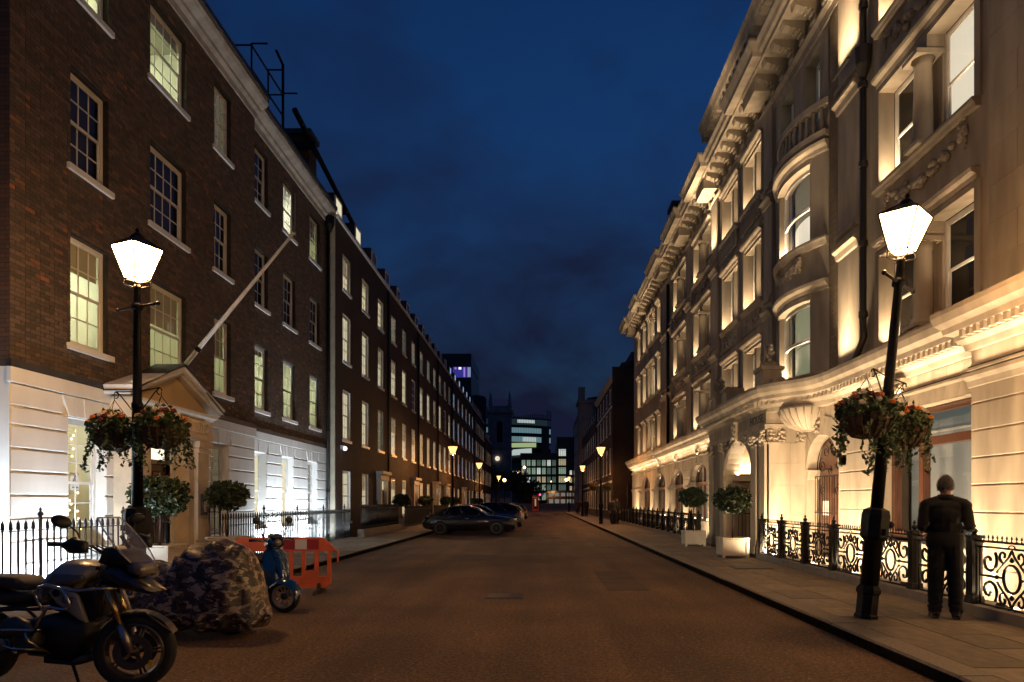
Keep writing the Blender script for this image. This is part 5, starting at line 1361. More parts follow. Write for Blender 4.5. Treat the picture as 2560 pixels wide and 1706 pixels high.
def basket(label, loc, seed, full=True):
    global rnd
    keep = rnd; rnd = random.Random(seed)
    t = thing('hanging_basket', label, 'hanging basket', loc, group='flower baskets hung from the street lamps', local=True)
    m = MB().lathe([(.05, -.24), (.17, -.21), (.27, -.10), (.31, .04), (.30, .05), (.02, .0)], (0, 0, 0), 20)
    for k in range(20):
        a = k * math.pi / 10; m.tube([(math.cos(a) * r * 1.01, math.sin(a) * r * 1.01, z) for (r, z) in ((.06, -.245), (.175, -.215), (.275, -.10), (.315, .045))], .008, 4)
    ob('bowl', m, wick, t)
    m = MB()
    for k in range(3):
        a = k * 2.1 + .4; m.tube([(.30 * math.cos(a), .30 * math.sin(a), .05), (0, 0, .50)], .005, 4)
    m.tube([(0, 0, .5), (0, 0, .56)], .006, 4); ob('chain', m, iron, t)
    pts = []
    for k in range(620 if full else 260):           # dome of leaves
        a = rnd.random() * 6.28; r = .35 * math.sqrt(rnd.random()); pts.append(((r * math.cos(a), r * math.sin(a), .04 + rnd.uniform(-.06, .27) * math.sqrt(max(.05, 1 - (r / .37) ** 2))), rnd.uniform(.6, 1.3)))
    for k in range(60): pts.append(((rnd.gauss(0, .06), rnd.gauss(0, .06), rnd.uniform(.18, .36)), .9))
    for s_ in range(30 if full else 14):            # trailing stems
        a = rnd.random() * 6.28; L = rnd.uniform(.15, .62); r0 = .30; x, y, z = r0 * math.cos(a), r0 * math.sin(a), .02; n = int(L / .022)
        for k in range(n):
            x += math.cos(a) * .003 + rnd.gauss(0, .007); y += math.sin(a) * .003 + rnd.gauss(0, .007); z -= .022
            pts.append(((x + rnd.gauss(0, .018), y + rnd.gauss(0, .018), z), rnd.uniform(.5, 1.0)))
    m = MB(); leaves(m, pts, .052); ob('foliage', m, leafm, t)
    for (mat, n, nm) in ((fl_or, 9, 'orange_flowers'), (fl_ye, 5, 'yellow_flowers'), (fl_wh, 10, 'white_flowers'), (fl_dk, 12, 'maroon_flowers')):
        m = MB()
        for k in range(n if full else n // 2):
            a = rnd.random() * 6.28; r = rnd.uniform(.10, .35); c = Vector((r * math.cos(a), r * math.sin(a), .06 + .24 * math.sqrt(max(0, 1 - (r / .36) ** 2)) + rnd.uniform(-.03, .03)))
            for j in range(5):
                b = j * 1.256; m.ball((c.x + .021 * math.cos(b), c.y + .010 * math.sin(b), c.z + .018 * math.sin(b)), .025, 6, 4, .7)
        ob(nm, m, mat, t, kind='stuff')
    rnd = keep; return t
def hang(lampo, k, label, seed, full=True):
    p = lampo.matrix_basis @ Vector((k * .50, 0, 2.46)); return basket(label, p, seed, full)
bpy.context.view_layer.update()
hang(lampA, -1, 'flower basket on the side of the left lamp nearer the window', 21); hang(lampA, 1, 'flower basket with orange blooms on the doorway side of the left lamp', 22)
hang(lampB, 1, 'flower basket on the leaning lamp, on the porch side', 23); hang(lampB, -1, 'flower basket with ribbed bowl on the leaning lamp, above the man', 24)
hang(lampC, -1, 'dim flower basket on the road side of the second right lamp', 25, False); hang(lampC, 1, 'dim flower basket on the wall side of the second right lamp', 26, False)

# ================================================================= clipped trees in square planters
plant_w = M('planter_paint', (.62, .56, .46), .55, var=.08, scale=4)
def planter(label, loc, s_, h):
    t = thing('planter', label, 'planter', loc, group='square timber planters', local=True); q = s_ / 2
    for sx in (-1, 1):
        for sy in (-1, 1): ob('leg', MB().box(sx * q - .035, sx * q + .035, sy * q - .035, sy * q + .035, 0, h), plant_w, t)
    for k in range(4):
        Rz = Matrix.Rotation(k * math.pi / 2, 4, 'Z'); m = MB().box(-q + .035, q - .035, -q - .015, -q + .015, .07, h - .02); m.box(-q + .035, q - .035, -q - .03, -q, .07, .13); m.box(-q + .035, q - .035, -q - .03, -q, h - .08, h - .01)
        m.v = [tuple(Rz @ Vector(p)) for p in m.v]; ob('side_panel', m, plant_w, t)
    m = MB()
    for (a, b, c, d) in ((-q - .05, q + .05, -q - .05, -q + .03), (-q - .05, q + .05, q - .03, q + .05), (-q - .05, -q + .03, -q + .03, q - .03), (q - .03, q + .05, -q + .03, q - .03)): m.box(a, b, c, d, h, h + .03)
    ob('rim', m, plant_w, t); ob('soil', MB().box(-q + .02, q - .02, -q + .02, q - .02, h - .08, h - .04), M('soil', (.03, .02, .014), .95, var=.3, scale=30), t)
def crownmesh(rx, rz, n, seed, size):
    global rnd
    keep = rnd; rnd = random.Random(seed); pts = []; m = MB()
    lob = [(rnd.uniform(-.6, .6), rnd.uniform(-.6, .6), rnd.uniform(-.5, .5), rnd.uniform(.35, .6)) for _ in range(16)]
    while len(pts) < n:
        if rnd.random() < .55:
            d = Vector((rnd.gauss(0, 1), rnd.gauss(0, 1), rnd.gauss(0, 1))).normalized(); r = rnd.uniform(.60, 1.04) + rnd.gauss(0, .07); p = d * r
        else:
            l = rnd.choice(lob); p = Vector((l[0] + rnd.gauss(0, .5) * l[3], l[1] + rnd.gauss(0, .5) * l[3], l[2] + rnd.gauss(0, .5) * l[3]))
            if p.length > 1.15: continue
        pts.append(((p.x * rx, p.y * rx, p.z * rz), rnd.uniform(.7, 1.4)))
    leaves(m, pts, size)
    me = m.mesh('crown', leafd); rnd = keep; return me
CR = [crownmesh(.47, .34, 2100, 5, .062), crownmesh(.47, .34, 2100, 6, .062)]
def boxtree(label, loc, k, z0, zc, sc=1.):
    t = thing('box_tree', label, 'tree', loc, group='clipped standard trees in planters', local=True)
    m = MB().tube([(0, 0, z0 - .05), (.015, .01, (z0 + zc) / 2), (0, 0, zc)], [.022, .018, .02], 7)
    for j in range(5): a = j * 1.3; m.tube([(0, 0, zc - .18), (.14 * math.cos(a), .14 * math.sin(a), zc), (.28 * math.cos(a), .28 * math.sin(a), zc + .05)], [.014, .01, .006], 5)
    ob('trunk', m, M('bark', (.07, .05, .035), .9, var=.3, scale=20), t, True)
    o = link('crown', CR[k % 2], t, (0, 0, zc)); o.scale = (sc, sc, sc); o.rotation_euler = (0, 0, k * 1.1)
for k, (x, y, s_, h, z0, zc, sc, la, lb) in enumerate(((5.1, 18.1, .62, .50, .5, 1.52, 1.03, 'pale square planter in front of the arched porch', 'clipped round tree in the planter before the arched porch'),
        (5.12, 22.8, .6, .48, .48, 1.62, .95, 'pale square planter just beyond the porch', 'clipped round tree just beyond the arched porch'),
        (-7.30, 13.1, .62, .62, .6, 1.58, 1.08, 'timber planter on the near side of the doorway steps', 'clipped round tree behind the left lamp post'),
        (-7.45, 16.25, .62, .62, .6, 1.62, 1.0, 'timber planter on the far side of the doorway steps', 'clipped round tree to the right of the pedimented doorway'))):
    planter(la, (x, y, .13), s_, h); boxtree(lb, (x, y, .13), k, z0, zc, sc)
for k, (x, y, lb) in enumerate(((-7.9, 38.9, 'at the second terrace house'), (-7.8, 46.6, 'at the third terrace house'), (-7.7, 55.9, 'near the parked cars'), (-7.7, 61.5, 'beyond the parked cars'), (-7.6, 79, 'far along the left terrace'), (-7.6, 86, 'farthest along the left terrace'))):
    planter('small dark planter ' + lb, (x, y, .13), .55, .5); boxtree('dark clipped tree ' + lb, (x, y, .13), k, .5, 1.55, 1.05)

# ================================================================= people
def ell(m, c, rx, ry, rz, n=14, k=9):
    vs0 = len(m.v); m.ball((0, 0, 0), 1., n, k)
    for i in range(vs0, len(m.v)): p = m.v[i]; m.v[i] = (c[0] + p[0] * rx, c[1] + p[1] * ry, c[2] + p[2] * rz)
def remesh(m, voxel, smooth=6):
    me = m.mesh('tmp', white); o = bpy.data.objects.new('tmp', me); col.objects.link(o)
    r = o.modifiers.new('r', 'REMESH'); r.mode = 'VOXEL'; r.voxel_size = voxel; r.use_smooth_shade = True
    s_ = o.modifiers.new('s', 'SMOOTH'); s_.iterations = smooth; s_.factor = .5
    dg = bpy.context.evaluated_depsgraph_get(); dg.update(); out = bpy.data.meshes.new_from_object(o.evaluated_get(dg))
    bpy.data.objects.remove(o); return out
skin = M('skin', (.42, .24, .16), .55); hair = M('grey_hair', (.085, .072, .06), .8, var=.4, scale=40, bump=.4, bscale=120)
def person(label, loc, rz, h=1.75, coat=(.016, .015, .015), trs=(.014, .014, .016), hairc=None, voxel=.011, stride=0., arms='bent', seed=0, spread=0.):
    m = MB(); r2 = random.Random(seed)
    def limb(P, rr): m.tube(P, rr, 12); [m.ball(p, r * 1.0, 10, 7) for p, r in zip(P, rr)]
    ell(m, (0, 0, .98), .185, .135, .17); ell(m, (0, .01, 1.12), .185, .135, .18); ell(m, (0, -.01, 1.28), .205, .13, .18); ell(m, (0, -.015, 1.37), .22, .11, .11)
    for s_ in (-1, 1): m.tube([(0, -.01, 1.47), (s_ * .10, -.015, 1.445), (s_ * .21, -.02, 1.40)], [.06, .062, .07], 12)
    m.tube([(0, -.01, 1.40), (0, .005, 1.50), (0, .015, 1.56)], [.075, .062, .060], 12)
    ell(m, (0, .02, 1.635), .084, .100, .120); ell(m, (0, .05, 1.585), .055, .065, .06)           # skull, jaw
    m.tube([(0, .105, 1.66), (0, .125, 1.625), (0, .105, 1.61)], [.010, .016, .010], 8)             # nose
    ell(m, (.030, .095, 1.655), .015, .012, .010, 8, 6); ell(m, (-.030, .095, 1.655), .015, .012, .010, 8, 6)   # brows/eyes
    ell(m, (0, .105, 1.582), .024, .010, .008, 8, 5)                                               # lips
    for s_ in (-1, 1):
        ell(m, (s_ * .078, .01, 1.635), .012, .022, .032, 8, 6)                                     # ears
        sh = (s_ * .215, -.02, 1.385)
        if arms == 'bent': el, wr, hd = (s_ * .252, -.055, 1.12), (s_ * .175, .17, 1.07), (s_ * .12, .235, 1.09)
        else: el, wr, hd = (s_ * .245, -.03 - stride * .2 * s_, 1.13), (s_ * .25, .05 + stride * .3 * s_, .89), (s_ * .245, .07 + stride * .3 * s_, .81)
        limb([sh, el, wr], [.070, .060, .044])
        d = (Vector(hd) - Vector(wr)).normalized(); side = Vector((0, 0, 1)).cross(d).normalized() if abs(d.z) < .8 else Vector((0, 1, 0)); nn = d.cross(side)
        m.tube([wr, tuple(Vector(wr) + d * .05), tuple(Vector(wr) + d * .095)], [.03, .037, .036], 10)
        pk = Vector(wr) + d * .09
        for f in range(4):
            b = pk + side * (f - 1.5) * .019; L = (.066, .078, .073, .058)[f]
            m.tube([tuple(b), tuple(b + d * L * .5 + nn * .006), tuple(b + d * L * .85 - nn * .018), tuple(b + d * L * .8 - nn * .034)], [.0105, .0095, .009, .008], 7)
        b = Vector(wr) + d * .035 + side * .03 * -s_; m.tube([tuple(b), tuple(b + d * .03 + side * .024 * -s_), tuple(b + d * .06 + side * .026 * -s_)], [.013, .011, .009], 7)
        st = stride * s_
        limb([(s_ * .09, 0, .93), (s_ * .105, .02 + st * .18 + spread * (s_ > 0) * .03, .50), (s_ * (.105 + spread * .03), -.01 + st * .30 + spread * (s_ > 0) * .05, .10)], [.112, .092, .080])
        m.tube([(s_ * .105, -.075 + st * .3, .048), (s_ * .11, .05 + st * .3, .050), (s_ * .125, .155 + st * .3, .034), (s_ * .128, .19 + st * .3, .03)], [.048, .050, .042, .025], 10)
    sc = h / 1.75
    m.v = [(p[0] * sc, p[1] * sc, p[2] * sc) for p in m.v]
    me = remesh(m, voxel * sc, 9)
    hm = hair if hairc is None else M('hair_%d' % seed, hairc, .7, var=.2, scale=40)
    mats = [M('coat_%d' % seed, coat, .85, var=.3, scale=14, bump=.5, bscale=16), M('trousers_%d' % seed, trs, .85, var=.25, scale=14, bump=.4, bscale=14), skin, hm, M('shoe', (.014, .012, .011), .4)]
    for q in mats: me.materials.append(q) if q.name not in [x.name for x in me.materials if x] else None
    me.materials.clear(); [me.materials.append(q) for q in mats]
    co_ = [0.] * (len(me.vertices) * 3); me.vertices.foreach_get('co', co_)
    nrm = [v.normal.copy() for v in me.vertices]
    for i, nv in enumerate(nrm):
        x, y, z = co_[3 * i] / sc, co_[3 * i + 1] / sc, co_[3 * i + 2] / sc
        if z < 1.46 and z > .1:
            am = .010 if z < .9 else .008
            kz = 9. if z < .9 else 7.
            d = am * (mnoise.noise((x * 5 + seed, y * 5, z * kz)) + .6 * mnoise.noise((x * 11, y * 11 + seed, z * kz * 2.2)))
            if z < .30: d += .007 * math.sin(z * 95 + 4 * mnoise.noise((x * 8, y * 8, 1))) * (.30 - z) / .2
            for k in range(3): co_[3 * i + k] += nv[k] * d * sc
        elif z > 1.575 and y < .045 + max(0, (z - 1.66)) * 1.2:
            d = .010 + .008 * mnoise.noise((x * 38, y * 38, z * 38))
            for k in range(3): co_[3 * i + k] += nv[k] * d * sc
    me.vertices.foreach_set('co', co_); me.update()
    for p in me.polygons:
        c = p.center / sc
        hx = abs(c.x); isHand = (hx > .10 and ((arms == 'bent' and c.y > .175 and .95 < c.z < 1.15) or (arms != 'bent' and c.z < .88 and hx > .2)))
        if c.z > 1.515:
            back = c.y < .045 + max(0, (c.z - 1.66)) * 1.2
            i = 3 if (c.z > 1.585 and back and not (hx > .078 and c.z < 1.67)) or c.z > 1.712 else 2
        elif isHand: i = 2
        elif c.z < .085: i = 4
        elif c.z < .90: i = 1
        else: i = 0
        p.material_index = i; p.use_smooth = True
    o = ob('person', me, None, loc=loc, rot=(0, 0, rz), label=label, cat='person')
    return o
def collar(p):
    return p
man = person('man in dark jacket and trousers seen from behind at the scrolled railing', (5.12, 8.62, .132), R(-28), 1.79, coat=(.0065, .006, .0055), trs=(.006, .0058, .006), voxel=.010, seed=1, spread=.3)
cl = MB().lathe([(.080, 1.465), (.098, 1.47), (.086, 1.525), (.078, 1.52)], (0, 0, 0), 22); ob('collar', cl, MATS['coat_1'], man, True)
hm = MB()
for (rx, ry, z) in ((.212, .160, .885), (.216, .164, .90), (.210, .158, .99), (.196, .146, 1.06)):
    for k in range(40): a = k * math.pi / 20; q = 1 + .012 * math.sin(a * 5) + .01 * math.sin(a * 11); hm.v.append((rx * q * math.cos(a), ry * q * math.sin(a), z + .006 * math.sin(a * 3)))
for i in range(3):
    for k in range(40): q = (k + 1) % 40; hm.f.append([i * 40 + k, i * 40 + q, (i + 1) * 40 + q, (i + 1) * 40 + k]); hm.mi.append(0)
ob('jacket_hem', hm, MATS['coat_1'], man, True)
shm = M('shoe_leather', (.02, .016, .013), .35, coat=.3); solem = M('shoe_sole', (.05, .045, .04), .8)
for s_ in (-1, 1):
    y0 = -.01 + (s_ > 0) * .015; x0 = s_ * .116; sh = MB(); so = MB()
    for (y, w, h) in ((-.085, .030, .055), (-.07, .040, .085), (-.02, .043, .095), (.05, .045, .080), (.12, .052, .058), (.18, .046, .045), (.215, .022, .032)):
        n = 12
        for k in range(n): a = k * 2 * math.pi / n; sh.v.append((x0 + s_ * max(0, y) * .12 + w * math.cos(a), y0 + y, max(.012, h * .5 + h * .5 * math.sin(a))))
        for k in range(n): a = k * 2 * math.pi / n; so.v.append((x0 + s_ * max(0, y) * .12 + (w + .005) * math.cos(a), y0 + y * 1.02, .009 + .009 * math.sin(a)))
    for m_ in (sh, so):
        for i in range(6):
            for k in range(12): q = (k + 1) % 12; m_.f.append([i * 12 + k, i * 12 + q, (i + 1) * 12 + q, (i + 1) * 12 + k]); m_.mi.append(0)
        m_.f.append(list(range(12))); m_.f.append([72 + k for k in range(12)]); m_.mi += [0, 0]
    o_ = ob('shoe', sh, shm, man, True); ob('sole', so, solem, o_, True)
hr = MB(); rr_ = random.Random(4)                       # tufts of short hair lying on the skull
for k in range(900):
    a = rr_.uniform(0, 6.283); e = rr_.uniform(-.35, 1.5); d = Vector((math.cos(a) * math.cos(e), math.sin(a) * math.cos(e), math.sin(e)))
    if d.y > .35 and e < .75: continue
    p = Vector((d.x * .098, .018 + d.y * .114, 1.640 + d.z * .133)); t_ = Vector((rr_.gauss(0, .3), -d.y * .2 - .1, -1)); t_ = (t_ - d * t_.dot(d)).normalized(); b_ = d.cross(t_)
    q = p * 1.0; L = rr_.uniform(.012, .026); hr.add([tuple(q - b_ * .003), tuple(q + b_ * .003), tuple(q + t_ * L + d * .004)], [(0, 1, 2)])
ho = ob('hair', hr, hair, man, kind='stuff')
for o_ in man.children: o_.scale = (1.79 / 1.75,) * 3
for k, (x, y, rz, a, c, lb) in enumerate(((4.75, 44.2, 20, .25, (.06, .045, .035), 'pedestrian in a brown coat beside the second right lamp'), (5.05, 44.9, 200, .2, (.03, .025, .02), 'dark-clad pedestrian close to the wall beside the second right lamp'),
        (4.9, 46.3, 10, .3, (.035, .03, .03), 'dark-clad pedestrian just beyond the second right lamp'), (4.5, 66.5, 190, .2, (.02, .02, .022), 'pedestrian on the right pavement before the third lamp'),
        (4.6, 82, 0, .3, (.03, .03, .035), 'pedestrian far along the right pavement'), (4.9, 90, 180, .2, (.05, .04, .035), 'farthest pedestrian on the right pavement'))):
    person(lb, (x, y, .132), R(rz), 1.72, c, (.02, .02, .022), (.03, .02, .015), .03, a, 'swing', seed=10 + k)
# ================================================================= vehicles
rubber = M('tyre_rubber', (.012, .012, .012), .8, bump=.4, bscale=60); blackp = M('black_plastic', (.014, .014, .015), .45, var=.2, scale=20)
alu = M('brushed_metal', (.45, .43, .40), .32, .9); chrome = M('polished_steel', (.6, .58, .55), .16, 1.); darkmet = M('dark_metal', (.07, .068, .066), .42, .45)
tailred = M('tail_lens', (.25, .008, .008), .2, coat=.8)
def wheel(t, c, R_, w, rim_r, nsp, rimm, axis_rot=0., tyre_name='tyre', double=False, part='wheel', tread=True):
    """wheel > tyre, rim; built round the y axis then turned by axis_rot about z"""
    Rz = Matrix.Translation(c) @ Matrix.Rotation(axis_rot, 4, 'Z')
    def put(name, m, mat, par): m.v = [tuple(Rz @ Vector(p)) for p in m.v]; return ob(name, m, mat, par, True)
    hub = MB().lathe([(.03, -w * .5), (.045, -w * .3), (.045, w * .3), (.03, w * .5)], (0, 0, 0), 14, 'y'); h = put(part, hub, darkmet, t)
    pr = [(rim_r, -w * .42), (rim_r + .02, -w * .5), (R_ - .03, -w * .48), (R_ - .008, -w * .3), (R_, 0), (R_ - .008, w * .3), (R_ - .03, w * .48), (rim_r + .02, w * .5), (rim_r, w * .42)]
    put(tyre_name, MB().lathe(pr + pr[:1], (0, 0, 0), 40, 'y', cap=False), rubber, h)
    m = MB().lathe([(rim_r - .012, -w * .44), (rim_r + .006, -w * .45), (rim_r + .004, -w * .3), (rim_r - .02, 0), (rim_r + .004, w * .3), (rim_r + .006, w * .45), (rim_r - .012, w * .44), (rim_r - .03, w * .1), (rim_r - .03, -w * .1), (rim_r - .012, -w * .44)], (0, 0, 0), 40, 'y', cap=False)
    for k in range(nsp):
        a = 2 * math.pi * k / nsp
        for da in ((-.09, .09) if double else (0,)):
            m.tube([(.035 * math.cos(a), w * .12 * (-1 if da < 0 else 1), .035 * math.sin(a)), ((rim_r - .015) * math.cos(a + da), 0, (rim_r - .015) * math.sin(a + da))], [.013, .009], 6)
    put('rim', m, rimm, h); return h
def pod(m, poly, hw, y0=0., shrink=.80, mid=.62, lean=None):
    """rounded body panel: a side outline [(x, z)] given thickness 2*hw and softened edges"""
    cx = sum(p[0] for p in poly) / len(poly); cz = sum(p[1] for p in poly) / len(poly); n = len(poly); vs = []; fs = []
    lay = [(-hw, shrink), (-hw * mid, 1.), (hw * mid, 1.), (hw, shrink)]
    for (y, s_) in lay:
        for (x, z) in poly: vs.append((cx + (x - cx) * s_, y0 + y, cz + (z - cz) * s_))
    for k in range(3):
        for i in range(n): j = (i + 1) % n; fs.append((k * n + i, k * n + j, (k + 1) * n + j, (k + 1) * n + i))
    fs.append(tuple(range(n))[::-1]); fs.append(tuple(3 * n + i for i in range(n)))
    m.add(vs, fs); return m
# ---------------- big touring motorcycle, nose to the right
mt = thing('motorcycle', 'large grey and black touring motorcycle with crash bars, nearest the camera', 'motorcycle', (-4.96, 6.09, 0), R(-9), local=True)
greyp = M('motorcycle_grey', (.34, .335, .32), .36, .1, coat=.6, var=.05); seatm = M('seat_vinyl', (.02, .019, .018), .6, bump=.3, bscale=200); goldf = M('fork_gold', (.62, .42, .20), .25, .9)
def PX_(cx, cy_): return (1.51 + (cx - 1160) / 1010., .325 + (1240 - cy_) / 955.)
def PL(*a): return [PX_(*q) for q in a]
fs_ = R(22)
wheel(mt, (1.51, 0, .325), .325, .12, .235, 5, M('rim_bronze', (.16, .13, .10), .35, .7), fs_, double=True)
wheel(mt, (0, 0, .325), .325, .17, .22, 5, darkmet, 0, double=True)
Rf = Matrix.Translation((1.51, 0, .325)) @ Matrix.Rotation(fs_, 4, 'Z')
def putf(name, m, mat, sm=True): m.v = [tuple(Rf @ Vector(p)) for p in m.v]; return ob(name, m, mat, mt, sm)
for s_ in (-1, 1):
    putf('brake_disc', MB().lathe([(.09, s_ * .075), (.152, s_ * .075), (.152, s_ * .081), (.09, s_ * .081), (.09, s_ * .075)], (0, 0, 0), 30, 'y', cap=False), darkmet, False)
    m = MB().tube([(0, s_ * .10, 0), (-.085, s_ * .10, .24)], [.034, .032], 12); putf('fork_leg', m, alu)
    putf('fork_tube', MB().tube([(-.075, s_ * .10, .22), (-.20, s_ * .10, .58)], .024, 12), goldf)
    m = MB().box(-.10, -.03, s_ * .07 - .02, s_ * .07 + .03, .05, .13); putf('brake_caliper', m, blackp, False)
putf('disc_lock', MB().box(.13, .155, -.10, -.06, -.12, -.075), M('yellow_lock', (.7, .5, .02), .5), False)
m = MB(); P = [(.345 * math.cos(a), .345 * math.sin(a)) for a in [R(25 + 9 * k) for k in range(13)]]
for k in range(12): (x0, z0), (x1, z1) = P[k], P[k + 1]; m.box(min(x0, x1), max(x0, x1), -.075, .075, min(z0, z1), max(z0, z1) + .008) if False else m.quad((x0, -.075, z0), (x1, -.075, z1), (x1, .075, z1), (x0, .075, z0))
m.tube([(.30, -.075, .16), (.1, -.085, .33), (-.12, -.085, .32)], .012, 6); putf('front_mudguard', m, blackp)
# body
ob('fuel_tank', pod(MB(), PL((310, 800), (440, 610), (590, 505), (720, 515), (850, 555), (880, 610), (800, 650), (640, 660), (480, 760), (430, 830), (340, 850)), .19), greyp, mt, True)
ob('tank_top', pod(MB(), PL((560, 520), (600, 498), (840, 545), (880, 575), (830, 590), (600, 545)), .12), blackp, mt, True)
for s_ in (-1, 1):
    ob('tank_side_panel', pod(MB(), PL((470, 680), (560, 600), (820, 610), (860, 640), (760, 680), (600, 700), (470, 800), (450, 760)), .03, s_ * .205), M('motorcycle_dark_grey', (.11, .11, .105), .35, .1, coat=.4), mt, True)
    pn = ob('radiator_shroud', pod(MB(), PL((560, 740), (640, 690), (740, 700), (830, 770), (920, 975), (840, 950), (720, 880), (640, 830)), .025, s_ * .245), greyp, mt, True)
    m = MB().lathe([(.001, .0), (.030, .0), (.033, -.004), (.033, -.010)], (*([PX_(650, 745)[0]]), s_ * .275, PX_(650, 745)[1]), 20, 'y'); ob('badge_ring', m, M('badge_black', (.01, .01, .012), .25), pn)
    bx, bz = PX_(650, 745)
    for q in range(4):
        m = MB(); c = [(bx, s_ * .281, bz)] + [(bx + .021 * math.cos(a), s_ * .281, bz + .021 * math.sin(a)) for a in [math.pi / 2 * (q + j / 5) for j in range(6)]]
        m.add(c, [tuple(range(7))]); ob('badge_quarter', m, M('badge_white', (.6, .6, .6), .3) if q % 2 else M('badge_blue', (.02, .10, .35), .3), pn)
gs = textmesh('GS', .085, .002, blackp, .25); o = link('model_letters', gs, mt); lx, lz = PX_(745, 800)
o.matrix_basis = Matrix.Translation((lx, -.274, lz)) @ Matrix.Rotation(R(90), 4, 'X') @ Matrix.Rotation(R(-8), 4, 'Z')
ob('seat', pod(MB(), PL((-330, 700), (-100, 770), (120, 775), (290, 770), (310, 800), (240, 870), (0, 885), (-330, 850)), .17), seatm, mt, True)
ob('pillion_seat', pod(MB(), PL((-360, 640), (0, 640), (110, 650), (190, 710), (205, 755), (0, 735), (-360, 735)), .15), seatm, mt, True)
ob('tail', pod(MB(), PL((-640, 640), (-360, 660), (-300, 860), (-420, 860), (-640, 740)), .12), blackp, mt, True)
ob('beak', pod(MB(), PL((880, 560), (1010, 495), (1110, 530), (1190, 610), (1400, 745), (1380, 765), (1180, 745), (1000, 715), (880, 690)), .13, 0, .55), M('beak_blue_black', (.012, .013, .02), .3, coat=.5), mt, True)
ob('headlamp', pod(MB(), PL((1130, 490), (1210, 490), (1290, 520), (1320, 600), (1270, 630), (1180, 600)), .11), M('lamp_glass', (.25, .22, .18), .1, .3, coat=1.), mt, True)
ob('cockpit', pod(MB(), PL((890, 520), (950, 390), (1040, 380), (1150, 430), (1250, 510), (1100, 545), (960, 540)), .14), blackp, mt, True)
m = MB(); W = [(905, 165, .10), (960, 150, .135), (1075, 180, .15), (1180, 330, .17), (1280, 505, .15)]
prof = PL(*[(a, b) for a, b, _ in [(905, 160, 0), (960, 260, 0), (1040, 340, 0), (1140, 450, 0), (1250, 520, 0)]])
n = 6
for i, ((x, z), hw) in enumerate(zip(PL((930, 150), (1010, 235), (1100, 330), (1190, 430), (1265, 510)), (.12, .155, .17, .17, .14))):
    for k in range(n + 1): t_ = -1 + 2 * k / n; m.v.append((x + .06 * (1 - t_ * t_) - .03, t_ * hw, z))
for i in range(4):
    for k in range(n): a = i * (n + 1) + k; m.f.append([a, a + 1, a + n + 2, a + n + 1]); m.mi.append(0)
scm = M('smoked_screen', (.42, .42, .45), .14, coat=.5); scm.node_tree.nodes['Principled BSDF'].inputs['Alpha'].default_value = .42
scr = ob('windscreen', m, scm, mt, True)
em = MB().tube([m.v[k * (n + 1)] for k in range(5)], .006, 6); em.tube([m.v[k * (n + 1) + n] for k in range(5)], .006, 6); em.tube(m.v[:n + 1], .006, 6); ob('screen_edge', em, M('edge_clear', (.5, .5, .5), .2), scr, True)
m = MB(); m.tube([(*PX_(1040, 300), )[:1] + (-.02,) + PX_(1040, 300)[1:], (PX_(1120, 400)[0], -.02, PX_(1120, 400)[1])], .018, 6); ob('screen_stay', m, blackp, scr)
hb = MB(); a_ = Vector((PX_(880, 480)[0], 0, PX_(880, 470)[1]))
for s_ in (-1, 1):
    hb.tube([tuple(a_), (a_.x + .02, s_ * .18, a_.z + .10), (a_.x - .05, s_ * .38, a_.z + .12)], .012, 8)
ob('handlebar', hb, darkmet, mt, True)
for s_ in (-1, 1):
    ob('grip', MB().tube([(a_.x - .02, s_ * .30, a_.z + .12), (a_.x - .12, s_ * .46, a_.z + .13)], .019, 10), rubber, mt, True)
    g = MB(); pod(g, [(a_.x - .10, a_.z + .12), (a_.x + .02, a_.z + .18), (a_.x + .13, a_.z + .14), (a_.x + .13, a_.z + .05), (a_.x, a_.z + .05)], .04, s_ * .36); ob('hand_guard', g, blackp, mt, True)
    ob('mirror_stem', MB().tube([(a_.x + .01, s_ * .27, a_.z + .12), (a_.x - .0, s_ * .31, a_.z + .22), (a_.x - .03, s_ * .36, a_.z + .28)], .007, 6), blackp, mt, True)
    mm = MB(); ell(mm, (0, 0, 0), .028, .075, .052); Rm = Matrix.Translation((a_.x - .05, s_ * .41, a_.z + .31)) @ Matrix.Rotation(R(25 * s_), 4, 'X') @ Matrix.Rotation(R(-35), 4, 'Z'); mm.v = [tuple(Rm @ Vector(p)) for p in mm.v]; ob('mirror', mm, blackp, mt, True)
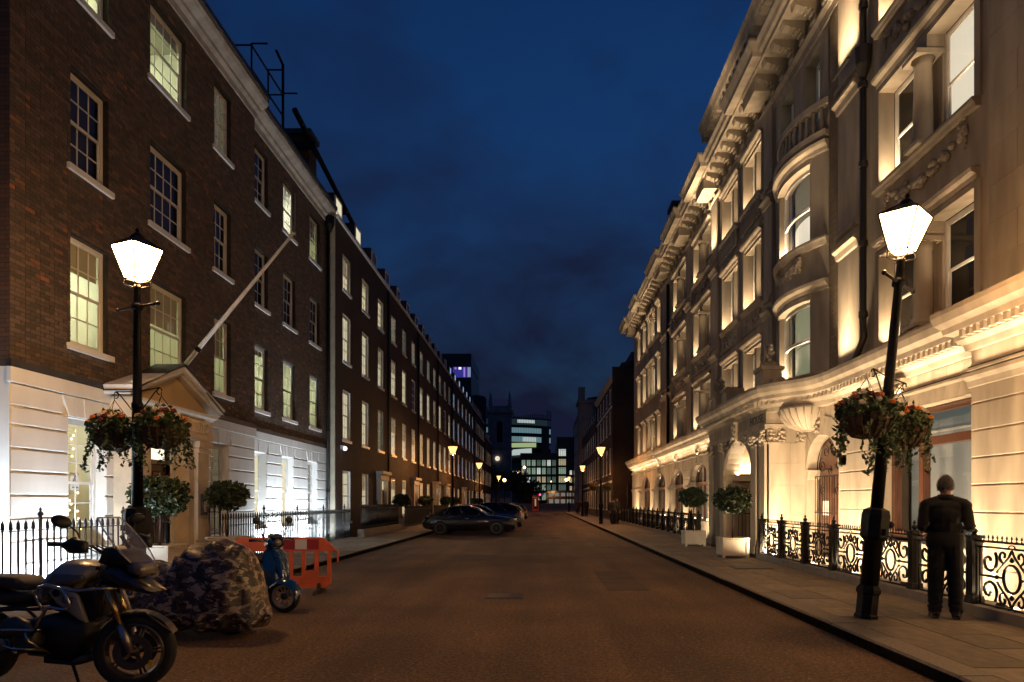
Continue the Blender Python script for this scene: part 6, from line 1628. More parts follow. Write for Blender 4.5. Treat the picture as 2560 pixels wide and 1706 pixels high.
# engine, crash bars, frame, stand
for s_ in (-1, 1):
    e = MB(); c = Vector((PX_(330, 0)[0], s_ * .30, .46)); e.lathe([(.06, 0), (.10, .02), (.105, .10), (.10, .16), (.12, .18), (.12, .26), (.10, .29), (.05, .30)], (c.x, 0, c.z), 16, 'y')
    if s_ < 0: e.v = [(p[0], -p[1], p[2]) for p in e.v]; e.f = [f[::-1] for f in e.f]
    cyl = ob('cylinder', e, darkmet, mt, True)
    hv = MB(); pod(hv, PL((160, 1010), (210, 950), (320, 930), (450, 990), (480, 1040), (440, 1090), (200, 1090), (150, 1060)), .04, s_ * .31); ob('cylinder_cover', hv, M('engine_grey', (.09, .09, .088), .4, .6), mt, True)
    b = MB(); y = s_ * .36
    Q = lambda cx, cy_, yy=None: (PX_(cx, cy_)[0], y if yy is None else yy, PX_(cx, cy_)[1])
    b.tube([Q(200, 1140), Q(145, 1095), Q(150, 1050), Q(210, 1035), Q(330, 1030), Q(500, 1030), Q(540, 1035, s_ * .25)], .014, 8)
    b.tube([Q(520, 1040), Q(570, 960), Q(640, 850), Q(680, 845), Q(800, 860), Q(840, 850), Q(850, 800), Q(800, 710), Q(740, 690), Q(650, 670), Q(570, 690), Q(530, 740), Q(560, 800), Q(610, 870)], .014, 8)
    b.tube([Q(740, 690), Q(860, 720, s_ * .30), Q(1000, 712, s_ * .2), Q(1090, 712, s_ * .12)], .014, 8); b.tube([Q(440, 1050), Q(470, 1120), Q(540, 1240, s_ * .2)], .014, 8)
    b.tube([Q(200, 1150), Q(320, 1180), Q(500, 1210, s_ * .22)], .013, 8); ob('crash_bar', b, chrome, mt, True)
    f = MB(); f.tube([Q(-400, 960, s_ * .14), Q(-200, 930, s_ * .14), Q(150, 900, s_ * .16), Q(300, 900, s_ * .15), Q(460, 890, s_ * .12)], .015, 8); f.tube([Q(-260, 800, s_ * .14), Q(120, 1130, s_ * .18)], .014, 8); ob('rear_frame', f, M('frame_red_brown', (.10, .035, .025), .4, .5), mt, True)
    pg = MB(); pod(pg, PL((40, 1180), (70, 1130), (120, 1160), (120, 1210), (60, 1230)), .012, s_ * .24); pg.tube([Q(170, 1190, s_ * .20), Q(310, 1215, s_ * .33)], .015, 8); pg.tube([Q(130 + 30 * math.cos(a), 1165 + 30 * math.sin(a), s_ * .24) for a in [k * .63 for k in range(11)]], .007, 5); ob('foot_peg', pg, alu, mt, True)
ob('engine_block', pod(MB(), PL((150, 1000), (480, 930), (700, 960), (860, 1010), (800, 1180), (640, 1310), (200, 1290), (120, 1150)), .17), blackp, mt, True)
ob('skid_plate', pod(MB(), PL((330, 1290), (640, 1330), (800, 1250), (780, 1330), (660, 1360), (330, 1345)), .13), darkmet, mt, True)
ob('air_box', pod(MB(), PL((300, 830), (480, 760), (760, 720), (860, 760), (860, 960), (600, 960), (420, 920)), .10), blackp, mt, True)
cb = MB()
for k in range(4): cb.tube([(a_.x + .02, -.26 + k * .06, a_.z + .10), (a_.x + .16 + .02 * k, -.20 + k * .06, a_.z + .02), (1.20 + .02 * k, -.10 + k * .03, .90), (1.24, -.12 + .02 * k, .62)], .006, 5)
ob('cables', cb, rubber, mt, True)
ob('fork_bridge', MB().tube([(1.25, -.11, .93), (1.25, .11, .93)], .03, 8), darkmet, mt)
ob('side_stand', MB().tube([(PX_(640, 0)[0], .12, .22), (PX_(760, 0)[0], .30, .012)], [.014, .012], 8), iron, mt, True)
ob('centre_stand', MB().tube([(PX_(650, 0)[0], -.12, .24), (PX_(770, 0)[0], -.16, .03)], [.015, .012], 8), iron, mt, True)
ex = MB().tube([(.05, -.20, .50), (-.25, -.22, .60)], [.055, .06], 14); ob('silencer', ex, darkmet, mt, True)
ob('swing_arm', MB().tube([(.55, -.10, .38), (.0, -.11, .33)], [.05, .04], 8), blackp, mt, True)
# ---------------- motorcycle under a camouflage cover
camo, n, l, b = _bsdf('camouflage_cloth'); b.inputs['Roughness'].default_value = .42
tc = n.new('ShaderNodeTexCoord'); mp = n.new('ShaderNodeMapping'); mp.inputs['Scale'].default_value = (5.5, 5.5, 10.5); l.new(tc.outputs['Object'], mp.inputs[0])
cur = None
for k, (sc, th, cc) in enumerate(((1.0, .50, (.055, .032, .022)), (1.25, .545, (.012, .010, .010)), (1.45, .553, (.34, .275, .21)), (1.7, .60, (.10, .085, .08)))):
    mo = n.new('ShaderNodeMapping'); mo.inputs['Location'].default_value = (k * 7.3, k * 3.1, k * 5.7); l.new(mp.outputs[0], mo.inputs[0])
    ns = n.new('ShaderNodeTexNoise'); ns.inputs['Scale'].default_value = sc; ns.inputs['Detail'].default_value = 2.5; ns.inputs['Distortion'].default_value = .6; l.new(mo.outputs[0], ns.inputs['Vector'])
    gt = n.new('ShaderNodeMath'); gt.operation = 'GREATER_THAN'; gt.inputs[1].default_value = th; l.new(ns.outputs['Fac'], gt.inputs[0])
    mx = n.new('ShaderNodeMix'); mx.data_type = 'RGBA'; l.new(gt.outputs[0], mx.inputs[0]); mx.inputs[7].default_value = (*cc, 1)
    if cur is None: mx.inputs[6].default_value = (.04, .034, .032, 1)
    else: l.new(cur, mx.inputs[6])
    cur = mx.outputs[2]
l.new(cur, b.inputs['Base Color'])
nb_ = n.new('ShaderNodeTexNoise'); nb_.inputs['Scale'].default_value = 14; nb_.inputs['Detail'].default_value = 4; l.new(tc.outputs['Object'], nb_.inputs['Vector'])
bp = n.new('ShaderNodeBump'); bp.inputs['Strength'].default_value = .5; bp.inputs['Distance'].default_value = .02; l.new(nb_.outputs['Fac'], bp.inputs['Height']); l.new(bp.outputs[0], b.inputs['Normal'])
def cover():
    ST = [(-5.45, .55, .10, .22), (-5.36, .78, .08, .30), (-5.2, .90, .07, .34), (-4.95, .93, .06, .37), (-4.74, .90, .06, .40), (-4.50, .85, .06, .42), (-4.36, .88, .05, .44), (-4.26, 1.03, .05, .46), (-4.16, 1.09, .05, .47), (-3.95, 1.12, .05, .47),
          (-3.80, 1.135, .05, .46), (-3.65, 1.11, .05, .45), (-3.56, 1.06, .05, .43), (-3.50, .96, .05, .41), (-3.44, .80, .06, .39), (-3.39, .63, .07, .36), (-3.34, .47, .09, .31), (-3.30, .33, .14, .22), (-3.29, .24, .2, .10)]
    m = MB(); nu = 56; out = []
    from bisect import bisect
    N = 96
    for i in range(N + 1):
        x = ST[0][0] + (ST[-1][0] - ST[0][0]) * (i / N); j = min(max(bisect([s_[0] for s_ in ST], x) - 1, 0), len(ST) - 2); a, b_ = ST[j], ST[j + 1]; t = (x - a[0]) / (b_[0] - a[0]); t = t * t * (3 - 2 * t)
        top, bot, hw = [a[k] + (b_[k] - a[k]) * t for k in (1, 2, 3)]
        for k in range(nu):
            an = 2 * math.pi * k / nu; s_, c_ = math.sin(an), math.cos(an)
            q_ = .62; zz = ((abs(s_) ** q_) * (1 if s_ > 0 else -1) + 1) / 2; f = abs(c_) ** q_ * (1 if c_ > 0 else -1)
            wid = hw * (1.06 - .42 * zz ** 1.6); y = 8.22 + f * wid; z = bot + (top - bot) * zz
            low = 1 - zz
            fold = .045 * mnoise.noise((x * 2.6, f * 2.0, z * 1.2)) + .075 * low * mnoise.noise((x * 7.5, f * 1.5 + 4, z * 1.1)) + .012 * mnoise.noise((x * 6, y * 5, z * 7)) + .014 * math.sin((x * .9 + z * .8) * 26 + 6 * mnoise.noise((x * 2, y * 2, z * 2)))
            edge = min(1, i / 5, (N - i) / 5)
            out.append((x + .02 * mnoise.noise((y * 4, z * 4, 2)), y + c_ * fold * edge, max(.09 + .02 * mnoise.noise((x * 6, f * 3, 1)), z + s_ * fold * edge)))
    m.v = out
    for i in range(N):
        for k in range(nu): q = (k + 1) % nu; m.f.append([i * nu + k, i * nu + q, (i + 1) * nu + q, (i + 1) * nu + k]); m.mi.append(0)
    m.f.append(list(range(nu))); m.f.append([N * nu + k for k in range(nu)][::-1]); m.mi += [0, 0]
    return m
cv = thing('covered_motorcycle', 'motorcycle wrapped in a brown camouflage cover between the bike and scooter', 'motorcycle', (-4.3, 8.22, 0))
cov_ = cover(); ob('cover', cov_, camo, cv, True)
for yy in (-1, 1):
    P_ = []
    for i in range(4, 93, 2):
        ring = cov_.v[i * 56:(i + 1) * 56]; side = [p for p in ring if (p[1] - 8.22) * yy > 0 and p[2] < .30]
        if side: q = max(side, key=lambda p: (p[1] - 8.22) * yy); P_.append((q[0], q[1] + yy * .004, q[2]))
    ob('elastic_hem', MB().tube(P_, .010, 5), camo, cv, True)
ob('strap', MB().tube([(-3.95, 8.22 + .50 * math.cos(a), .36 + .30 * math.sin(a) * (1 if math.sin(a) < 0 else .1)) for a in [math.pi + math.pi * k / 20 for k in range(21)]], .008, 5), blackp, cv)
for (x, r_) in ((-3.72, .30), (-5.0, .30)): ob('tyre', MB().lathe([(r_ - .1, -.06), (r_ - .01, -.05), (r_, 0), (r_ - .01, .05), (r_ - .1, .06), (r_ - .1, -.06)], (x, 8.22, r_ + .0), 28, 'y'), rubber, cv, True)
# ---------------- blue scooter
sc_ = thing('scooter', 'glossy blue scooter with spoked alloy front wheel beside the barrier', 'scooter', (-3.69, 9.86, 0), R(-42), local=True)
blue = M('scooter_blue', (.008, .055, .16), .16, .25, coat=1., var=.05)
wheel(sc_, (0, 0, .235), .235, .11, .165, 12, M('alloy_cream', (.62, .54, .42), .4, .1), R(32))
fd = MB(); N = 14                     # front mudguard
for i in range(N + 1):
    a = R(12 + 150 * i / N); r = .275
    for k in range(9): q = -1 + 2 * k / 8; fd.v.append((r * math.cos(a) * (1 - .0), q * (.085 + .03 * math.sin(math.pi * i / N)), .225 + r * math.sin(a) - abs(q) ** 3 * .075))
for i in range(N):
    for k in range(8): a = i * 9 + k; fd.f.append([a, a + 1, a + 10, a + 9]); fd.mi.append(0)
Rm_ = Matrix.Rotation(R(24), 4, 'Z'); fd.v = [tuple(Rm_ @ Vector(p)) for p in fd.v]; ob('mudguard', fd, blue, sc_, True)
def sheet(rows, mat, name, par, nseg=8, bulge=.05):
    """curved panel from rows (x, z, half width)"""
    m = MB()
    for (x, z, hw, bz) in rows:
        for k in range(nseg + 1): t = -1 + 2 * k / nseg; m.v.append((x + bz * (1 - t * t), t * hw, z))
    for i in range(len(rows) - 1):
        for k in range(nseg): a = i * (nseg + 1) + k; m.f.append([a, a + 1, a + nseg + 2, a + nseg + 1]); m.mi.append(0)
    return ob(name, m, mat, par, True)
sheet([(-.17, .30, .10, .05), (-.165, .40, .15, .07), (-.19, .52, .185, .09), (-.235, .66, .195, .10), (-.285, .78, .185, .09), (-.325, .87, .14, .08), (-.34, .92, .09, .06)], blue, 'leg_shield', sc_)
sheet([(-.20, .30, .10, .03), (-.195, .40, .15, .05), (-.22, .52, .185, .07), (-.265, .66, .195, .07), (-.31, .78, .185, .06), (-.345, .87, .14, .05), (-.355, .92, .09, .03)], blackp, 'inner_shield', sc_)
sheet([(-.045, .46, .035, .03), (-.09, .58, .05, .035), (-.145, .70, .055, .04), (-.195, .80, .045, .035)], blue, 'horn_casing', sc_)
ob('badge_strip', MB().tube([(-.02, .03, .50), (-.075, .035, .60)], [.016, .02], 8), alu, sc_, True)
hd = MB(); pod(hd, [(-.42, .98), (-.36, 1.06), (-.27, 1.07), (-.20, 1.02), (-.21, .95), (-.30, .91), (-.38, .92)], .11); ob('headset', hd, blue, sc_, True)
ob('headlight', MB().lathe([(.001, .03), (.05, .022), (.062, 0), (.062, -.02)], (-.205, 0, 1.0), 16, 'x'), M('lamp_glass', (.25, .22, .18), .1), sc_, True)
fly = MB(); pod(fly, [(-.33, 1.06), (-.24, 1.05), (-.20, 1.08), (-.30, 1.13)], .09); ob('fly_screen', fly, blackp, sc_, True)
for s_ in (-1, 1):
    ob('grip', MB().tube([(-.34, s_ * .10, 1.03), (-.39, s_ * .34, 1.04)], .018, 8), rubber, sc_, True); ob('brake_lever', MB().tube([(-.30, s_ * .12, 1.03), (-.32, s_ * .22, 1.035), (-.36, s_ * .32, 1.02)], .007, 6), alu, sc_, True)
    ob('mirror_stem', MB().tube([(-.33, s_ * .15, 1.05), (-.32, s_ * .19, 1.2), (-.33, s_ * .24, 1.30)], .006, 6), blackp, sc_, True); mm = MB(); ell(mm, (-.34, s_ * .25, 1.33), .015, .055, .055); ob('mirror', mm, blackp, sc_, True)
ob('steering_column', MB().tube([(0, .085, .225), (-.06, .09, .33), (-.14, .03, .40), (-.33, 0, .98)], .024, 8), darkmet, sc_, True)
ob('floorboard', MB().box(-.78, -.22, -.17, .17, .27, .31), blackp, sc_)
ob('rear_body', pod(MB(), [(-.75, .30), (-.78, .62), (-.95, .72), (-1.40, .74), (-1.52, .60), (-1.45, .42), (-1.2, .33), (-.95, .26)], .22), blue, sc_, True)
ob('seat', pod(MB(), [(-.76, .70), (-.82, .79), (-1.1, .80), (-1.45, .83), (-1.47, .75), (-1.1, .70)], .14), seatm, sc_, True)
wheel(sc_, (-1.30, 0, .225), .225, .11, .155, 12, MATS['alloy_cream'], 0); ob('tail_lamp', MB().box(-1.53, -1.49, -.06, .06, .55, .65), tailred, sc_)
ob('centre_stand', MB().tube([(-.7, -.12, .2), (-.74, -.16, .01)], .012, 6).tube([(-.7, .12, .2), (-.74, .16, .01)], .012, 6), iron, sc_)
# ---------------- orange plastic barrier
ba = thing('traffic_barrier', 'orange plastic road barrier with red and white reflective strip', 'barrier', (-4.45, 11.9, 0), R(2), local=True)
orange = M('orange_plastic', (.62, .12, .04), .55, var=.14, scale=4, var2=.12, scale2=1.2, bump=.2, bscale=40)
L_, y_, th = .86, 0, .035
m = MB(); m.extr([(-L_ + .13, -th, .80), (-L_, -th, .98 - .10), (-L_ + .10, -th, .98), (L_ - .20, -th, .98), (L_, -th, .80), (L_, -th, .76), (L_ - .05, -th, .74), (-L_ + .05, -th, .74)], (0, 2 * th, 0))
ob('top_beam', m, orange, ba)
m = MB(); m.extr([(-L_ + .06, -th, .30), (L_ - .06, -th, .30), (L_ - .06, -th, .18), (L_ - .16, -th, .10), (-L_ + .16, -th, .10), (-L_ + .06, -th, .18)], (0, 2 * th, 0)); ob('bottom_beam', m, orange, ba)
for k in range(8):
    x = -L_ + .09 + (2 * L_ - .18) * k / 7; ob('upright', MB().box(x - .032, x + .032, -th * .8, th * .8, .30, .745), orange, ba)
for k in range(7):
    if k in (1, 3, 5): x = -L_ + .09 + (2 * L_ - .18) * (k + .5) / 7; ob('web', MB().box(x - .09, x + .09, -th * .7, th * .7, .30, .40), orange, ba)
for k, c in enumerate((M('strip_white', (.60, .56, .52), .35), M('strip_red', (.30, .03, .035), .35))):
    for j in range(2): x = -.22 + (2 * j + k) * .205; ob('reflective_strip', MB().box(x, x + .203, -th - .004, -th - .001, .775, .945), c, ba)
ob('hook', MB().tube([(L_ - .02, 0, .74), (L_ + .06, 0, .74), (L_ + .06, 0, .55)], .018, 6), orange, ba)
for x in (-.62, .60):
    f = MB(); f.extr([(x - .03, -.34, 0), (x - .03, -.30, .05), (x - .03, -.08, .09), (x - .03, 0, .26), (x - .03, .08, .09), (x - .03, .30, .05), (x - .03, .34, 0)], (.06, 0, 0)); ob('foot', f, rubber, ba)
# ---------------- cars
carglass = M('car_glass', (.005, .005, .006), .12, 0, spec=.3)
def car(label, loc, rz, paint, kind='saloon', L=4.55, H=1.44, W=1.80, rimm=M('car_alloy', (.34, .33, .31), .4, .3)):
    t = thing('parked_car', label, 'car', loc, rz, group='cars parked nose or tail to the left kerb', local=True); hw = W / 2
    if kind == 'saloon':
        ST = [(0, .30, .70, .76), (.05, .24, .77, .86), (.30, .22, .83, .93), (.9, .21, .91, .98), (1.35, .21, .95, .99), (1.9, .2, .95, 1.), (2.5, .2, .95, 1.), (3.1, .2, .94, 1.), (3.6, .21, .96, .99), (4.0, .23, .96, .96), (4.35, .26, .93, .88), (4.50, .32, .84, .80), (4.55, .40, .72, .74)]
        RF = [(1.38, .93), (1.62, 1.12), (1.95, 1.32), (2.3, 1.42), (2.7, 1.44), (3.1, 1.40), (3.5, 1.26), (3.95, 1.02), (4.15, .96)]
    else:
        ST = [(0, .36, .70, .70), (.06, .3, .84, .84), (.35, .26, .92, .92), (.9, .25, .99, .98), (1.3, .24, 1.04, 1.), (1.9, .24, 1.05, 1.), (2.5, .24, 1.06, 1.), (3.1, .24, 1.07, 1.), (3.6, .25, 1.08, .99), (4.0, .27, 1.08, .96), (4.25, .30, 1.04, .90), (4.36, .36, .90, .84)]
        RF = [(1.15, 1.04), (1.45, 1.30), (1.8, 1.50), (2.3, 1.60), (2.9, 1.62), (3.5, 1.58), (4.0, 1.42), (4.28, 1.10)]
    Lr = ST[-1][0]; kx = L / Lr; kz = H / RF[4][1] if kind == 'saloon' else H / 1.62
    X = lambda x: L * .5 - x * kx
    m = MB(); ring = 12
    for (x, zb, zt, wf) in ST:
        w = hw * wf; zb *= kz; zt *= kz; zm = (zb + zt) / 2
        half = [(w * .80, zb), (w * .96, zb + .06), (w, zm - .05), (w * .995, zm + .08), (w * .95, zt - .035), (w * .84, zt)]
        for (y, z) in half: m.v.append((X(x), -y, z))
        for (y, z) in half[::-1]: m.v.append((X(x), y, z))
    for i in range(len(ST) - 1):
        for k in range(ring): q = (k + 1) % ring; m.f.append([i * ring + k, (i + 1) * ring + k, (i + 1) * ring + q, i * ring + q]); m.mi.append(0)
    m.f.append(list(range(ring))); m.f.append([(len(ST) - 1) * ring + k for k in range(ring)][::-1]); m.mi += [0, 0]
    ob('body', m, paint, t, True)
    g = MB(); bw, tw = hw * .90, hw * .66
    belt = lambda x: (.93 if kind == 'saloon' else 1.04) * kz
    for (x, z) in RF:
        z *= kz; f = (z - belt(x)) / (H - belt(x)); w = bw + (tw - bw) * max(0, f); 
        for (y, zz) in ((-bw * .98, belt(x) - .03), (-w, z - .05 * f), (-w * .80, z), (w * .80, z), (w, z - .05 * f), (bw * .98, belt(x) - .03)): g.v.append((X(x), y, zz))
    for i in range(len(RF) - 1):
        for k in range(5): g.f.append([i * 6 + k, (i + 1) * 6 + k, (i + 1) * 6 + k + 1, i * 6 + k + 1]); g.mi.append(1 if (k in (1, 2, 3) and 2 <= i <= len(RF) - 4) else 0)
    ob('cabin', g, [carglass, paint], t, True)
    pl = MB()
    for s_ in (-1, 1):
        for (x0, z0, x1, z1) in ((RF[2][0] + .55, belt(0), RF[3][0] + .42, RF[4][1] * kz - .05), (RF[-3][0] + .0, belt(0), RF[-4][0] + .1, RF[-4][1] * kz - .06)):
            pl.tube([(X(x0), s_ * bw * .985, z0), (X(x1), s_ * (tw + .03), z1)], .03, 6)
        pl.tube([(X(x), s_ * (bw + (tw - bw) * max(0, (z * kz - belt(x)) / (H - belt(x)))) * 1.0, z * kz - .03) for (x, z) in RF], .022, 6)
        pl.tube([(X(RF[0][0]), s_ * bw * .99, belt(0)), (X(RF[-1][0]), s_ * bw * .99, belt(0))], .014, 6)
    ob('pillars', pl, paint, t, True)
    for s_ in (-1, 1):
        mm = MB(); ell(mm, (X(RF[1][0] + .1), s_ * (hw + .07), belt(0) + .06), .07, .09, .06); ob('wing_mirror', mm, paint, t, True)
        for (x, z) in ((2.25, .80), (3.15, .81)): ob('door_handle', MB().tube([(X(x), s_ * (hw * 1.0 + .012), z * kz), (X(x + .17), s_ * (hw * 1.0 + .012), z * kz)], .013, 6), alu, t, True)
        hl = MB(); ell(hl, (X(.16), s_ * hw * .70, .66 * kz), .14, .16, .055); ob('headlight', hl, M('lamp_glass', (.25, .22, .18), .1), t, True)
        tl = MB(); ell(tl, (X(Lr - .12), s_ * hw * .72, (.80 if kind == 'saloon' else .95) * kz), .10, .15, .06 if kind == 'saloon' else .12); ob('tail_light', tl, tailred, t, True)
        for x in (.88, Lr - .92):
            ob('wheel_arch', MB().lathe([(.001, 0), (.36, 0), (.36, .02), (.001, .02)], (X(x), s_ * (hw * .985) - .01, .33), 24, 'y'), rubber, t)
            wheel(t, (X(x), s_ * (hw - .10), .325), .325, .22, .235, 5, rimm, 0, double=True)
    ob('grille', MB().box(L * .5 - .015, L * .5 + .02, -.38, .38, .48 * kz, .66 * kz), blackp, t); ob('lower_intake', MB().box(L * .5 - .05, L * .5 + .005, -.6, .6, .30, .40), blackp, t)
    ob('number_plate', MB().box(-L * .5 - .012, -L * .5 + .02, -.26, .26, .55, .66), M('plate_yellow', (.5, .38, .05), .5), t)
    return t
pg_ = M('car_grey', (.032, .032, .034), .26, .45, coat=.8); pb_ = M('car_blue', (.010, .014, .035), .2, .4, coat=1.); pk = M('car_plum', (.022, .014, .018), .25, .3, coat=1.); pw = M('car_white', (.55, .54, .52), .3, 0, coat=1.); pk2 = M('car_black', (.010, .010, .011), .2, .2, coat=1.)
car('dark grey saloon parked nose out, nearest of the parked cars', (-3.45, 33.9, 0), R(-3), pg_)
car('dark blue saloon parked behind the grey saloon', (-3.3, 37.4, 0), R(-2), pb_, L=4.7)
car('dark plum estate car with its tail to the road', (-3.35, 41.8, 0), R(181), pk, 'suv', L=4.4, H=1.58, rimm=darkmet)
car('white hatchback parked beyond the dark estate car', (-3.2, 47.5, 0), R(179), pw, 'suv', L=4.2, H=1.52)
car('black hatchback, farthest of the parked cars', (-3.1, 51.5, 0), R(180), pk2, 'suv', L=4.3, H=1.55)
# ================================================================= right row beyond the stone building
darkb = BRICKTEX('dark_row_brick', (.05, .03, .02), (.07, .04, .026), (.03, .022, .018))
gw_ = M('grey_white_trim', (.42, .40, .38), .6)
h = house('dark_brick_house', 'unlit dark brick house with white window surrounds after the stone building', 7.5, -1, 71, 90, 5, lambda i, f: None, darkb, [(4.6, 7.3), (8.9, 11.2), (12.1, 13.6)], 14.4, dormer=False, bandz=(3.6, 11.4), wwid=1.3, ghead=3.2)
ob('side_wall', MB().box(7.5, 18, 70.7, 70.98, 0, 15.6), BRICKTEX('dark_row_side', (.035, .02, .014), (.05, .028, .018), (.02, .015, .012), 'xz'), h); ob('eaves', MB(FR(7.5, -1)).sweep([(90, 0), (70.7, 0)], [(0, 14.0), (.35, 14.3), (.4, 14.5), (0, 14.6)]), gw_, h)
ob('upper_roof', MB().box(9.5, 18, 71, 90, 14.5, 17.2), slate, h); ob('chimney', MB().box(10.5, 12, 71.2, 72.4, 15, 19.5), lead, h)
h = house('dark_brick_house', 'second dark brick house along the right row with a pale string course', 7.5, -1, 90.1, 122, 8, lambda i, f: L_dim if (i * 3 + f) % 7 == 0 else None, darkb, [(4.6, 7.3), (8.6, 10.9)], 12.6, dormer=True, bandz=(3.6,), wwid=1.2, ghead=3.2)
h = house('tall_stone_house', 'tall pale stone house with a chimney at the far end of the right row', 7.5, -1, 122.1, 150, 6, lambda i, f: L_ol if (i + f) % 3 == 0 else None, stone_d, [(4.6, 7.3), (8.6, 11), (12.2, 14.6), (16, 17.6)], 18.5, dormer=False, wwid=1.3, ghead=3.2)
ob('corner_turret', MB().box(7.0, 9.5, 121.5, 127, 0, 19.6), stone_d, h); ob('chimney', MB().box(7.0, 8.1, 123, 125.4, 19.6, 22.3), stone_d, h); ob('turret_cap', MB().box(6.7, 9.8, 121.2, 127.3, 19.2, 19.8), stone_d, h)
# street gap: wall, gate signs beside the far railing
gwl = thing('side_street_wall', 'dark side-street wall between the stone building and the dark brick house', 'wall', (14, 62, 0)); ob('panel', MB().box(8.2, 20, 64, 64.4, 0, 3.2), MATS['dark_row_side'], gwl)
for (x, z, w, hh, lb) in ((8.9, 2.05, 1.15, .32, 'wide pale sign board above two smaller boards'), (8.55, 1.35, .45, .30, 'small pale sign board, left one beneath the wide board'), (9.35, 1.25, .65, .45, 'square pale sign board, right one beneath the wide board')):
    t = thing('sign_board', lb, 'sign', (x, 56, z)); ob('board', MB().box(x - w / 2, x + w / 2, 55.98, 56.0, z, z + hh), M('dull_sign', (.30, .22, .20), .7), t); ob('post', MB().box(x - .03, x + .03, 56.0, 56.05, 0, z + hh), iron, t)
ar_ = thing('aerial', 'thin television aerial on the dark right-hand roofs', 'aerial', (11.5, 72, 19)); m = MB().tube([(11.5, 72, 19), (11.5, 72, 23)], .035, 5)
for k in range(5): m.tube([(10.7 + k * .3, 72, 22.0 + k * .08), (10.75 + k * .3, 72, 22.9 + k * .08)], .025, 4)
m.tube([(10.5, 72, 22.4), (12.1, 72, 22.8)], .025, 4); ob('mast', m, iron, ar_)
# ================================================================= far end of the street
chs = M('church_stone', (.30, .27, .25), .9, var=.2, scale=.5, bump=.2, bscale=3)
ct = thing('church_tower', 'dark stone church tower with pinnacles and a lit clock at the street end', 'church tower', (-14.2, 244, 0))
X0, X1, Y0, Y1 = -18.2, -10.2, 240, 248
m = MB(FR(0, 1)); 
def face(name, z0, z1, hole):
    w = MB(); a, b, c, d = hole; n = 10
    for (p, q) in ((X0, a), (b, X1)): w.quad((p, Y0, z0), (q, Y0, z0), (q, Y0, z1), (p, Y0, z1))
    w.quad((a, Y0, z0), (b, Y0, z0), (b, Y0, c), (a, Y0, c)); r = (b - a) / 2; cc = (a + b) / 2
    for k in range(n):
        t0, t1 = math.pi * k / n, math.pi * (k + 1) / n; u0, u1 = cc - r * math.cos(t0), cc - r * math.cos(t1); v0, v1 = d + r * math.sin(t0), d + r * math.sin(t1)
        w.quad((u0, Y0, v0), (u1, Y0, v1), (u1, Y0, z1), (u0, Y0, z1))
    return ob(name, w, chs, ct)
face('belfry', 20.5, 33.0, (-15.2, -13.2, 22.5, 29.0)); ob('shaft', MB().box(X0, X1, Y0 + .02, Y1, 0, 20.5), chs, ct); ob('belfry_core', MB().box(X0 + .1, X1 - .1, Y0 + 1.0, Y1, 20.5, 33), darkroom, ct)
m = MB(); z = 22.6
while z < 29.5: m.box(-15.3, -13.1, Y0 + .4, Y0 + .7, z, z + .22); z += .55
ob('louvres', m, lead, ct, kind='stuff')
for (z, o, hh) in ((20.3, .35, .5), (32.8, .7, .9)): ob('cornice', MB().box(X0 - o, X1 + o, Y0 - o, Y1 + o, z, z + hh), chs, ct)
ob('parapet', MB().box(X0 + .2, X1 - .2, Y0 + .2, Y1 - .2, 33.7, 35.4), chs, ct)
for x in (X0 + .6, X1 - .6):
    for y in (Y0 + .6, Y1 - .6): ob('pinnacle', MB().lathe([(.55, 35.2), (.6, 36.2), (.35, 36.5), (.45, 37.2), (.2, 38.2), (.28, 38.8), (.03, 41)], (x, y, 0), 8), chs, ct)
for x in (X0, X1 - .9): ob('corner_pilaster', MB().box(x - .1, x + 1.0, Y0 - .25, Y0 + .02, 0, 32.8), chs, ct)
ck = ob('clock_face', MB().lathe([(.001, -.3), (.78, -.3), (.82, -.2), (.82, 0)], (-14.95, Y0 - .3, 16.8), 28, 'y'), E('clock_glow', (1, .9, .7), .95), ct)
m = MB().tube([(-14.95, Y0 - .63, 16.8), (-14.5, Y0 - .63, 16.98)], .05, 5); m.tube([(-14.95, Y0 - .63, 16.8), (-14.62, Y0 - .63, 16.45)], .05, 5)
for k in range(12): a = k * math.pi / 6; m.tube([(-14.95 + .62 * math.cos(a), Y0 - .62, 16.8 + .62 * math.sin(a)), (-14.95 + .74 * math.cos(a), Y0 - .62, 16.8 + .74 * math.sin(a))], .03, 4)
ob('clock_hands', m, iron, ck)
# glass office with sweeping lit floors
gb = thing('glass_office_building', 'curved modern glass office with lit sweeping floors behind the church tower', 'building', (-9, 282, 0))
L_tq = [E('office_turquoise', (.40, .72, .80), .30), E('office_pale', (.85, 1., .95), .5), E('office_dark', (.10, .2, .22), .12), E('office_lime', (.8, 1., .45), .40)]
offd = M('office_dark_cladding', (.012, .014, .018), .35, coat=.4)
def gpl(o=0., n=18, a=0., b=1.): 
    P = []
    for k in range(n + 1):
        t = a + (b - a) * k / n; P.append((-26 + 30.5 * t, 278 - o + 9 * t * t * t))
    return P
def gband(name, z0, z1, mat, o=0., a=0., b=1., rise=0.):
    P = gpl(o, 18, a, b); m = MB(); n = len(P)
    for i, (x, y) in enumerate(P): t = i / (n - 1); m.v += [(x, y, z0 + rise * t), (x, y, z1 + rise * t)]
    for i in range(n - 1): m.f.append([2 * i, 2 * i + 2, 2 * i + 3, 2 * i + 1]); m.mi.append(0)
    return ob(name, m, mat, gb)
ob('core', MB().box(-26, 3.8, 284, 300, 0, 33), offd, gb)
for (z0, z1, k, b) in ((29.9, 32.0, 0, 1.), (26.2, 28.4, 0, 1.), (33.2, 35.6, 2, .95)): gband('lit_floor', z0, z1, L_tq[k], 0, 0, b)
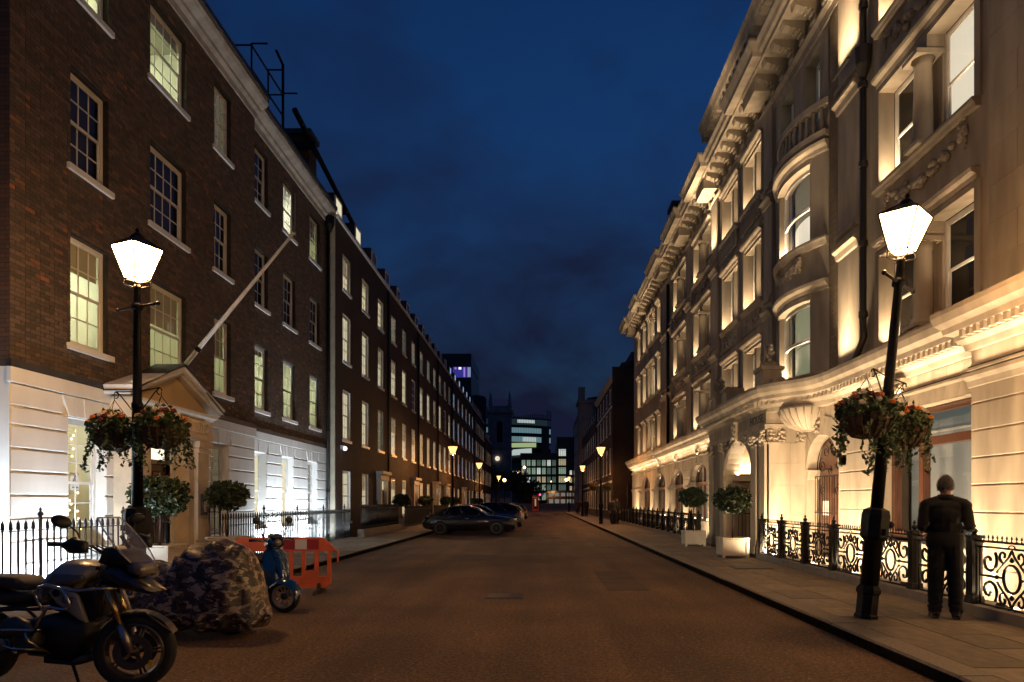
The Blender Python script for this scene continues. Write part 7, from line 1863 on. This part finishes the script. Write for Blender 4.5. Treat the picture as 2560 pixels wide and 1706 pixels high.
gband('lit_floor', 34.0, 35.3, L_tq[1], .1, .55, .78); gband('lit_floor', 26.4, 28.2, L_tq[1], .1, .62, .8)
gband('lit_floor', 23.6, 25.4, L_tq[3], 0, .3, .80, .6); gband('lit_floor', 19.6, 22.0, L_tq[1], 1.2, .2, .74, 1.6); gband('lit_floor', 16.2, 17.0, L_tq[1], .3, .72, .92, 1.0)
for (z0, z1) in ((28.4, 29.9), (32.0, 33.2), (25.4, 26.2), (35.6, 36.2), (22.0, 23.6), (15, 19.6), (0, 15)): gband('dark_floor', z0, z1, offd, -.02 if z0 > 15 else -.3)
m = MB()
for (x, y) in gpl(.12, 46): m.box(x - .05, x + .05, y - .08, y, 26.2, 36.0)
ob('mullions', m, offd, gb, kind='stuff')
m = MB()
for i, (x, y) in enumerate(gpl(.4, 40)): t = i / 40; zt = 39.5 + 1.1 * math.sin(t * 9) - 3 * t + (2.6 if t > .93 else 0) * t; m.box(x - .18, x + .18, y - .1, y + .6, 35.6, zt)
ob('roof_fins', m, M('louvre_grey', (.10, .11, .13), .5), gb, kind='stuff')
# dark office block with rows of lit windows
of = thing('office_block', 'dark office block with rows of lit windows closing the street', 'building', (4, 262, 0))
ob('core', MB().box(-7.6, 16, 262, 285, 0, 20.3), offd, of); ob('tower_part', MB().box(6.3, 20, 262.2, 285, 20.3, 26.5), offd, of)
cols_ = [E('office_w%d' % k, c, s_ * .65) for k, (c, s_) in enumerate((((.72, 1., .72), .42), ((1., .85, .5), .55), ((.9, 1., .9), .9), ((.6, .9, .7), .16), ((1., .6, .25), .45)))]
r3 = random.Random(11); wme = {}
rowz = [(2.3, 4.9), (6.0, 8.2), (9.0, 11.2), (12.2, 14.6), (15.4, 17.6)]
def ow(x0, x1, z0, z1, mat, par=of):
    f = ob('window', MB().box(x0, x1, 261.85, 261.95, z0, z1), mat, par)
    k = MB(); n = max(1, round((x1 - x0) / .62))
    for j in range(1, n): q = x0 + (x1 - x0) * j / n; k.box(q - .05, q + .05, 261.75, 261.84, z0, z1)
    k.box(x0, x1, 261.75, 261.84, z1 - .5, z1 - .42); ob('glazing_bars', k, offd, f)
for ri, (z0, z1) in enumerate(rowz):
    for k in range(7):
        x0 = -7.0 + k * 1.95
        if ri == 0 and k < 2: continue
        mt_ = cols_[3] if r3.random() < .35 else cols_[r3.choice([0, 0, 1, 2, 1])]
        ow(x0, x0 + 1.35, z0 + .3 * r3.random() * 0, z1, mt_)
for ri, (z0, z1) in enumerate(((2.2, 5.0), (6.0, 8.2), (9.0, 11.4), (12.3, 14.8), (15.6, 18.0), (19.2, 21.8))): ow(7.2, 9.9, z0, z1, cols_[[2, 3, 1, 0, 1, 2][ri]])
for ri, (z0, z1) in enumerate(((2.4, 4.6), (6.0, 7.6), (9.0, 10.8), (12.0, 13.6))):
    for x0 in (11.4, 12.9): ow(x0, x0 + .85, z0, z1, cols_[[2, 1, 1, 2][ri]])
for x0 in (-10.5, -9.3): ow(x0, x0 + .8, 11.2, 13.4, cols_[2])
ob('left_wing', MB().box(-13, -7.62, 262.05, 280, 0, 16.5), M('pale_wing', (.10, .10, .11), .7), of)
# black tower with a violet-lit floor over the left terrace, rounded block beside it
tw = thing('black_tower_block', 'black tower with one violet-lit floor above the left terrace', 'building', (-30, 205, 0))
K = 190 / 1707.; q = lambda px: (px - 1350) * K; zq = lambda py: 1.6 + (1255 - py) * K
xa, xb = q(1090), q(1178); ob('tower', MB().box(xa - 8, xb, 190, 215, 0, zq(920)), offd, tw); ob('crown', MB().box(xa - 8, xb, 190, 215, zq(920) + .0, zq(886)), offd, tw) if False else None
ob('upper_tower', MB().box(xa - 8, xb, 190.2, 215, zq(916), zq(884)), offd, tw)
ob('violet_floor', MB().box(q(1132), xb - .1, 189.9, 190.0, zq(944), zq(918)), E('violet_light', (.14, .12, 1.), .22), tw)
for (px, w, mat) in ((1139, .5, 'violet_hot'), (1150, .7, 'white_hot'), (1161, .45, 'violet_hot'), (1171, .35, 'pale_hot'), (1175, .3, 'pale_hot')):
    ob('light_panel', MB().box(q(px) - w / 2, q(px) + w / 2, 189.8, 189.88, zq(943 if px > 1152 else 924), zq(919)), E(mat, {'violet_hot': (.5, .3, 1.), 'white_hot': (.9, .9, 1.), 'pale_hot': (.45, .5, .7)}[mat], {'violet_hot': .6, 'white_hot': 1.6, 'pale_hot': .6}[mat]), tw)
rb_ = thing('rounded_block', 'rounded dark stone block behind the left terrace roofs', 'building', (q(1180), 220, 0)); ob('drum', MB().lathe([(4.4, 0), (4.4, zq(978)), (4.0, zq(972)), (.01, zq(970))], (q(1166), 205, 0), 28), M('dark_tan', (.07, .05, .045), .9), rb_, True)
# telephone kiosk
kx, ky = -.75, 113.5
ks = thing('telephone_kiosk', 'red telephone kiosk standing on the island at the street end', 'phone box', (kx, ky, .13)); redk = M('kiosk_red', (.55, .012, .012), .4, coat=.4)
m = MB()
for sx in (-1, 1):
    for sy in (-1, 1): m.box(kx + sx * .42 - .07, kx + sx * .42 + .07, ky + sy * .42 - .07, ky + sy * .42 + .07, .13, 2.25)
m.box(kx - .5, kx + .5, ky - .5, ky + .5, .13, .45); m.box(kx - .52, kx + .52, ky - .52, ky + .52, 2.2, 2.48); ob('frame', m, redk, ks)
ob('dome', MB().lathe([(.66, 2.48), (.64, 2.56), (.45, 2.68), (.2, 2.74), (.001, 2.76)], (kx, ky, 0), 20), redk, ks, True)
m = MB()
for z in (.8, 1.15, 1.5, 1.85): m.box(kx - .36, kx + .36, ky - .47, ky - .44, z, z + .04); m.box(kx - .47, kx - .44, ky - .36, ky + .36, z, z + .04)
for x in (-.16, .16): m.box(kx + x - .02, kx + x + .02, ky - .47, ky - .44, .45, 2.2)
ob('glazing_bars', m, redk, ks); ob('dark_glass', MB().box(kx - .36, kx + .36, ky - .43, ky - .42, .45, 2.2), carglass, ks); ob('lit_glass', MB().box(kx - .12, kx + .12, ky - .435, ky - .431, .9, 2.1), E('kiosk_glow', (1, .75, .4), .35), ks); ob('sign_panel', MB().box(kx - .38, kx + .38, ky - .53, ky - .52, 2.25, 2.42), white, ks)
# traffic light showing red
tx, ty = .0, 111.5
tl = thing('traffic_light', 'traffic light showing red beside the telephone kiosk', 'traffic light', (tx, ty, 0)); ob('pole', MB().tube([(tx, ty, 0), (tx, ty, 3.1)], .06, 8), iron, tl); ob('head', MB().box(tx - .16, tx + .16, ty - .12, ty + .1, 1.95, 2.95), iron, tl)
for k, (z, mat) in enumerate(((2.75, E('red_signal', (1, .02, .06), 14)), (2.45, darkroom), (2.15, darkroom))): ob('lens', MB().lathe([(.001, -.03), (.13, -.02), (.14, 0)], (tx, ty - .12, z), 16, 'y'), mat, tl)
# buses crossing
def bus(label, x0, y, L, z1):
    t = thing('bus', label, 'bus', (x0 + L / 2, y, 0), group='red buses crossing the far junction'); red = M('bus_red', (.45, .012, .012), .3, coat=.7)
    ob('body', MB().box(x0, x0 + L, y, y + 2.5, .3, z1), red, t)
    for (a, b) in ((1.25, 2.2), (2.9, 3.7)):
        k = x0 + .5
        while k < x0 + L - 1.2: ob('window', MB().box(k, k + 1.0, y - .03, y - .01, a, b), E('bus_interior', (.95, 1., .85), .16), t); k += 1.4
    for k in (x0 + 1.8, x0 + L - 2.4): ob('wheel', MB().lathe([(.001, -.02), (.45, -.02), (.5, .1)], (k, y - .02, .5), 20, 'y'), rubber, t)
    ob('tail_lamp', MB().box(x0 - .02, x0 + .0, y + .3, y + .6, 1.0, 1.3), E('bus_tail', (1, .03, .03), 4), t)
bus('red double-decker bus crossing behind the telephone kiosk', 1.6, 160, 9.5, 4.2); bus('second red bus partly hidden at the right end of the junction', 11.8, 166, 9, 4.2)
wb_ = thing('low_wall', 'pale low wall across the junction below the buses', 'wall', (3, 149, 0)); ob('wall', MB().box(-16, 14, 149.5, 149.9, .1, 1.25), M('pale_wall', (.26, .22, .17), .8, var=.1), wb_)
vn = thing('parked_van', 'pale van standing under the trees beyond the junction', 'van', (-9, 155, 0)); ob('body', MB().box(-12, -6.8, 154, 156, .4, 2.4), M('van_white', (.35, .34, .32), .4), vn); ob('cab_glass', MB().box(-11.8, -10.9, 153.97, 153.99, 1.4, 2.1), carglass, vn); ob('red_stripe', MB().box(-10, -7.2, 153.97, 153.99, 1.2, 1.35), M('stripe_red', (.4, .03, .02), .5), vn)
for x in (-11, -8): ob('wheel', MB().lathe([(.001, -.02), (.34, -.02), (.36, .1)], (x, 153.98, .36), 16, 'y'), rubber, vn)
# tall road lamps of the far junction
for (px, py, Y, lb) in ((1311, 1170, 170, 'tall bright road lamp in front of the office block, right of the pair'), (1296, 1181, 172, 'tall road lamp in front of the office block, left of the pair'), (1261, 1202, 140, 'bright lamp in front of the dark trees at the junction'), (1416, 1201, 150, 'amber lamp at the right end of the junction'), (1299, 1206, 200, 'small far lamp below the pair'), (1378, 1205, 220, 'small far lamp before the office windows')):
    x, z = (px - 1350) * Y / 1707, 1.6 + (1255 - py) * Y / 1707; t = thing('road_lamp', lb, 'street lamp', (x, Y, 0), group='road lamps of the far junction')
    ob('pole', MB().tube([(x, Y, 0), (x, Y, z)], .08, 6), iron, t); ob('globe', MB().ball((x, Y, z + .1), .36 if py != 1206 and py != 1205 else .2, 10, 7), E('road_lamp_glow', (1, .66, .28), 6), t, True)
# dark trees by the church
def tree(label, loc, hgt, rad, n, seed):
    global rnd
    keep = rnd; rnd = random.Random(seed); t = thing('plane_tree', label, 'tree', loc, local=True)
    m = MB().tube([(0, 0, 0), (.1, .05, hgt * .3), (0, .1, hgt * .55)], [.28, .2, .12], 8)
    cl = []
    for k in range(9):
        a = rnd.random() * 6.28; e = Vector((math.cos(a) * rad * rnd.uniform(.3, .8), math.sin(a) * rad * rnd.uniform(.3, .8), hgt * rnd.uniform(.5, .92))); m.tube([(.05, .05, hgt * rnd.uniform(.25, .45)), tuple(e * .6 + Vector((0, 0, hgt * .16))), tuple(e)], [.11, .07, .03], 5); cl.append((e, rnd.uniform(.8, 1.6)))
    ob('trunk', m, MATS['bark'], t, True); pts = []
    for k in range(n): c, r = rnd.choice(cl); pts.append((tuple(c + Vector((rnd.gauss(0, 1), rnd.gauss(0, 1), rnd.gauss(0, .8))) * r * .55), rnd.uniform(.7, 1.4)))
    m = MB(); leaves(m, pts, .38); ob('crown', m, M('tree_leaf', (.045, .055, .022), .6, var=.4, scale=2), t); rnd = keep
tree('dark leafy tree left of the bright junction lamp', (-9.5, 147, .1), 8.5, 3.4, 1500, 31); tree('dark leafy tree right of the bright junction lamp', (-5.2, 152, .1), 8, 3.2, 1500, 32); tree('small dark tree behind the telephone kiosk', (-2.0, 153, .1), 6, 2.4, 900, 33)
tree('dark tree at the left end of the junction', (-13.8, 150, .1), 9, 3.5, 1200, 34)
